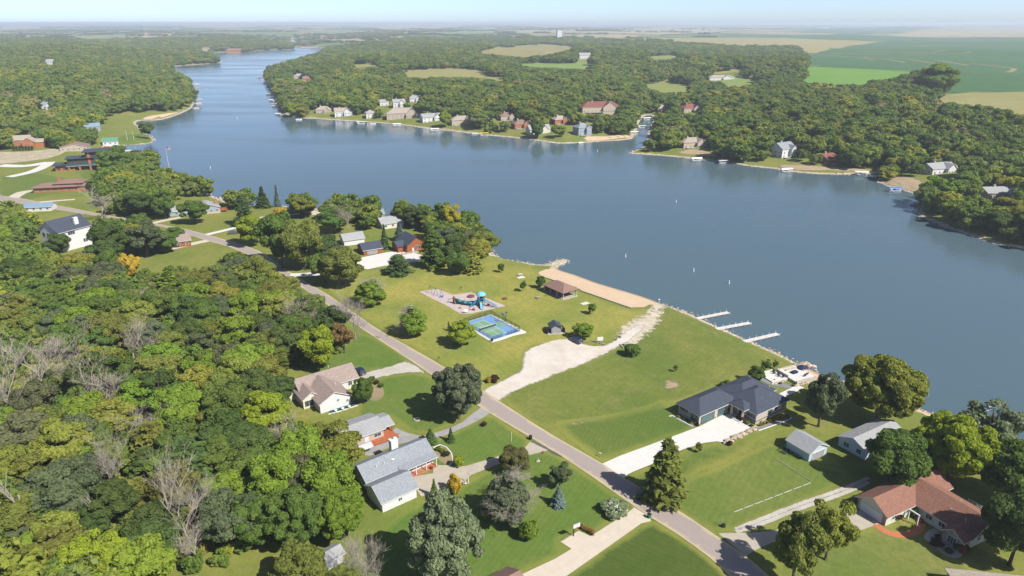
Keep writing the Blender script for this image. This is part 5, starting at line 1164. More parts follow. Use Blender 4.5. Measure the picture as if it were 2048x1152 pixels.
for i in ind:
    x, y, z, Hh, W, u, v, r = [float(a[i]) for a in A]
    kind = rk.choices(['oak', 'round', 'airy', 'pyramid', 'cedar', 'bare'], [5, 3.2, 1.8, .8, .5, .55])[0]; ck, cn = PAL[rk.randrange(len(PAL))]
    c = np.array(C_[ck]) * rk.uniform(.85, 1.15); c[0] *= rk.uniform(.9, 1.15)
    shp = {'oak': 'broad domed tree', 'round': 'round crowned tree', 'airy': 'loose leafed tree', 'pyramid': 'cone shaped tree', 'cedar': 'cedar', 'bare': 'tree'}[kind]
    if kind == 'bare': cn = 'leafless grey'
    tree(kind, x, y, W * 1.3, Hh * (.9 if kind == 'bare' else 1), tuple(c), None, woods_label(u, v, cn, shp), 'tree', 'trees of the woods')
# the rest of the woods: too many to tell apart
def proto(name, cr, mat): 
    V = cr[0]; V = V / np.array([2 * np.percentile(np.hypot(V[:, 0], V[:, 1]), 99.4)] * 2 + [V[:, 2].max()])
    return bpy.data.objects.new(name, npmesh(name, V, cr[1], [mat], None, {'lv': cr[2]}))
PRO = [proto('crown_proto', crown_broad(200 + s, 1.0, 1.0, .10, 30, 85, .07, ['dome', 'round', 'dome', 'cone', 'round'][s], 1.0), LEAF_MASS) for s in range(5)]
def mass(name, pts, scl_, protos, label, seed, cat=None):
    n = len(pts); me = bpy.data.meshes.new(name); me.vertices.add(n); me.vertices.foreach_set('co', np.asarray(pts, np.float32).ravel()); rg = np.random.default_rng(seed)
    a = me.attributes.new('scl', 'FLOAT_VECTOR', 'POINT'); a.data.foreach_set('vector', np.asarray(scl_, np.float32).ravel())
    a = me.attributes.new('turn', 'FLOAT_VECTOR', 'POINT'); t_ = np.zeros((n, 3), np.float32); t_[:, 2] = rg.uniform(0, 6.28, n); a.data.foreach_set('vector', t_.ravel())
    a = me.attributes.new('pick', 'INT', 'POINT'); a.data.foreach_set('value', rg.integers(0, len(protos), n).astype(np.int32))
    o = bpy.data.objects.new(name, me); COL.objects.link(o); props(o, label, cat, None, 'stuff')
    ng = bpy.data.node_groups.new(name + '_nodes', 'GeometryNodeTree'); ng.interface.new_socket('Geometry', in_out='INPUT', socket_type='NodeSocketGeometry'); ng.interface.new_socket('Geometry', in_out='OUTPUT', socket_type='NodeSocketGeometry')
    gi = ng.nodes.new('NodeGroupInput'); go = ng.nodes.new('NodeGroupOutput'); ip = ng.nodes.new('GeometryNodeInstanceOnPoints'); jn = ng.nodes.new('GeometryNodeJoinGeometry')
    for p in protos:
        oi = ng.nodes.new('GeometryNodeObjectInfo'); oi.inputs['Object'].default_value = p; oi.inputs['As Instance'].default_value = True; ng.links.new(oi.outputs['Geometry'], jn.inputs[0])
    def at(nm, typ):
        x = ng.nodes.new('GeometryNodeInputNamedAttribute'); x.data_type = typ; x.inputs[0].default_value = nm; return x.outputs[0]
    ip.inputs['Pick Instance'].default_value = True
    ng.links.new(gi.outputs[0], ip.inputs['Points']); ng.links.new(jn.outputs[0], ip.inputs['Instance']); ng.links.new(at('pick', 'INT'), ip.inputs['Instance Index'])
    e2r = ng.nodes.new('FunctionNodeEulerToRotation'); ng.links.new(at('turn', 'FLOAT_VECTOR'), e2r.inputs[0]); ng.links.new(e2r.outputs[0], ip.inputs['Rotation'])
    ng.links.new(at('scl', 'FLOAT_VECTOR'), ip.inputs['Scale']); ng.links.new(ip.outputs[0], go.inputs[0])
    md = o.modifiers.new('scatter', 'NODES'); md.node_group = ng; return o
S = np.column_stack([A[4][rest] * 1.36, A[4][rest] * 1.36, A[3][rest]])
P_ = np.column_stack([A[0][rest], A[1][rest], A[2][rest] - .3])
# tree belts of the open country out to the horizon
rb = np.random.default_rng(33); bx, by, bs = [], [], []
for k in range(520):
    d = 2600 * math.exp(rb.uniform(0, 2.0)); uu = rb.uniform(-100, 2150); x0 = (uu - 1024) / FPX * d; n = int(rb.integers(6, 26)); L = rb.uniform(60, 420) * (1 + d / 9000); dy = rb.uniform(-.25, .25)
    if uu > 1250 and rb.random() < .78: continue
    t_ = np.linspace(-.5, .5, n); bx.append(x0 + t_ * L + rb.normal(size=n) * 14); by.append(d + t_ * L * dy + rb.normal(size=n) * 22); bs.append(np.full(n, d))
bx, by, bs = map(np.concatenate, (bx, by, bs)); bz = height(bx, by); u, v = proj(bx, by, bz + 6); k = (bz > .5) & ~in_any(u, v, CLEAR + [[(1420,60),(2200,50),(2200,240),(1905,215),(1905,140),(1612,130),(1600,90),(1440,84)]]); 
bw = (22 + bs / 260)[k] * rb.uniform(.8, 1.3, k.sum()); P_ = np.concatenate([P_, np.column_stack([bx[k], by[k], bz[k] - .5])]); S = np.concatenate([S, np.column_stack([bw, bw, rb.uniform(9, 15, k.sum())])])
mass('woodland', P_, S, PRO, 'dense mixed green woods covering the hills and banks around the lake', 3)
# undergrowth of the near wood and the far banks
ux, uy = candidates(3.3, -330, 20, 90, 345, rw); uz = height(ux, uy); u, v = proj(ux, uy, uz + 1); k = in_any(u, v, [Z_LEFT]) & ~in_any(u, v, CLEAR) & (rw.random(len(u)) > .15); ux, uy, uz = ux[k], uy[k], uz[k]
us = rw.uniform(2.2, 4.8, len(ux)); PRU = [proto('bush_proto', crown_broad(230 + s, 1.0, 1.0, .04, 16, 55, .12, 'dome', 1.15), LEAF_MASS) for s in range(3)]
mass('undergrowth', np.column_stack([ux, uy, uz - .2]), np.column_stack([us, us, us * rw.uniform(.5, .95, len(us))]), PRU, 'shrubby green undergrowth filling the floor of the near wood', 4)
print('TREES', len(SINGLE), len(ind), 'mass', len(P_), 'under', len(ux), 'smallest individual px', float(size[ind[-1]]) if len(ind) else 0)

# ---------------------------------------------------------------- things in the park, on the water and round the houses
def at(u, v, dz=0.0):
    p = Gz(u, v); return (p[0], p[1], p[2] + dz)
def ang2(a, b):
    p, q = Gz(*a), Gz(*b); return math.atan2(q[1] - p[1], q[0] - p[0]), math.hypot(q[0] - p[0], q[1] - p[1])
DOCKM = plain('dock_board', (.66, .63, .60), .8, .15, .5); BLUEP = plain('blue_plastic', (.02, .25, .55), .4, .1); LBLUE = plain('light_blue_plastic', (.20, .50, .62), .4, .1); TEALP = plain('teal_paint', (.02, .14, .15), .5, .15)
BROWNP = plain('brown_plastic', (.24, .08, .05), .5, .15); TANP = plain('tan_plastic', (.55, .40, .24), .5, .15); WHITEP = plain('white_plastic', (.78, .78, .78), .4, .06); YELL = plain('yellow_canvas', (.75, .50, .02), .6, .12)
BLUEC = plain('blue_canvas', (.02, .22, .62), .6, .12); NAVY = plain('navy_canvas', (.02, .03, .10), .6, .15); GREENP = plain('green_plastic', (.01, .20, .13), .45, .1); REDP = plain('red_paint', (.42, .05, .05), .5); GREYC = plain('grey_canvas', (.52, .53, .53), .7, .12)
COURTB = gravel('court_blue', (.15, .29, .50), (.17, .32, .54), False, cell=.3, big=5, c3=(.14, .27, .47)); COURTG = gravel('court_green', (.19, .33, .21), (.21, .36, .24), False, cell=.3, big=5, c3=(.12, .27, .16)); LINEW = plain('line_paint', (.80, .80, .78), .7, .05)
def dock(a, b, w_, label, group='long boat docks of the park', z=.55, posts=5, name='dock', seat=True):
    an, L = ang2(a, b); r = empty(name, (*Gz(*a)[:2], 0), an, label, 'dock', group)
    n = max(3, int(L / 1.6)) if L < 22 else 8
    for k in range(n):
        mb = MB(); mb.box(-1.2 + (L + 1.2) * k / n + .02, -1.2 + (L + 1.2) * (k + 1) / n - .02, -w_/2, w_/2, z - .14, z); mb.build('deck_section', DOCKM, r)
    for k in range(posts):
        for s in (-1, 1):
            mb = MB(); mb.tube([(L * (k + .9) / posts, s * (w_/2 + .08), -2.5), (L * (k + .9) / posts, s * (w_/2 + .08), z + .75)], .075, 6); mb.build('post', WHITEP, r)
    return r
for a, b, lab in (((1398,638),(1457,627),'farthest of the three long white boat docks below the park slope'), ((1438,658),(1500,648),'middle one of the three long white boat docks below the park slope'), ((1491,683),(1556,670),'the long white boat dock closest to the small beach')):
    dock(a, b, 1.9, lab)
def hull_mesh(L, W, h):
    mb = MB(); n = 7; vs = []; 
    for i in range(n):
        t = i / (n - 1); w_ = W / 2 * (1 if t < .55 else math.cos((t - .55) / .45 * 1.35)); zz = h * (.85 + .3 * t * t)
        vs += [(L * (t - .5), -w_, zz), (L * (t - .5), -w_ * .7, 0), (L * (t - .5), w_ * .7, 0), (L * (t - .5), w_, zz)]
    fs = [(0, 1, 2, 3), tuple(4 * (n - 1) + k for k in (3, 2, 1, 0))]
    for i in range(n - 1):
        for k in range(4): a = 4 * i + k; b = 4 * i + (k + 1) % 4; fs.append((a, a + 4, b + 4, b))
    return mb.add(vs, fs)
def boat(u, v, an, label, kind='pontoon', canopy=None, L=6.5, group='boats and lifts moored along the banks', hull=WHITEP):
    p = plane(u, v); r = empty('pontoon_boat' if kind == 'pontoon' else ('boat_lift' if kind == 'lift' else 'motor_boat'), (p[0], p[1], 0), math.radians(an), label, 'boat', group)
    if kind == 'pontoon':
        for s in (-1, 1):
            mb = MB(); mb.tube([(-L/2, s * .9, .15), (L * .38, s * .9, .15), (L/2, s * .9, .35)], [.32, .32, .08], 8); mb.build('pontoon', STEEL, r)
        mb = MB(); mb.box(-L/2, L/2 - .2, -1.2, 1.2, .42, .56); mb.build('deck', DOCKM, r)
        mb = MB()
        for s in (-1, 1): mb.box(-L/2, L/2 - .3, s * 1.18 - .04, s * 1.18 + .04, .57, 1.2)
        mb.box(-L/2, -L/2 + .08, -1.13, 1.13, .57, 1.2); mb.build('fence', hull, r)
        mb = MB(); mb.box(-L/2 + .2, -L/2 + 1.0, -1.0, 1.0, .565, 1.05); mb.build('bench', GREYC, r)
    else:
        hull_mesh(L, 2.3, .95).build('hull', hull, r, loc=(0, 0, .1)); mb = MB(); mb.box(-L * .1, -L * .02, -.9, .9, 1.0, 1.5); mb.build('windscreen', GLASS, r)
        mb = MB(); mb.box(-L * .42, -L * .12, -.85, .85, .75, 1.08); mb.build('seat', GREYC, r)
    if canopy:
        mb = MB(); mb.extr([(-1.6, 2.3), (-1.3, 2.75), (0, 2.95), (1.3, 2.75), (1.6, 2.3), (1.2, 2.6), (0, 2.8), (-1.2, 2.6)], -L * .55, L * .55); c = mb.build('canopy', canopy, r); c.rotation_euler = (0, 0, math.pi / 2)
        for sx in (-1, 1):
            for sy in (-1, 1):
                mb = MB(); mb.tube([(sx * L * .45, sy * 1.5, -1.5), (sx * L * .45, sy * 1.5, 2.5)], .06, 5); mb.build('post', STEEL, r)
    return r
k_ = 0
ORD = ['first', 'second', 'third', 'fourth', 'fifth', 'sixth', 'seventh', 'eighth', 'ninth', 'tenth', 'eleventh']
for i, (u_, v_) in enumerate(((528,154),(533,159),(538,165),(543,171),(546,188),(549,195),(552,201),(555,207),(558,213),(561,220),(566,229))):
    dock((u_ + 2, v_), (u_ - 14 + i * .3, v_ + 1.5), 2.2, f'{ORD[i]} white dock from the far end along the bank of the channel', 'docks along the channel bank', posts=3)
    if i % 2 == 0: boat(u_ - 9, v_ + 2, 175, f'white canopied boat beside the {ORD[i]} dock of the channel bank', 'lift', WHITEP if i % 4 else GREYC)
for i, (u_, v_) in enumerate(((386,169),(388,177),(391,199),(389,208),(384,216))):
    dock((u_ - 4, v_), (u_ + 13, v_ - 1.0), 2.2, f'{ORD[i]} white dock from the far end on the wooded left bank', 'docks along the left bank', posts=3)
    if i != 1: boat(u_ + 9, v_ + 2.0, 10, f'white boat moored at the {ORD[i]} dock of the wooded left bank', 'pontoon', WHITEP if i in (0, 3) else None)
for i, (u_, v_, an, kd, cn, lab) in enumerate(((598,240,20,'pontoon',None,'grey pontoon boat at the first house of the far shore'), (722,248,15,'lift',GREYC,'covered boat lift in front of the narrow cream house'), (746,249,15,'pontoon',None,'low white pontoon boat below the narrow cream house'), (794,252,12,'lift',WHITEP,'white covered boat lift below the beige manor'),
     (869,262,12,'lift',WHITEP,'white covered boat lift beside the white house on the far shore'), (968,271,12,'lift',YELL,'boat lift with bright yellow canopy on the far shore'), (950,268,10,'pontoon',None,'white boat next to the yellow canopy'), (1161,287,40,'pontoon',None,'dark pontoon boat off the far point'), (1267,268,5,'lift',WHITEP,'white canopied boat at the inlet mouth'), (1284,256,15,'lift',GREYC,'boat with dark canopy inside the inlet'), (1293,240,20,'lift',WHITEP,'last white boat far up the inlet'),
     (1392,322,15,'lift',WHITEP,'white boat lift below the tan house on the point'), (1446,327,20,'lift',GREYC,'grey covered boat lift under the shore trees'), (1572,344,15,'lift',WHITEP,'white canopied boat below the white gabled house'), (1722,350,-10,'lift',WHITEP,'wide white canopied boat below the maroon cabin bank'), (1789,383,5,'lift',BLUEC,'pontoon boat under a bright blue canopy'), (1834,410,0,'pontoon',None,'dark boat half hidden under the right bank trees'), (212,296,15,'motor',None,'red and white motor boat in the cove beside the boathouse'), (226,295,10,'motor',None,'white motor boat at the cove landing'), (258,303,10,'pontoon',None,'white swim raft boat off the cove mouth'))):
    boat(u_, v_, an, lab, kd, cn, 8.5 if cn is not None else 7.0, hull=REDP if 'red and' in lab else WHITEP)
    if kd == 'lift' and v_ > 245: dock((u_ - 6, v_ - 3.2), (u_ - 4, v_ + 1.2), 1.6, 'short jetty beside the ' + ' '.join(lab.split()[:9]), 'short jetties of the far shore', posts=2)
for i, (u_, v_, lab) in enumerate(((1352,405,'lone white buoy far out on the open lake'), (1251,514,'white buoy off the jetty of the park beach'), (1387,543,'white buoy off the middle of the sand beach'), (1458,568,'white buoy out beyond the boat docks'), (1195,303,'white buoy off the far point'), (421,337,'white buoy off the flagpole shore'), (474,237,'white buoy in the mouth of the channel'))):
    p = plane(u_, v_); mb = MB(); mb.lathe([(.28, -.3), (.30, .2), (.22, .9), (.20, 1.5), (.05, 1.62)], 10); o = mb.build('buoy', WHITEP, None, lab, 'buoy', 'marker buoys on the lake', loc=(p[0], p[1], 0))
# blue float on a dock at the right edge
dock((1945,830), (1980,816), 2.0, 'white framed swim dock beside the silvery willow', None, posts=2); p = plane(1966, 822); mb = MB(); mb.box(-2.2, 2.2, -.9, .9, .58, .85); mb.box(-2.2, -1.7, -.9, .9, .85, 1.35); mb.build('lounge_float', plain('royal_blue', (.06, .10, .45), .5), None, 'royal blue lounge float lying on the swim dock', 'float', loc=(p[0], p[1], 0), rz=ang2((1945,830),(1980,816))[0])
# pavilion
h = House('picnic_pavilion', 'open picnic pavilion with brown hip roof beside the sand beach', 'pavilion', (1126, 600), 37.4, sink=.3)
mb = MB(); mb.box(-.4, 7.6, -.4, 12.4, -.3, .12); h.part('floor_slab', mb, TAN_C)
h.wing(.3, 7.0, .3, 11.7, 2.75, 1.9, 'hip', wall=DARKT, rm=R_BROWN, ov=.9, z0=2.55, trim=DARKT)
for x_ in (.3, 7.0):
    for y_ in (.3, 4.1, 7.9, 11.7):
        mb = MB(); mb.box(x_ - .16, x_ + .16, y_ - .16, y_ + .16, .12, 2.6); h.part('post', mb, LEDGE)
mb = MB(); mb.box(.5, 6.8, 11.6, 11.72, .12, 2.5); h.part('back_wall', mb, LOG)
def picnic_table(u, v, an, label, mat=GREYW, group='picnic tables'):
    r = empty('picnic_table', at(u, v), math.radians(an), label, 'table', group); mb = MB(); mb.box(-.9, .9, -.38, .38, .70, .76); mb.build('table_top', mat, r)
    for s in (-1, 1):
        mb = MB(); mb.box(-.9, .9, s * .72 - .13, s * .72 + .13, .42, .47); mb.build('seat', mat, r); mb = MB(); mb.bar((s * .6, -.8, 0), (s * .6, -.25, .7), .08); mb.bar((s * .6, .8, 0), (s * .6, .25, .7), .08); mb.build('leg', BLACKM, r)
    return r
pp = G(1126, 600); ca, sa = math.cos(math.radians(37.4)), math.sin(math.radians(37.4))
for i, (a_, b_, t_) in enumerate(((2.0, 2.5, 'nearest the front corner'), (5.2, 5.5, 'in the middle'), (2.2, 9.0, 'toward the back wall'))):
    o = picnic_table(1126, 600, 40, f'picnic table under the pavilion roof {t_}'); o.location = (pp[0] + a_ * ca - b_ * sa, pp[1] + a_ * sa + b_ * ca, pp[2] + .12)
picnic_table(1076, 597, 30, 'picnic table on the grass before the pavilion'); picnic_table(1040, 551, 20, 'picnic table on a white slab near the jetty', WHITEP); picnic_table(1010, 599, 20, 'low brown bench table beside the playground', BROWNP)
def grill(u, v, label):
    r = empty('park_grill', at(u, v), .5, label, 'grill', 'park grills'); mb = MB(); mb.tube([(0, 0, 0), (0, 0, .85)], .05, 6); mb.build('post', BLACKM, r); mb = MB(); mb.box(-.3, .3, -.22, .22, .85, 1.08); mb.build('fire_box', BLACKM, r)
grill(1094, 592, 'black park grill beside the pavilion slab'); grill(1013, 629, 'black park grill between playground and ball court'); grill(922, 580, 'black park grill on the grass behind the swings')
for u_, v_, lab in ((1170,607,'white concrete pad with a bench next to the pavilion'), (1042,555,'white concrete pad near the jetty')):
    mb = MB(); mb.box(-1.6, 1.6, -1.0, 1.0, -.1, .1); mb.build('concrete_pad', WHITE_C, None, lab, 'pad', loc=at(u_, v_), rz=.6)
# restroom hut
h = House('park_hut', 'small grey hut with dark gabled roof behind the gravel lot', 'hut', (1103, 668), 12, sink=.3)
h.wing(0, 3.4, 0, 3.2, 2.5, 1.0, axis='y', wall=plain('grey_boards', (.33, .33, .345), .7, .12), rm=R_DARK, ov=.55, trim=DARKT); h.door('f', 1.0, .9, 2.0, GREYD); h.door('r', 1.6, .9, 2.0, GREYD)
mb = MB(); mb.box(-1.6, 5.0, -.7, 3.4, -.2, .08); h.part('floor_slab', mb, TAN_C); mb = MB(); mb.box(-1.5, -1.4, -.3, 3.2, .1, 1.7); h.part('screen_wall', mb, DARKT); mb = MB(); mb.box(4.7, 4.8, -.3, 3.2, .1, 1.7); h.part('screen_wall', mb, DARKT)
def vehicle(u, v, an, label, paint, van=False, name=None, dz=0.0, world=None):
    p = world or at(u, v, .1 + dz); r = empty(name or ('van' if van else 'suv'), p, math.radians(an), label, 'van' if van else 'car'); L, W, Hh = (5.0, 1.95, 1.85) if van else (4.6, 1.85, 1.65)
    body = [(-L/2, .35), (-L/2, .95), (-L/2 + .1, 1.02), (L*.22, 1.02), (L*.46, .88), (L/2, .7), (L/2, .35)]
    mb = MB(); mb.extr(body, -W/2, W/2); b = mb.build('body', paint, r)
    cab = [(-L/2 + .08, 1.02), (-L/2 + .28, Hh), (L*.06, Hh), (L*.26, 1.02)] 
    mb = MB(); n = len(cab); vs = [(x, -W/2 + .06 + (.16 if z > 1.2 else 0), z) for x, z in cab] + [(x, W/2 - .06 - (.16 if z > 1.2 else 0), z) for x, z in cab]
    mb.add(vs, [(0,1,2,3), (7,6,5,4), (0,4,5,1), (1,5,6,2), (2,6,7,3), (3,7,4,0)]); mb.build('cabin', GLASS, r)
    mb = MB(); mb.box(-L/2 + .3, L*.05, -W/2 + .2, W/2 - .2, Hh - .01, Hh + .06); mb.build('roof', paint, r)
    for sx in (-.31, .31):
        for sy in (-1, 1):
            mb = MB(); mb.tube([(L * sx, sy * (W/2 - .2), .34), (L * sx, sy * (W/2 + .03), .34)], .34, 12); w2 = mb.build('tyre', BLACKM, r); mb = MB(); mb.tube([(L * sx, sy * (W/2 + .03), .34), (L * sx, sy * (W/2 + .045), .34)], .2, 10); mb.build('rim', STEEL, w2)
    for sy in (-1, 1):
        mb = MB(); mb.box(-L/2 - .02, -L/2 + .05, sy * W * .38 - .15, sy * W * .38 + .15, .72, .95); mb.build('tail_light', REDP, r); mb = MB(); mb.box(L/2 - .06, L/2 + .02, sy * W * .36 - .2, sy * W * .36 + .2, .52, .68); mb.build('headlight', WHITEP, r)
    mb = MB(); mb.box(-L/2 - .03, -L/2 - .005, -.3, .3, .5, .65); mb.build('number_plate', WHITEP, r)
    return r
NAVYP = plain('navy_car_paint', (.015, .03, .10), .25, .08, spec=.6); vehicle(1152, 684, 128, 'dark navy van parked on the gravel lot', NAVYP, True)
vehicle(721, 746, 125, 'dark blue car parked at the corner of the taupe roofed house', NAVYP); vehicle(349, 495, 25, 'dark car on the drive of the brown house', NAVYP); vehicle(466, 468, 20, 'grey car on the lakeside drive', plain('grey_car_paint', (.12, .13, .14), .3)); vehicle(150, 330, 20, 'dark car before the modern lake mansion', NAVYP)
# notice board
r = empty('notice_board', at(1200, 686), math.radians(8), 'white notice board on two posts beside the gravel lot', 'sign')
for s in (-1, 1): mb = MB(); mb.box(s * .75 - .07, s * .75 + .07, -.07, .07, 0, 1.6); mb.build('post', GREYW, r)
mb = MB(); mb.box(-1.0, 1.0, -.11, -.072, .95, 2.3); mb.build('board', WHITEP, r)
for i, (u0, v0, u1, v1) in enumerate(((1183,682,1196,687), (1200,687,1214,691))):
    mb = MB(); a, b = at(u0, v0, .2), at(u1, v1, .2); mb.tube([a, b], [.24, .19], 7); mb.build('log', GREYW, None, ['weathered log lying left of the notice board', 'weathered log lying right of the notice board'][i], 'log')
mb = MB(); mb.tube([at(1240, 690, .2), at(1247, 697, .2)], [.3, .22], 7); mb.build('log', GREYW, None, 'short log at the bend of the gravel track', 'log')
# timber edge of the beach
for i, (a, b) in enumerate((((1092,556.5),(1151,575.5)), ((1160,581.5),(1263,617.5)))):
    r = empty('timber_edging', at(*a), 0, ['low timber wall behind the beach near the jetty', 'long low timber wall behind the beach below the pavilion'][i], 'edging'); P0, P1 = np.array(at(*a)), np.array(at(*b)); n = 6 if i == 0 else 10
    for k in range(n):
        q0 = P0 + (P1 - P0) * k / n; q1 = P0 + (P1 - P0) * (k + .97) / n; q0[2] = height(q0[0], q0[1]) + .16; q1[2] = height(q1[0], q1[1]) + .16; mb = MB(); mb.bar(q0 - P0, q1 - P0, .22, .36); mb.build('timber', GREYW, r)
# life ring post
r = empty('ring_post', at(1318, 606), 0, 'white post with life ring where the beach meets the grass', 'post'); mb = MB(); mb.tube([(0, 0, 0), (0, 0, 1.9)], .06, 6); mb.build('post', WHITEP, r); mb = MB(); mb.lathe([(.25, -.06), (.42, -.06), (.42, .06), (.25, .06)], 14, (0, 0, 1.5)); mb.build('ring', WHITEP, r)

# ---- ball court
CO = G(985, 681); CA = math.radians(37.2); CW, CL = 11.8, 17.6
court = empty('ball_court', (CO[0], CO[1], float(height(CO[0], CO[1])) + .16), CA, 'blue and green pickleball court inside a dark wire fence', 'court')
mb = MB(); mb.add([(-1.2,-1.3,0),(3,-1.5,0),(8,-1.0,0),(13.2,-1.7,0),(12.4,18.3,0),(-.5,18.2,0),(-1.1,9,0)] + [(-1.2,-1.3,-.5),(3,-1.5,-.5),(8,-1.0,-.5),(13.2,-1.7,-.5),(12.4,18.3,-.5),(-.5,18.2,-.5),(-1.1,9,-.5)], [tuple(range(7))] + [(i, (i+1)%7, (i+1)%7+7, i+7) for i in range(7)]); mb.build('slab', WHITE_C, court)
mb = MB(); mb.box(0, CW, 0, CL, .004, .010); mb.build('blue_surface', COURTB, court)
mb = MB(); mb.box(1.2, 7.3, 2.1, 15.5, .011, .016); mb.build('green_court', COURTG, court); mb = MB(); mb.box(8.0, 11.4, 7.6, 11.0, .011, .016); mb.build('key_area', COURTG, court)
LN = [(1.2, 7.3, 2.1, 2.2), (1.2, 7.3, 15.4, 15.5), (1.2, 1.3, 2.2, 15.4), (7.2, 7.3, 2.2, 15.4), (1.3, 7.2, 6.6, 6.7), (1.3, 7.2, 10.9, 11.0), (4.2, 4.3, 2.2, 6.6), (4.2, 4.3, 11.0, 15.4)]
for q in LN: mb = MB(); mb.box(*q, .018, .022); mb.build('line', LINEW, court)
net = MB(); net.box(.9, 7.6, 8.78, 8.82, .1, .86); nt = net.build('net', plain('net_mesh', (.06, .09, .08), .8), court); mb = MB(); mb.box(.9, 7.6, 8.765, 8.835, .86, .94); mb.build('tape', LINEW, nt)
for x_ in (.85, 7.65): mb = MB(); mb.tube([(x_, 8.8, 0), (x_, 8.8, 1.0)], .05, 6); mb.build('net_post', BLACKM, court)
def wire_mat():
    t = NT('fence_wire'); wv = []
    sep = t.n('ShaderNodeSeparateXYZ'); tc = t.n('ShaderNodeTexCoord'); t.l(tc.outputs['Object'], sep.inputs[0]); s_ = t.math('ADD', sep.outputs[0], sep.outputs[1])
    for op in ('ADD', 'SUBTRACT'):
        f = t.math('FRACT', t.math('MULTIPLY', t.math(op, s_, sep.outputs[2]), 5.0)); wv.append(t.ramp(f, [(.16, 1), (.2, 0)]))
    b = t.n('ShaderNodeBsdfDiffuse'); b.inputs[0].default_value = (.02, .025, .025, 1); tr = t.n('ShaderNodeBsdfTransparent'); m = t.n('ShaderNodeMixShader')
    t.l(t.math('MAXIMUM', wv[0], wv[1]), m.inputs[0]); t.l(tr.outputs[0], m.inputs[1]); t.l(b.outputs[0], m.inputs[2]); t.l(m.outputs[0], t.out.inputs['Surface']); return t.m
WIRE = wire_mat()
for (x0, y0, x1, y1, n, hh) in ((0, 0, 0, CL, 7, 1.3), (0, CL, CW, CL, 5, 1.9), (CW, CL, CW, 0, 7, 1.9), (0, 0, 4.2, 0, 2, 1.3), (6.2, 0, CW, 0, 3, 1.3)):
    for k in range(n + 1):
        t_ = k / n; mb = MB(); mb.tube([(x0 + (x1-x0)*t_, y0 + (y1-y0)*t_, 0), (x0 + (x1-x0)*t_, y0 + (y1-y0)*t_, hh)], .05, 6); mb.build('fence_post', BLACKM, court)
        if k < n:
            s_ = (k + 1) / n; a = (x0 + (x1-x0)*t_, y0 + (y1-y0)*t_); b = (x0 + (x1-x0)*s_, y0 + (y1-y0)*s_)
            mb = MB(); mb.add([(*a, .08), (*b, .08), (*b, hh), (*a, hh)], [(0, 1, 2, 3)]); f = mb.build('fence_panel', WIRE, court); mb = MB(); mb.bar((*a, hh), (*b, hh), .05); mb.build('top_rail', BLACKM, f)
for y_, z_ in ((0, 0),): mb = MB(); mb.box(-1.0, -.4, -.9, -.4, 0, .95); mb.build('trash_bin', BLACKM, None, 'black bin at the gate of the ball court', 'bin', loc=court.location, rz=CA)
def hoop(loc, rz, label, parent=None, hgt=3.05):
    r = empty('basketball_hoop', loc, rz, label, 'hoop'); mb = MB(); mb.box(-.09, .09, -.09, .09, 0, 2.9); mb.build('pole', BLACKM, r); mb = MB(); mb.bar((0, 0, 2.75), (1.0, 0, 3.3), .1); mb.bar((0, 0, 2.3), (1.0, 0, 3.0), .07); mb.build('arm', BLACKM, r)
    mb = MB(); mb.box(1.0, 1.05, -.9, .9, 2.9, 4.0); b = mb.build('backboard', WHITEP, r); mb = MB()
    for q in ((-.9, -.82), (.82, .9)): mb.box(1.052, 1.06, q[0], q[1], 2.9, 4.0)
    for q in ((2.9, 2.98), (3.92, 4.0)): mb.box(1.052, 1.06, -.82, .82, *q)
    mb.box(1.052, 1.06, -.32, .32, 3.15, 3.22); mb.box(1.052, 1.06, -.32, .32, 3.55, 3.62); mb.build('board_marking', BLACKM, b)
    mb = MB(); pts = [(1.33 + .23 * math.cos(a), .23 * math.sin(a), 3.05) for a in np.linspace(0, 2 * math.pi, 13)]; mb.tube(pts, .02, 5, cap=False); mb.build('rim', plain('orange_paint', (.6, .12, .02), .5), r); return r
ph = court.matrix_basis @ Vector((CW + .5, 9.3, 0)); hoop(Vector((CO[0] + (CW + .5) * math.cos(CA) - 9.3 * math.sin(CA), CO[1] + (CW + .5) * math.sin(CA) + 9.3 * math.cos(CA), court.location.z - .1)), CA + math.pi, 'black basketball hoop rising over the ball court fence')
hoop(at(1147, 1072), math.radians(-62), 'basketball hoop with white board on the cream driveway pad')
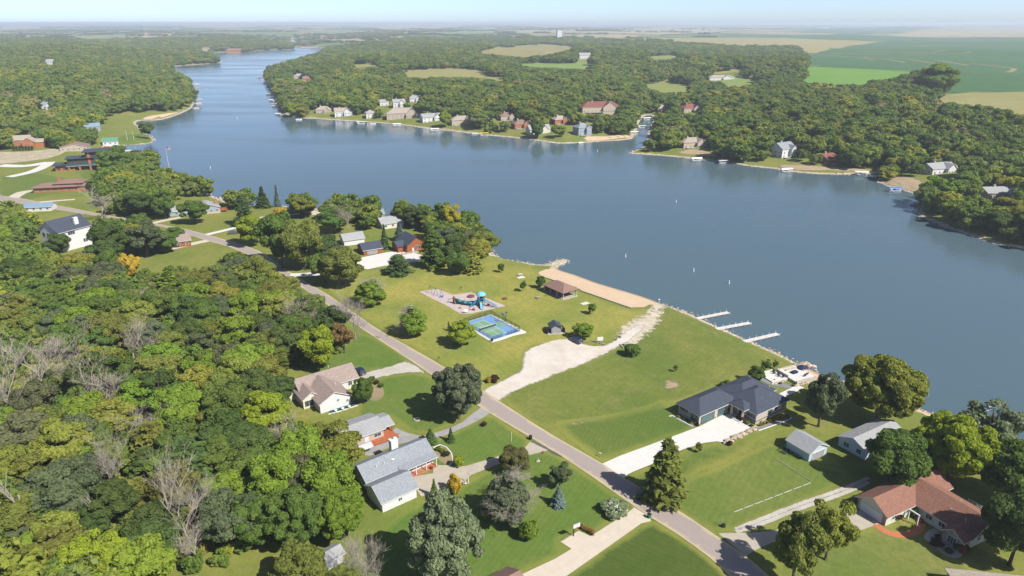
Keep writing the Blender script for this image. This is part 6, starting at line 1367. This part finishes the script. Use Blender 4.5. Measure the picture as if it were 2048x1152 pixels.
# ---- playground
def play():
    p = G(955, 612); r = empty('play_structure', (p[0], p[1], float(height(p[0], p[1])) + .1), math.radians(-14), 'blue and teal ship shaped play structure with towers and slides', 'play structure')
    for cx in (0, 2.2):
        for cy in (0, 2.2): mb = MB(); mb.tube([(cx, cy, 0), (cx, cy, 4.4)], .09, 8); mb.build('post', TEALP, r)
    mb = MB(); mb.box(-.1, 2.3, -.1, 2.3, 1.9, 2.02); mb.build('platform', TEALP, r)
    mb = MB(); mb.lathe([(2.0, 4.3), (1.75, 4.75), (1.1, 5.25), (.3, 5.5), (.02, 5.55)], 8, (1.1, 1.1, 0)); d = mb.build('roof_dome', LBLUE, r)
    mb = MB()
    for k in range(8): a = 2 * math.pi * k / 8; mb.bar((1.1 + 2.02 * math.cos(a), 1.1 + 2.02 * math.sin(a), 4.32), (1.1 + .3 * math.cos(a), 1.1 + .3 * math.sin(a), 5.52), .07)
    mb.build('rib', BLUEP, d)
    for (x0, x1, y0, y1) in ((-.12, -.04, .2, 2.0), (2.24, 2.32, .2, 2.0), (.2, 2.0, 2.24, 2.32), (.2, .9, -.12, -.04)): mb = MB(); mb.box(x0, x1, y0, y1, 2.1, 3.0); mb.build('panel', BLUEP, r)
    for (x0, x1, y0, y1) in ((-.1, 2.3, -.14, -.06), (-.14, -.06, -.05, 2.2)): mb = MB(); mb.box(x0, x1, y0, y1, .3, 1.8); mb.build('climbing_net', TEALP, r)
    def slide(a, b, mat, w_=.6):
        mb = MB(); A, B = Vector(a), Vector(b); mb.bar(A, B, w_, .06, 0); d_ = (B - A).cross(Vector((0, 0, 1))).normalized() * w_ / 2
        for s in (-1, 1): mb.bar(A + d_ * s + Vector((0, 0, .14)), B + d_ * s + Vector((0, 0, .14)), .07, .3)
        mb.bar(B - Vector((0, 0, .02)), B + (B - A).normalized() * .7 * Vector((1, 1, .02)), w_, .06); mb.build('slide', mat, r)
    slide((2.3, 1.1, 2.4), (7.4, .4, .35), LBLUE); slide((1.5, -.1, 1.6), (2.6, -2.9, .3), LBLUE, 1.0); slide((-.1, .9, 1.9), (-2.2, -1.9, .25), BLUEP)
    mb = MB(); mb.tube([(2.3, .7, 1.9), (4.2, .2, 1.2), (6.6, -.6, .6)], .12, 6); mb.build('balance_bar', BROWNP, r)
    # ship hull leading to the bow
    mb = MB(); vs = []; N = 9
    for i in range(N):
        t = i / (N - 1); x = -1.2 - 8.6 * t; w_ = 1.2 * math.cos(t * 1.35) + .05; z1 = 1.0 + .55 * abs(t - .35) + 1.3 * t ** 4
        vs += [(x, -w_, z1), (x, -w_ * .7, .35 + .25 * t), (x, w_ * .7, .35 + .25 * t), (x, w_, z1)]
    fs = []
    for i in range(N - 1):
        for k in range(3): a = 4 * i + k; fs.append((a, a + 4, a + 5, a + 1))
    mb.add(vs, fs); mb.build('hull', TEALP, r)
    for i in range(0, N - 1, 2):
        for s in (0, 3): mb = MB(); q = vs[4 * i + s]; mb.tube([(q[0], q[1], 0), (q[0], q[1], q[2] + .8)], .05, 5); mb.build('stanchion', GREENP, r)
    for i in (1, 3, 5): q = vs[4 * i]; mb = MB(); mb.box(q[0] - .5, q[0] + .5, q[1] - .06, q[1] + .02, q[2], q[2] + .75); mb.build('panel', LBLUE, r)
    mb = MB(); mb.bar((-8.6, -.7, .2), (-9.4, 0, 3.0), .6, .15); mb.bar((-8.4, .7, .2), (-9.4, 0, 3.0), .6, .15); mb.build('bow_climber', BROWNP, r); mb = MB(); mb.tube([(-9.6, 0, 2.0), (-11.6, 0, 1.6), (-12.2, 0, .1)], .1, 6); mb.build('bow_sprit', TEALP, r)
play()
r = empty('merry_go_round', at(942, 594, .1), 0, 'brown merry go round behind the play tower', 'roundabout'); mb = MB(); mb.lathe([(1.5, .2), (1.55, .3), (1.5, .4), (.1, .45)], 16); mb.build('platform', BROWNP, r)
for k in range(5): a = k * 1.257; mb = MB(); mb.tube([(1.3 * math.cos(a), 1.3 * math.sin(a), .4), (1.0 * math.cos(a), 1.0 * math.sin(a), 1.1), (.1, 0, 1.15)], .035, 5); mb.build('handle_bar', BLUEP, r)
an, L_ = ang2((860, 584), (883, 592)); r = empty('swing_set', at(860, 586, .08), an, 'dark tall swing set on the narrow part of the playground', 'swing set')
for x_ in (0, L_ / 2, L_):
    for s in (-1, 1): mb = MB(); mb.tube([(x_, s * 1.2, 0), (x_, 0, 3.0)], .06, 6); mb.build('leg', TEALP, r)
mb = MB(); mb.tube([(0, 0, 3.0), (L_, 0, 3.0)], .06, 6); mb.build('top_beam', TEALP, r)
for k in range(4):
    x_ = L_ * (k + .5) / 4; mb = MB(); mb.box(x_ - .25, x_ + .25, -.1, .1, .5, .55); s_ = mb.build('seat', BLACKM, r); mb = MB(); mb.tube([(x_ - .22, 0, .55), (x_ - .22, 0, 2.97)], .015, 4); mb.tube([(x_ + .22, 0, .55), (x_ + .22, 0, 2.97)], .015, 4); mb.build('chain', STEEL, s_)
r = empty('playground_sign', at(932, 627), math.radians(15), 'blank white sign board on the edge of the playground', 'sign')
for s in (-1, 1): mb = MB(); mb.box(s * .6 - .05, s * .6 + .05, -.05, .05, 0, 1.4); mb.build('post', BLUEP, r)
mb = MB(); mb.box(-.85, .85, -.09, -.052, .7, 1.9); mb.build('board', WHITEP, r)
for i, (u_, v_, mt, lab) in enumerate(((921,617,TANP,'tan play boulder beside the white playground sign'), (941,620,TANP,'small tan play boulder beside the blue slide'), (947,621,BROWNP,'brown spring rider at the edge of the playground'), (976,612,BROWNP,'brown play boulder beside the tower slide'), (884,595,BLUEP,'blue spring rider next to the swings'))):
    mb = MB(); mb.blob((0, 0, .35), .6, 0, i, (1.2, .7, .8)); mb.tube([(0, 0, .7), (.3, 0, 1.1)], .12, 6); mb.build('spring_rider' if 'rider' in lab else 'play_boulder', mt, None, lab, 'play item', loc=at(u_, v_, .1))
# ---- yards
PALEG = plain('pale_grey_timber', (.48, .47, .44), .85, .25, .4)
def rail(a, b, label, n, mat=PALEG, z=.22):
    P0, P1 = np.array(at(*a)), np.array(at(*b)); r = empty('low_rail', tuple(P0), 0, label, 'rail')
    for k in range(n):
        q0 = P0 + (P1 - P0) * (k + .04) / n; q1 = P0 + (P1 - P0) * (k + .9) / n; q0[2] = height(q0[0], q0[1]) + z; q1[2] = height(q1[0], q1[1]) + z; mb = MB(); mb.bar(q0 - P0, q1 - P0, .13, .12); mb.build('timber', mat, r)
        mb = MB(); q = (q0 + q1) / 2 - P0; mb.box(q[0] - .08, q[0] + .08, q[1] - .08, q[1] + .08, q[2] - .5, q[2] - .05); mb.build('foot', mat, r)
rail((1467,1026), (1623,966), 'broken line of low white rails across the big lawn', 8); rail((1623,964), (1550,918), 'thin grey rail running from the white rails to the trailer', 5, GREYW, .15)
r = empty('boat_trailer', at(1578, 908), math.radians(-45), 'empty black boat trailer beside the pale blue garage', 'trailer'); mb = MB()
for s in (-1, 1): mb.bar((-2.6, s * .8, .5), (1.2, s * .8, .5), .1); mb.bar((1.2, s * .8, .5), (3.4, 0, .5), .1)
for x_ in (-2.4, -1, .6): mb.bar((x_, -.8, .5), (x_, .8, .5), .08)
mb.build('frame', BLACKM, r)
for x_ in (-1.6, -.7):
    for s in (-1, 1): mb = MB(); mb.tube([(x_, s * .95, .34), (x_, s * 1.15, .34)], .34, 12); w2 = mb.build('tyre', BLACKM, r); mb = MB(); mb.tube([(x_, s * 1.15, .34), (x_, s * 1.17, .34)], .18, 10); mb.build('rim', WHITEP, w2)
mb = MB(); mb.tube([(3.3, 0, .5), (3.3, 0, 0)], .06, 6); mb.build('jack', STEEL, r); mb = MB(); mb.bar((2.2, 0, .5), (2.2, 0, 1.2), .08); mb.build('winch_post', BLACKM, r)
def bin_(u, v, mat, label):
    r = empty('wheeled_bin', at(u, v, .08), .5, label, 'bin', 'roadside bins'); mb = MB(); mb.add([(-.26,-.3,.08),(.26,-.3,.08),(.26,.3,.08),(-.26,.3,.08),(-.32,-.37,1.0),(.32,-.37,1.0),(.32,.37,1.0),(-.32,.37,1.0)], [(0,3,2,1),(4,5,6,7),(0,1,5,4),(1,2,6,5),(2,3,7,6),(3,0,4,7)]); mb.build('body', mat, r)
    mb = MB(); mb.box(-.34, .34, -.4, .4, 1.003, 1.08); mb.build('lid', BLACKM, r)
    for s in (-1, 1): mb = MB(); mb.tube([(s * .28, .32, .12), (s * .36, .32, .12)], .12, 8); mb.build('wheel', BLACKM, r)
bin_(1298, 1036, GREENP, 'green wheeled bin at the end of the cream driveway'); bin_(1061, 879, BLACKM, 'black wheeled bin at the end of the tan driveway')
def mailbox(u, v, label, mat=BLACKM):
    r = empty('mailbox', at(u, v), .9, label, 'mailbox', 'roadside mailboxes'); mb = MB(); mb.box(-.06, .06, -.06, .06, 0, 1.05); mb.build('post', GREYW, r); mb = MB(); mb.extr([(-.14, 1.05), (-.14, 1.22), (0, 1.34), (.14, 1.22), (.14, 1.05)], -.28, .28); mb.build('box', mat, r)
mailbox(878, 722, 'black mailbox on the park road opposite the gravel drive'); mailbox(1200, 914, 'white mailbox beside the white driveway', WHITEP); mailbox(1347, 1008, 'white mailbox at the foot of the olive cedar', WHITEP)
r = empty('utility_pedestal', at(1446, 1054), 0, 'green marker post with dark box near the gravel track', 'post'); mb = MB(); mb.tube([(-.2, .3, 0), (-.2, .3, 2.2)], .07, 6); mb.build('marker', plain('pale_green', (.25, .45, .38), .6), r); mb = MB(); mb.box(-.3, .4, -.3, .3, 0, .8); mb.build('box', BLACKM, r)
mb = MB(); mb.tube([at(1023, 884), at(1023, 884, 3.0)], .06, 6); mb.build('lamp_post', TRIM, None, 'slim white yard post on the lawn by the black bin', 'post')
def shrub(u, v, w_, h_, c, label, group=None):
    p = G(u, v); return tree('shrub', p[0], p[1], w_, h_, c, 'shrub', label, 'bush', group)
RED_, GRN, LIM, TANG, MAR = (.13, .045, .04), (.10, .16, .035), (.22, .28, .03), (.42, .30, .13), (.10, .045, .05)
YARD = [(1790,1038,3.4,1.7,MAR,'spreading maroon shrub under the windows of the red brown roofed house'), (1825,1033,2.0,2.2,GRN,'round green shrub left of the white porch arch'), (1861,1043,2.4,2.6,GRN,'round green shrub right of the white porch arch'), (1874,1090,3.2,.9,MAR,'low maroon shrub in the gravel bed'), (1877,1077,1.8,.9,MAR,'small maroon shrub in the gravel bed'), (1897,1104,1.9,.9,GRN,'green dome shrub at the tip of the gravel bed'), (1920,1100,3.2,2.4,GRN,'large green shrub at the stone corner of the red brown roofed house'), (1713,1010,2.6,2.4,GRN,'green shrub at the garage corner of the red brown roofed house'),
 (1453,825,1.4,2.0,RED_,'red leafed shrub beside the entry columns'), (1428,836,1.0,1.1,RED_,'small red shrub between the garage doors'), (1395,852,1.1,1.1,RED_,'small red shrub at the garage corner'), (1459,891,1.5,1.6,RED_,'dark red shrub on the lawn corner below the boulders'), (1482,842,1.6,1.5,RED_,'red shrub in the bed right of the entry'), (1476,838,1.3,1.2,GRN,'green shrub in the bed right of the entry'), (1494,848,1.6,.9,LIM,'lime shrub in the bed right of the entry'), (1503,853,1.2,.8,GRN,'low green shrub in the corner bed of the modern house'),
 (1357,836,1.3,.8,LIM,'lime shrub first in the bed left of the garage'), (1369,841,1.3,.8,GRN,'green shrub second in the bed left of the garage'), (1381,847,1.3,.8,LIM,'lime shrub third in the bed left of the garage'),
 (989,764,3.2,2.2,MAR,'maroon bush at the mouth of the gravel lot'), (978,765,2.4,1.9,(.46,.32,.03),'golden bush at the mouth of the gravel lot'), (968,852,1.8,1.4,RED_,'dark red shrub on the lawn above the asphalt drive'), (744,762,2.2,1.6,GRN,'green garden shrub by the gravel drive'), (753,768,2.0,1.4,MAR,'dark garden shrub by the gravel drive'), (762,774,2.0,1.2,GRN,'low garden shrub by the gravel drive'), (885,905,1.8,1.0,LIM,'yellow flowers in the curved bed'), (893,912,2.2,1.3,(.05,.07,.03),'dark shrub in the curved bed'), (876,900,1.8,.9,GRN,'green plants in the curved bed'), (862,938,1.1,.8,(.45,.04,.03),'red flowers at the porch end'),
 (1586,772,1.1,.6,GRN,'small plant in the dark gravel bed'), (1561,768,1.1,.7,LIM,'pale plant in the dark gravel bed'), (1548,762,1.0,.6,GRN,'tiny plant in the dark gravel bed'), (845,882,2.0,1.6,MAR,'brown shrub behind the dark evergreen')]
for q in YARD: shrub(*q)
for k in range(9):
    t_ = k / 8; q0 = (1521 + 52 * t_, 852 - 18 * t_); shrub(q0[0], q0[1], .9, 1.0, TANG if k % 3 else (.40, .2, .08), f'{ORD[k]} tan grass tuft along the brick side of the modern house', 'grass tufts along the modern house')
for k in range(6): shrub(1160 + 5.2 * k, 1056 + 2.9 * k, 1.0, 1.4, (.50, .34, .13), f'{ORD[k]} straw coloured grass tuft beside the driveway pad', 'straw grass tufts at the driveway pad')
for i in range(7): shrub(28 + 6.2 * i, 302 - .2 * i, 2.4, 4.2, (.06, .10, .04), f'{ORD[i]} small column shrub in the row above the stone terraces', 'column shrubs above the terraces')
# boulders: retaining wall of the white driveway, beach, riprap
ROCK = stone('boulder', (.33, .26, .19), (.46, .36, .27), (.56, .47, .38), .6, (.40, .32, .25)); rr = random.Random(9)
wall_ = empty('boulder_wall', at(1450, 886), 0, 'wall of tan boulders along the white driveway of the modern house', 'retaining wall'); O_ = np.array(at(1450, 886))
for k in range(40):
    t_ = k / 39; q = G(1450 + 62 * t_ + rr.uniform(-3, 3), 888 - 31 * t_ + rr.uniform(-2.5, 2.5)); mb = MB(); mb.blob((q[0] - O_[0], q[1] - O_[1], q[2] - O_[2] + rr.uniform(.1, .45)), rr.uniform(.35, .75), 0, k, (1.2, 1, .75)); mb.build('boulder', ROCK, wall_)
for k, (u_, v_, s_) in enumerate(((1591,730,.7), (1597,733,.9), (1606,731,1.1), (1612,730,1.3), (1619,734,1.0), (1626,735,.9), (1668,760,.8))):
    mb = MB(); mb.blob((0, 0, .3), s_, 0, 50 + k, (1.3, 1, .7)); mb.build('boulder', ROCK, None, f'{ORD[k]} tan boulder from the left in the row at the small beach', 'boulder', 'boulders at the small beach', loc=at(u_, v_))
mbr = MB(); m_ = len(LAKE)
for i in range(m_):
    a, b = LAKE[i], LAKE[(i + 1) % m_]; L_ = np.linalg.norm(b - a); mid_ = (a + b) / 2
    um, vm = proj(mid_[0], mid_[1], 0)
    if not (-40 < um < 2090) or vm < 250: continue
    if any(inside(um, vm, P)[0] for P in ([(1100,528),(1325,600),(1300,625),(1090,560)], [(1590,735),(1690,762),(1640,770)])): continue
    st = .9 if vm > 480 else 2.0
    for k in range(int(L_ / st)):
        q = a + (b - a) * (k + rr.random()) * st / L_; n_ = np.array([-(b - a)[1], (b - a)[0]]) / L_; q = q + n_ * rr.uniform(-1.4, 1.4); s_ = rr.uniform(.22, .5) * (1 if vm > 480 else 1.8)
        mbr.blob((q[0], q[1], max(float(height(q[0], q[1])), -.1) + .08), s_, 0, i * 31 + k, (1.2, 1, .7), 0 if s_ < .9 else 1)
mbr.build('shore_riprap', ROCK, None, 'loose tan riprap stones lining the lake shore', None, None, 'stuff')
# beach terrace of the modern house
p0 = G(1575, 764); an = math.radians(24); r = empty('beach_terrace', (p0[0], p0[1], float(height(p0[0], p0[1]))), an, 'white paved terrace with seat walls behind the small beach', 'terrace')
for (x0, x1, y0, y1, z1) in ((-5.0, 1.0, 1.0, 7.5, .55), (1.2, 9.0, -2.2, 6.0, .85)): mb = MB(); mb.box(x0, x1, y0, y1, -.6, z1); mb.build('paved_floor', WHITE_C, r)
for (x0, x1, y0, y1, z0, z1) in ((1.2, 9.0, -2.5, -2.22, -.6, 1.25), (1.2, 1.5, 1.2, 6.0, .86, 1.3), (1.55, 9.0, 5.72, 6.0, .86, 1.3), (3.5, 8.0, 4.4, 4.9, .86, 1.25)): mb = MB(); mb.box(x0, x1, y0, y1, z0, z1); mb.build('seat_wall', LEDGE, r)
for k in range(12): mb = MB(); mb.blob((-5.3 + k * .95, (.6 if k < 6 else -2.9) + rr.uniform(-.2, .2), .1), rr.uniform(.4, .6), 0, 80 + k, (1.2, 1, .8)); mb.build('boulder', ROCK, r)
def chair(lx, ly, lz, rz, label):
    q = r.matrix_basis @ Vector((lx, ly, lz)); c, s = math.cos(an), math.sin(an); pos = (p0[0] + lx * c - ly * s, p0[1] + lx * s + ly * c, r.location.z + lz); o = empty('patio_chair', pos, an + rz, label, 'chair', 'patio chairs on the terrace')
    mb = MB(); mb.box(-.32, .32, -.32, .32, .36, .46); mb.build('seat', NAVY, o); mb = MB(); mb.box(-.32, .32, .26, .34, .46, 1.0); mb.build('backrest', NAVY, o)
    for sx in (-1, 1):
        for sy in (-1, 1): mb = MB(); mb.box(sx * .28 - .03, sx * .28 + .03, sy * .28 - .03, sy * .28 + .03, 0, .36); mb.build('leg', BLACKM, o)
for k in range(5): chair(.2 - .75 * (k % 2), 2.0 + k * 1.0, .55, 1.57, f'{ORD[k]} navy patio chair from the house on the upper terrace')
for k in range(2): chair(6.2 + k * 1.5, -.6 + k * .6, .85, 2.6 + k, ['navy patio chair beside the fire table', 'navy patio chair by the terrace step'][k])
c, s = math.cos(an), math.sin(an)
mb = MB(); mb.box(-.9, .9, -.6, .6, 0, .5); mb.box(-1.0, 1.0, -.7, .7, .5, .58); mb.build('fire_table', NAVY, None, 'low navy fire table in the middle of the terrace', 'table', loc=(p0[0] + 5 * c - 2.4 * s, p0[1] + 5 * s + 2.4 * c, r.location.z + .85), rz=an)
o = empty('patio_umbrella', (p0[0] + 9.6 * c - 3.5 * s, p0[1] + 9.6 * s + 3.5 * c, float(height(p0[0] + 9, p0[1] + 5))), 0, 'open navy umbrella at the lake end of the terrace', 'umbrella'); mb = MB(); mb.tube([(0, 0, 0), (0, 0, 2.5)], .05, 6); mb.build('pole', STEEL, o); mb = MB(); mb.lathe([(1.7, 2.1), (1.65, 2.16), (.8, 2.5), (.05, 2.7)], 8); mb.build('canopy', NAVY, o)
# covered boat beside the buff brick house
r = empty('covered_boat', at(712, 912), math.radians(38), 'boat under pale grey cover between the two grey roofed houses', 'boat'); hull_mesh(7.5, 2.6, 1.1).build('hull', plain('navy_hull', (.03, .04, .10), .3), r, loc=(0, 0, .55)); mb = MB(); mb.extr([(-1.45, 1.75), (-.8, 2.25), (0, 2.5), (.8, 2.25), (1.45, 1.75)], -4.2, 3.6); c_ = mb.build('cover', GREYC, r); c_.rotation_euler = (0, 0, math.pi / 2)
for s in (-1, 1): mb = MB(); mb.tube([(-.8, s * 1.0, .35), (-.8, s * 1.2, .35)], .35, 10); mb.build('tyre', BLACKM, r)
# flags
def flagpole(u, v, hh, label, flag=True):
    r = empty('flagpole', at(u, v), .2, label, 'flagpole'); mb = MB(); mb.tube([(0, 0, 0), (0, 0, hh)], [.14, .05], 8); mb.build('pole', WHITEP, r); mb = MB(); mb.blob((0, 0, hh + .1), .14, 0, 1, rough=0); mb.build('finial', STEEL, r)
    if flag:
        f = empty('flag', (0, 0, 0)); f.parent = r; w_, h_ = hh * .15, hh * .09
        bpy.data.objects.remove(f)
        def wave(x): return .12 * math.sin(x * 2.2)
        def cloth(z0, z1, x0, x1, mat, nm, par, dy=0.0):
            mb = MB(); n = 6; vs = []
            for i in range(n + 1): x = x0 + (x1 - x0) * i / n; vs += [(x, wave(x) + dy, z0 - .25 * x), (x, wave(x) + dy, z1 - .25 * x)]
            mb.add(vs, [(2*i, 2*i+2, 2*i+3, 2*i+1) for i in range(n)]); return mb.build(nm, mat, par)
        zt = hh - .2; base = cloth(zt - h_, zt, .1, .1 + w_, WHITEP, 'flag', r)
        for i in range(0, 13, 2): cloth(zt - h_ * (i + 1) / 13, zt - h_ * i / 13, .1, .1 + w_, REDP, 'stripe', base, -.012)
        cloth(zt - h_ * 7 / 13, zt, .1, .1 + w_ * .42, plain('flag_blue', (.03, .04, .20), .7), 'canton', base, -.026)
flagpole(340, 345, 19, 'tall white flagpole with striped flag over the shore trees'); flagpole(255, 281, 9, 'short flagpole on the cove lawn beside the boathouse', False); flagpole(268, 280, 9, 'short flagpole on the cove lawn nearer the water', False); flagpole(937, 966, 2.6, 'small striped garden flag on the lawn below the tan driveway')
# small yard pieces
mb = MB(); mb.lathe([(.9, 0), (.9, .35), (.65, .35), (.65, .1)], 14); mb.build('fire_pit', LEDGE, None, 'round stone fire pit on the lawn beside the buff brick house', 'fire pit', loc=at(834, 840))
for u_, v_, lab in ((1086,907,'red hydrant by the end of the tan driveway'),): mb = MB(); mb.lathe([(.2, 0), (.2, .1), (.14, .12), (.14, .6), (.17, .62), (.1, .78), (.04, .82)], 10); mb.tube([(-.22, 0, .45), (.22, 0, .45)], .07, 6); mb.build('hydrant', REDP, None, lab, 'hydrant', loc=at(u_, v_))
for k, (u_, v_, lab) in enumerate(((1076,923,'small white garden statue on a rock by the driveway'), (930,968,'rock at the foot of the small garden flag'))):
    mb = MB(); mb.blob((0, 0, .2), .5, 0, 200 + k, (1.3, 1, .6)); mb.tube([(0, 0, .4), (0, 0, .9)], [.2, .12], 6); mb.build('garden_stone', LEDGE, None, lab, 'garden ornament', loc=at(u_, v_))
for k, (u_, v_) in enumerate(((672,825), (686,821), (699,817))): mb = MB(); mb.lathe([(.25, 0), (.38, .6), (.42, .62), (.42, .7), (.3, .7)], 10); mb.build('planter_pot', WHITEP, None, f'{ORD[k]} white planter pot along the gable of the taupe roofed house', 'planter', 'white planter pots', loc=at(u_, v_, .1))
MATG = plain('green_mat', (.02, .09, .07), .9)
sheet('planting_bed', [(657,822),(705,806),(712,800),(722,804),(700,815),(662,829)], MATG, .06, 1, 1); sheet('planting_bed', [(724,800),(736,795),(742,797),(735,803)], MATG, .06, 1, 2)
BED = gravel('bed_mulch', (.26, .19, .12), (.36, .28, .18), False, cell=.3, c3=(.16, .17, .05))
sheet('planting_bed', [(866,898),(884,893),(900,905),(904,922),(896,930),(880,922),(870,912)], BED, .06, 1, 3); sheet('planting_bed', [(735,770),(762,772),(768,790),(752,802),(735,795)], BED, .06, 1, 3); sheet('planting_bed', [(1471,838),(1480,836),(1508,852),(1503,856)], DARKG, .08, 1, 1); sheet('planting_bed', [(1352,831),(1345,834),(1380,853),(1394,855)], DARKG, .08, 1, 1); sheet('planting_bed', [(1512,856),(1573,836),(1582,838),(1518,861)], DARKG, .06, 1, 1)
def edging(pts, label, mat=TRIM, w_=.25, hh=.22):
    P = [np.array(at(*q)) for q in pts]; r = empty('edging', tuple(P[0]), 0, label, 'edging')
    for a, b in zip(P, P[1:]): mb = MB(); mb.bar(a - P[0] + np.array([0, 0, .06]), b - P[0] + np.array([0, 0, .06]), w_, hh); mb.build('edge_stone', mat, r)
edging([(866,896),(880,890),(893,895),(903,907),(906,922),(899,932)], 'curved pale stone edging of the bed at the blue grey roofed house'); edging([(1338,833),(1345,832),(1365,843),(1385,854)], 'pale edging of the bed beside the garage of the modern house'); edging([(1517,862),(1540,854),(1565,845),(1583,838),(1580,835)], 'pale edging along the brick side of the modern house'); edging([(657,829),(680,823),(700,816),(716,811)], 'pale edging in front of the white planter pots')

# ---------------------------------------------------------------- the air
def haze():
    t = NT('haze_air'); v = t.n('ShaderNodeVolumePrincipled'); v.inputs['Color'].default_value = (.78, .88, 1.0, 1); v.inputs['Density'].default_value = 1.2e-4; v.inputs['Anisotropy'].default_value = .1
    t.l(v.outputs[0], t.out.inputs['Volume'])
    mb = MB(); mb.box(XS[0] - 80, XS[-1] + 80, YS[0] - 80, YS[-1] + 80, float(HH.min()) - 1.0, HC + 4)
    mb.build('haze', t.m, kind='stuff', label='pale blue summer haze over the whole countryside')
haze()
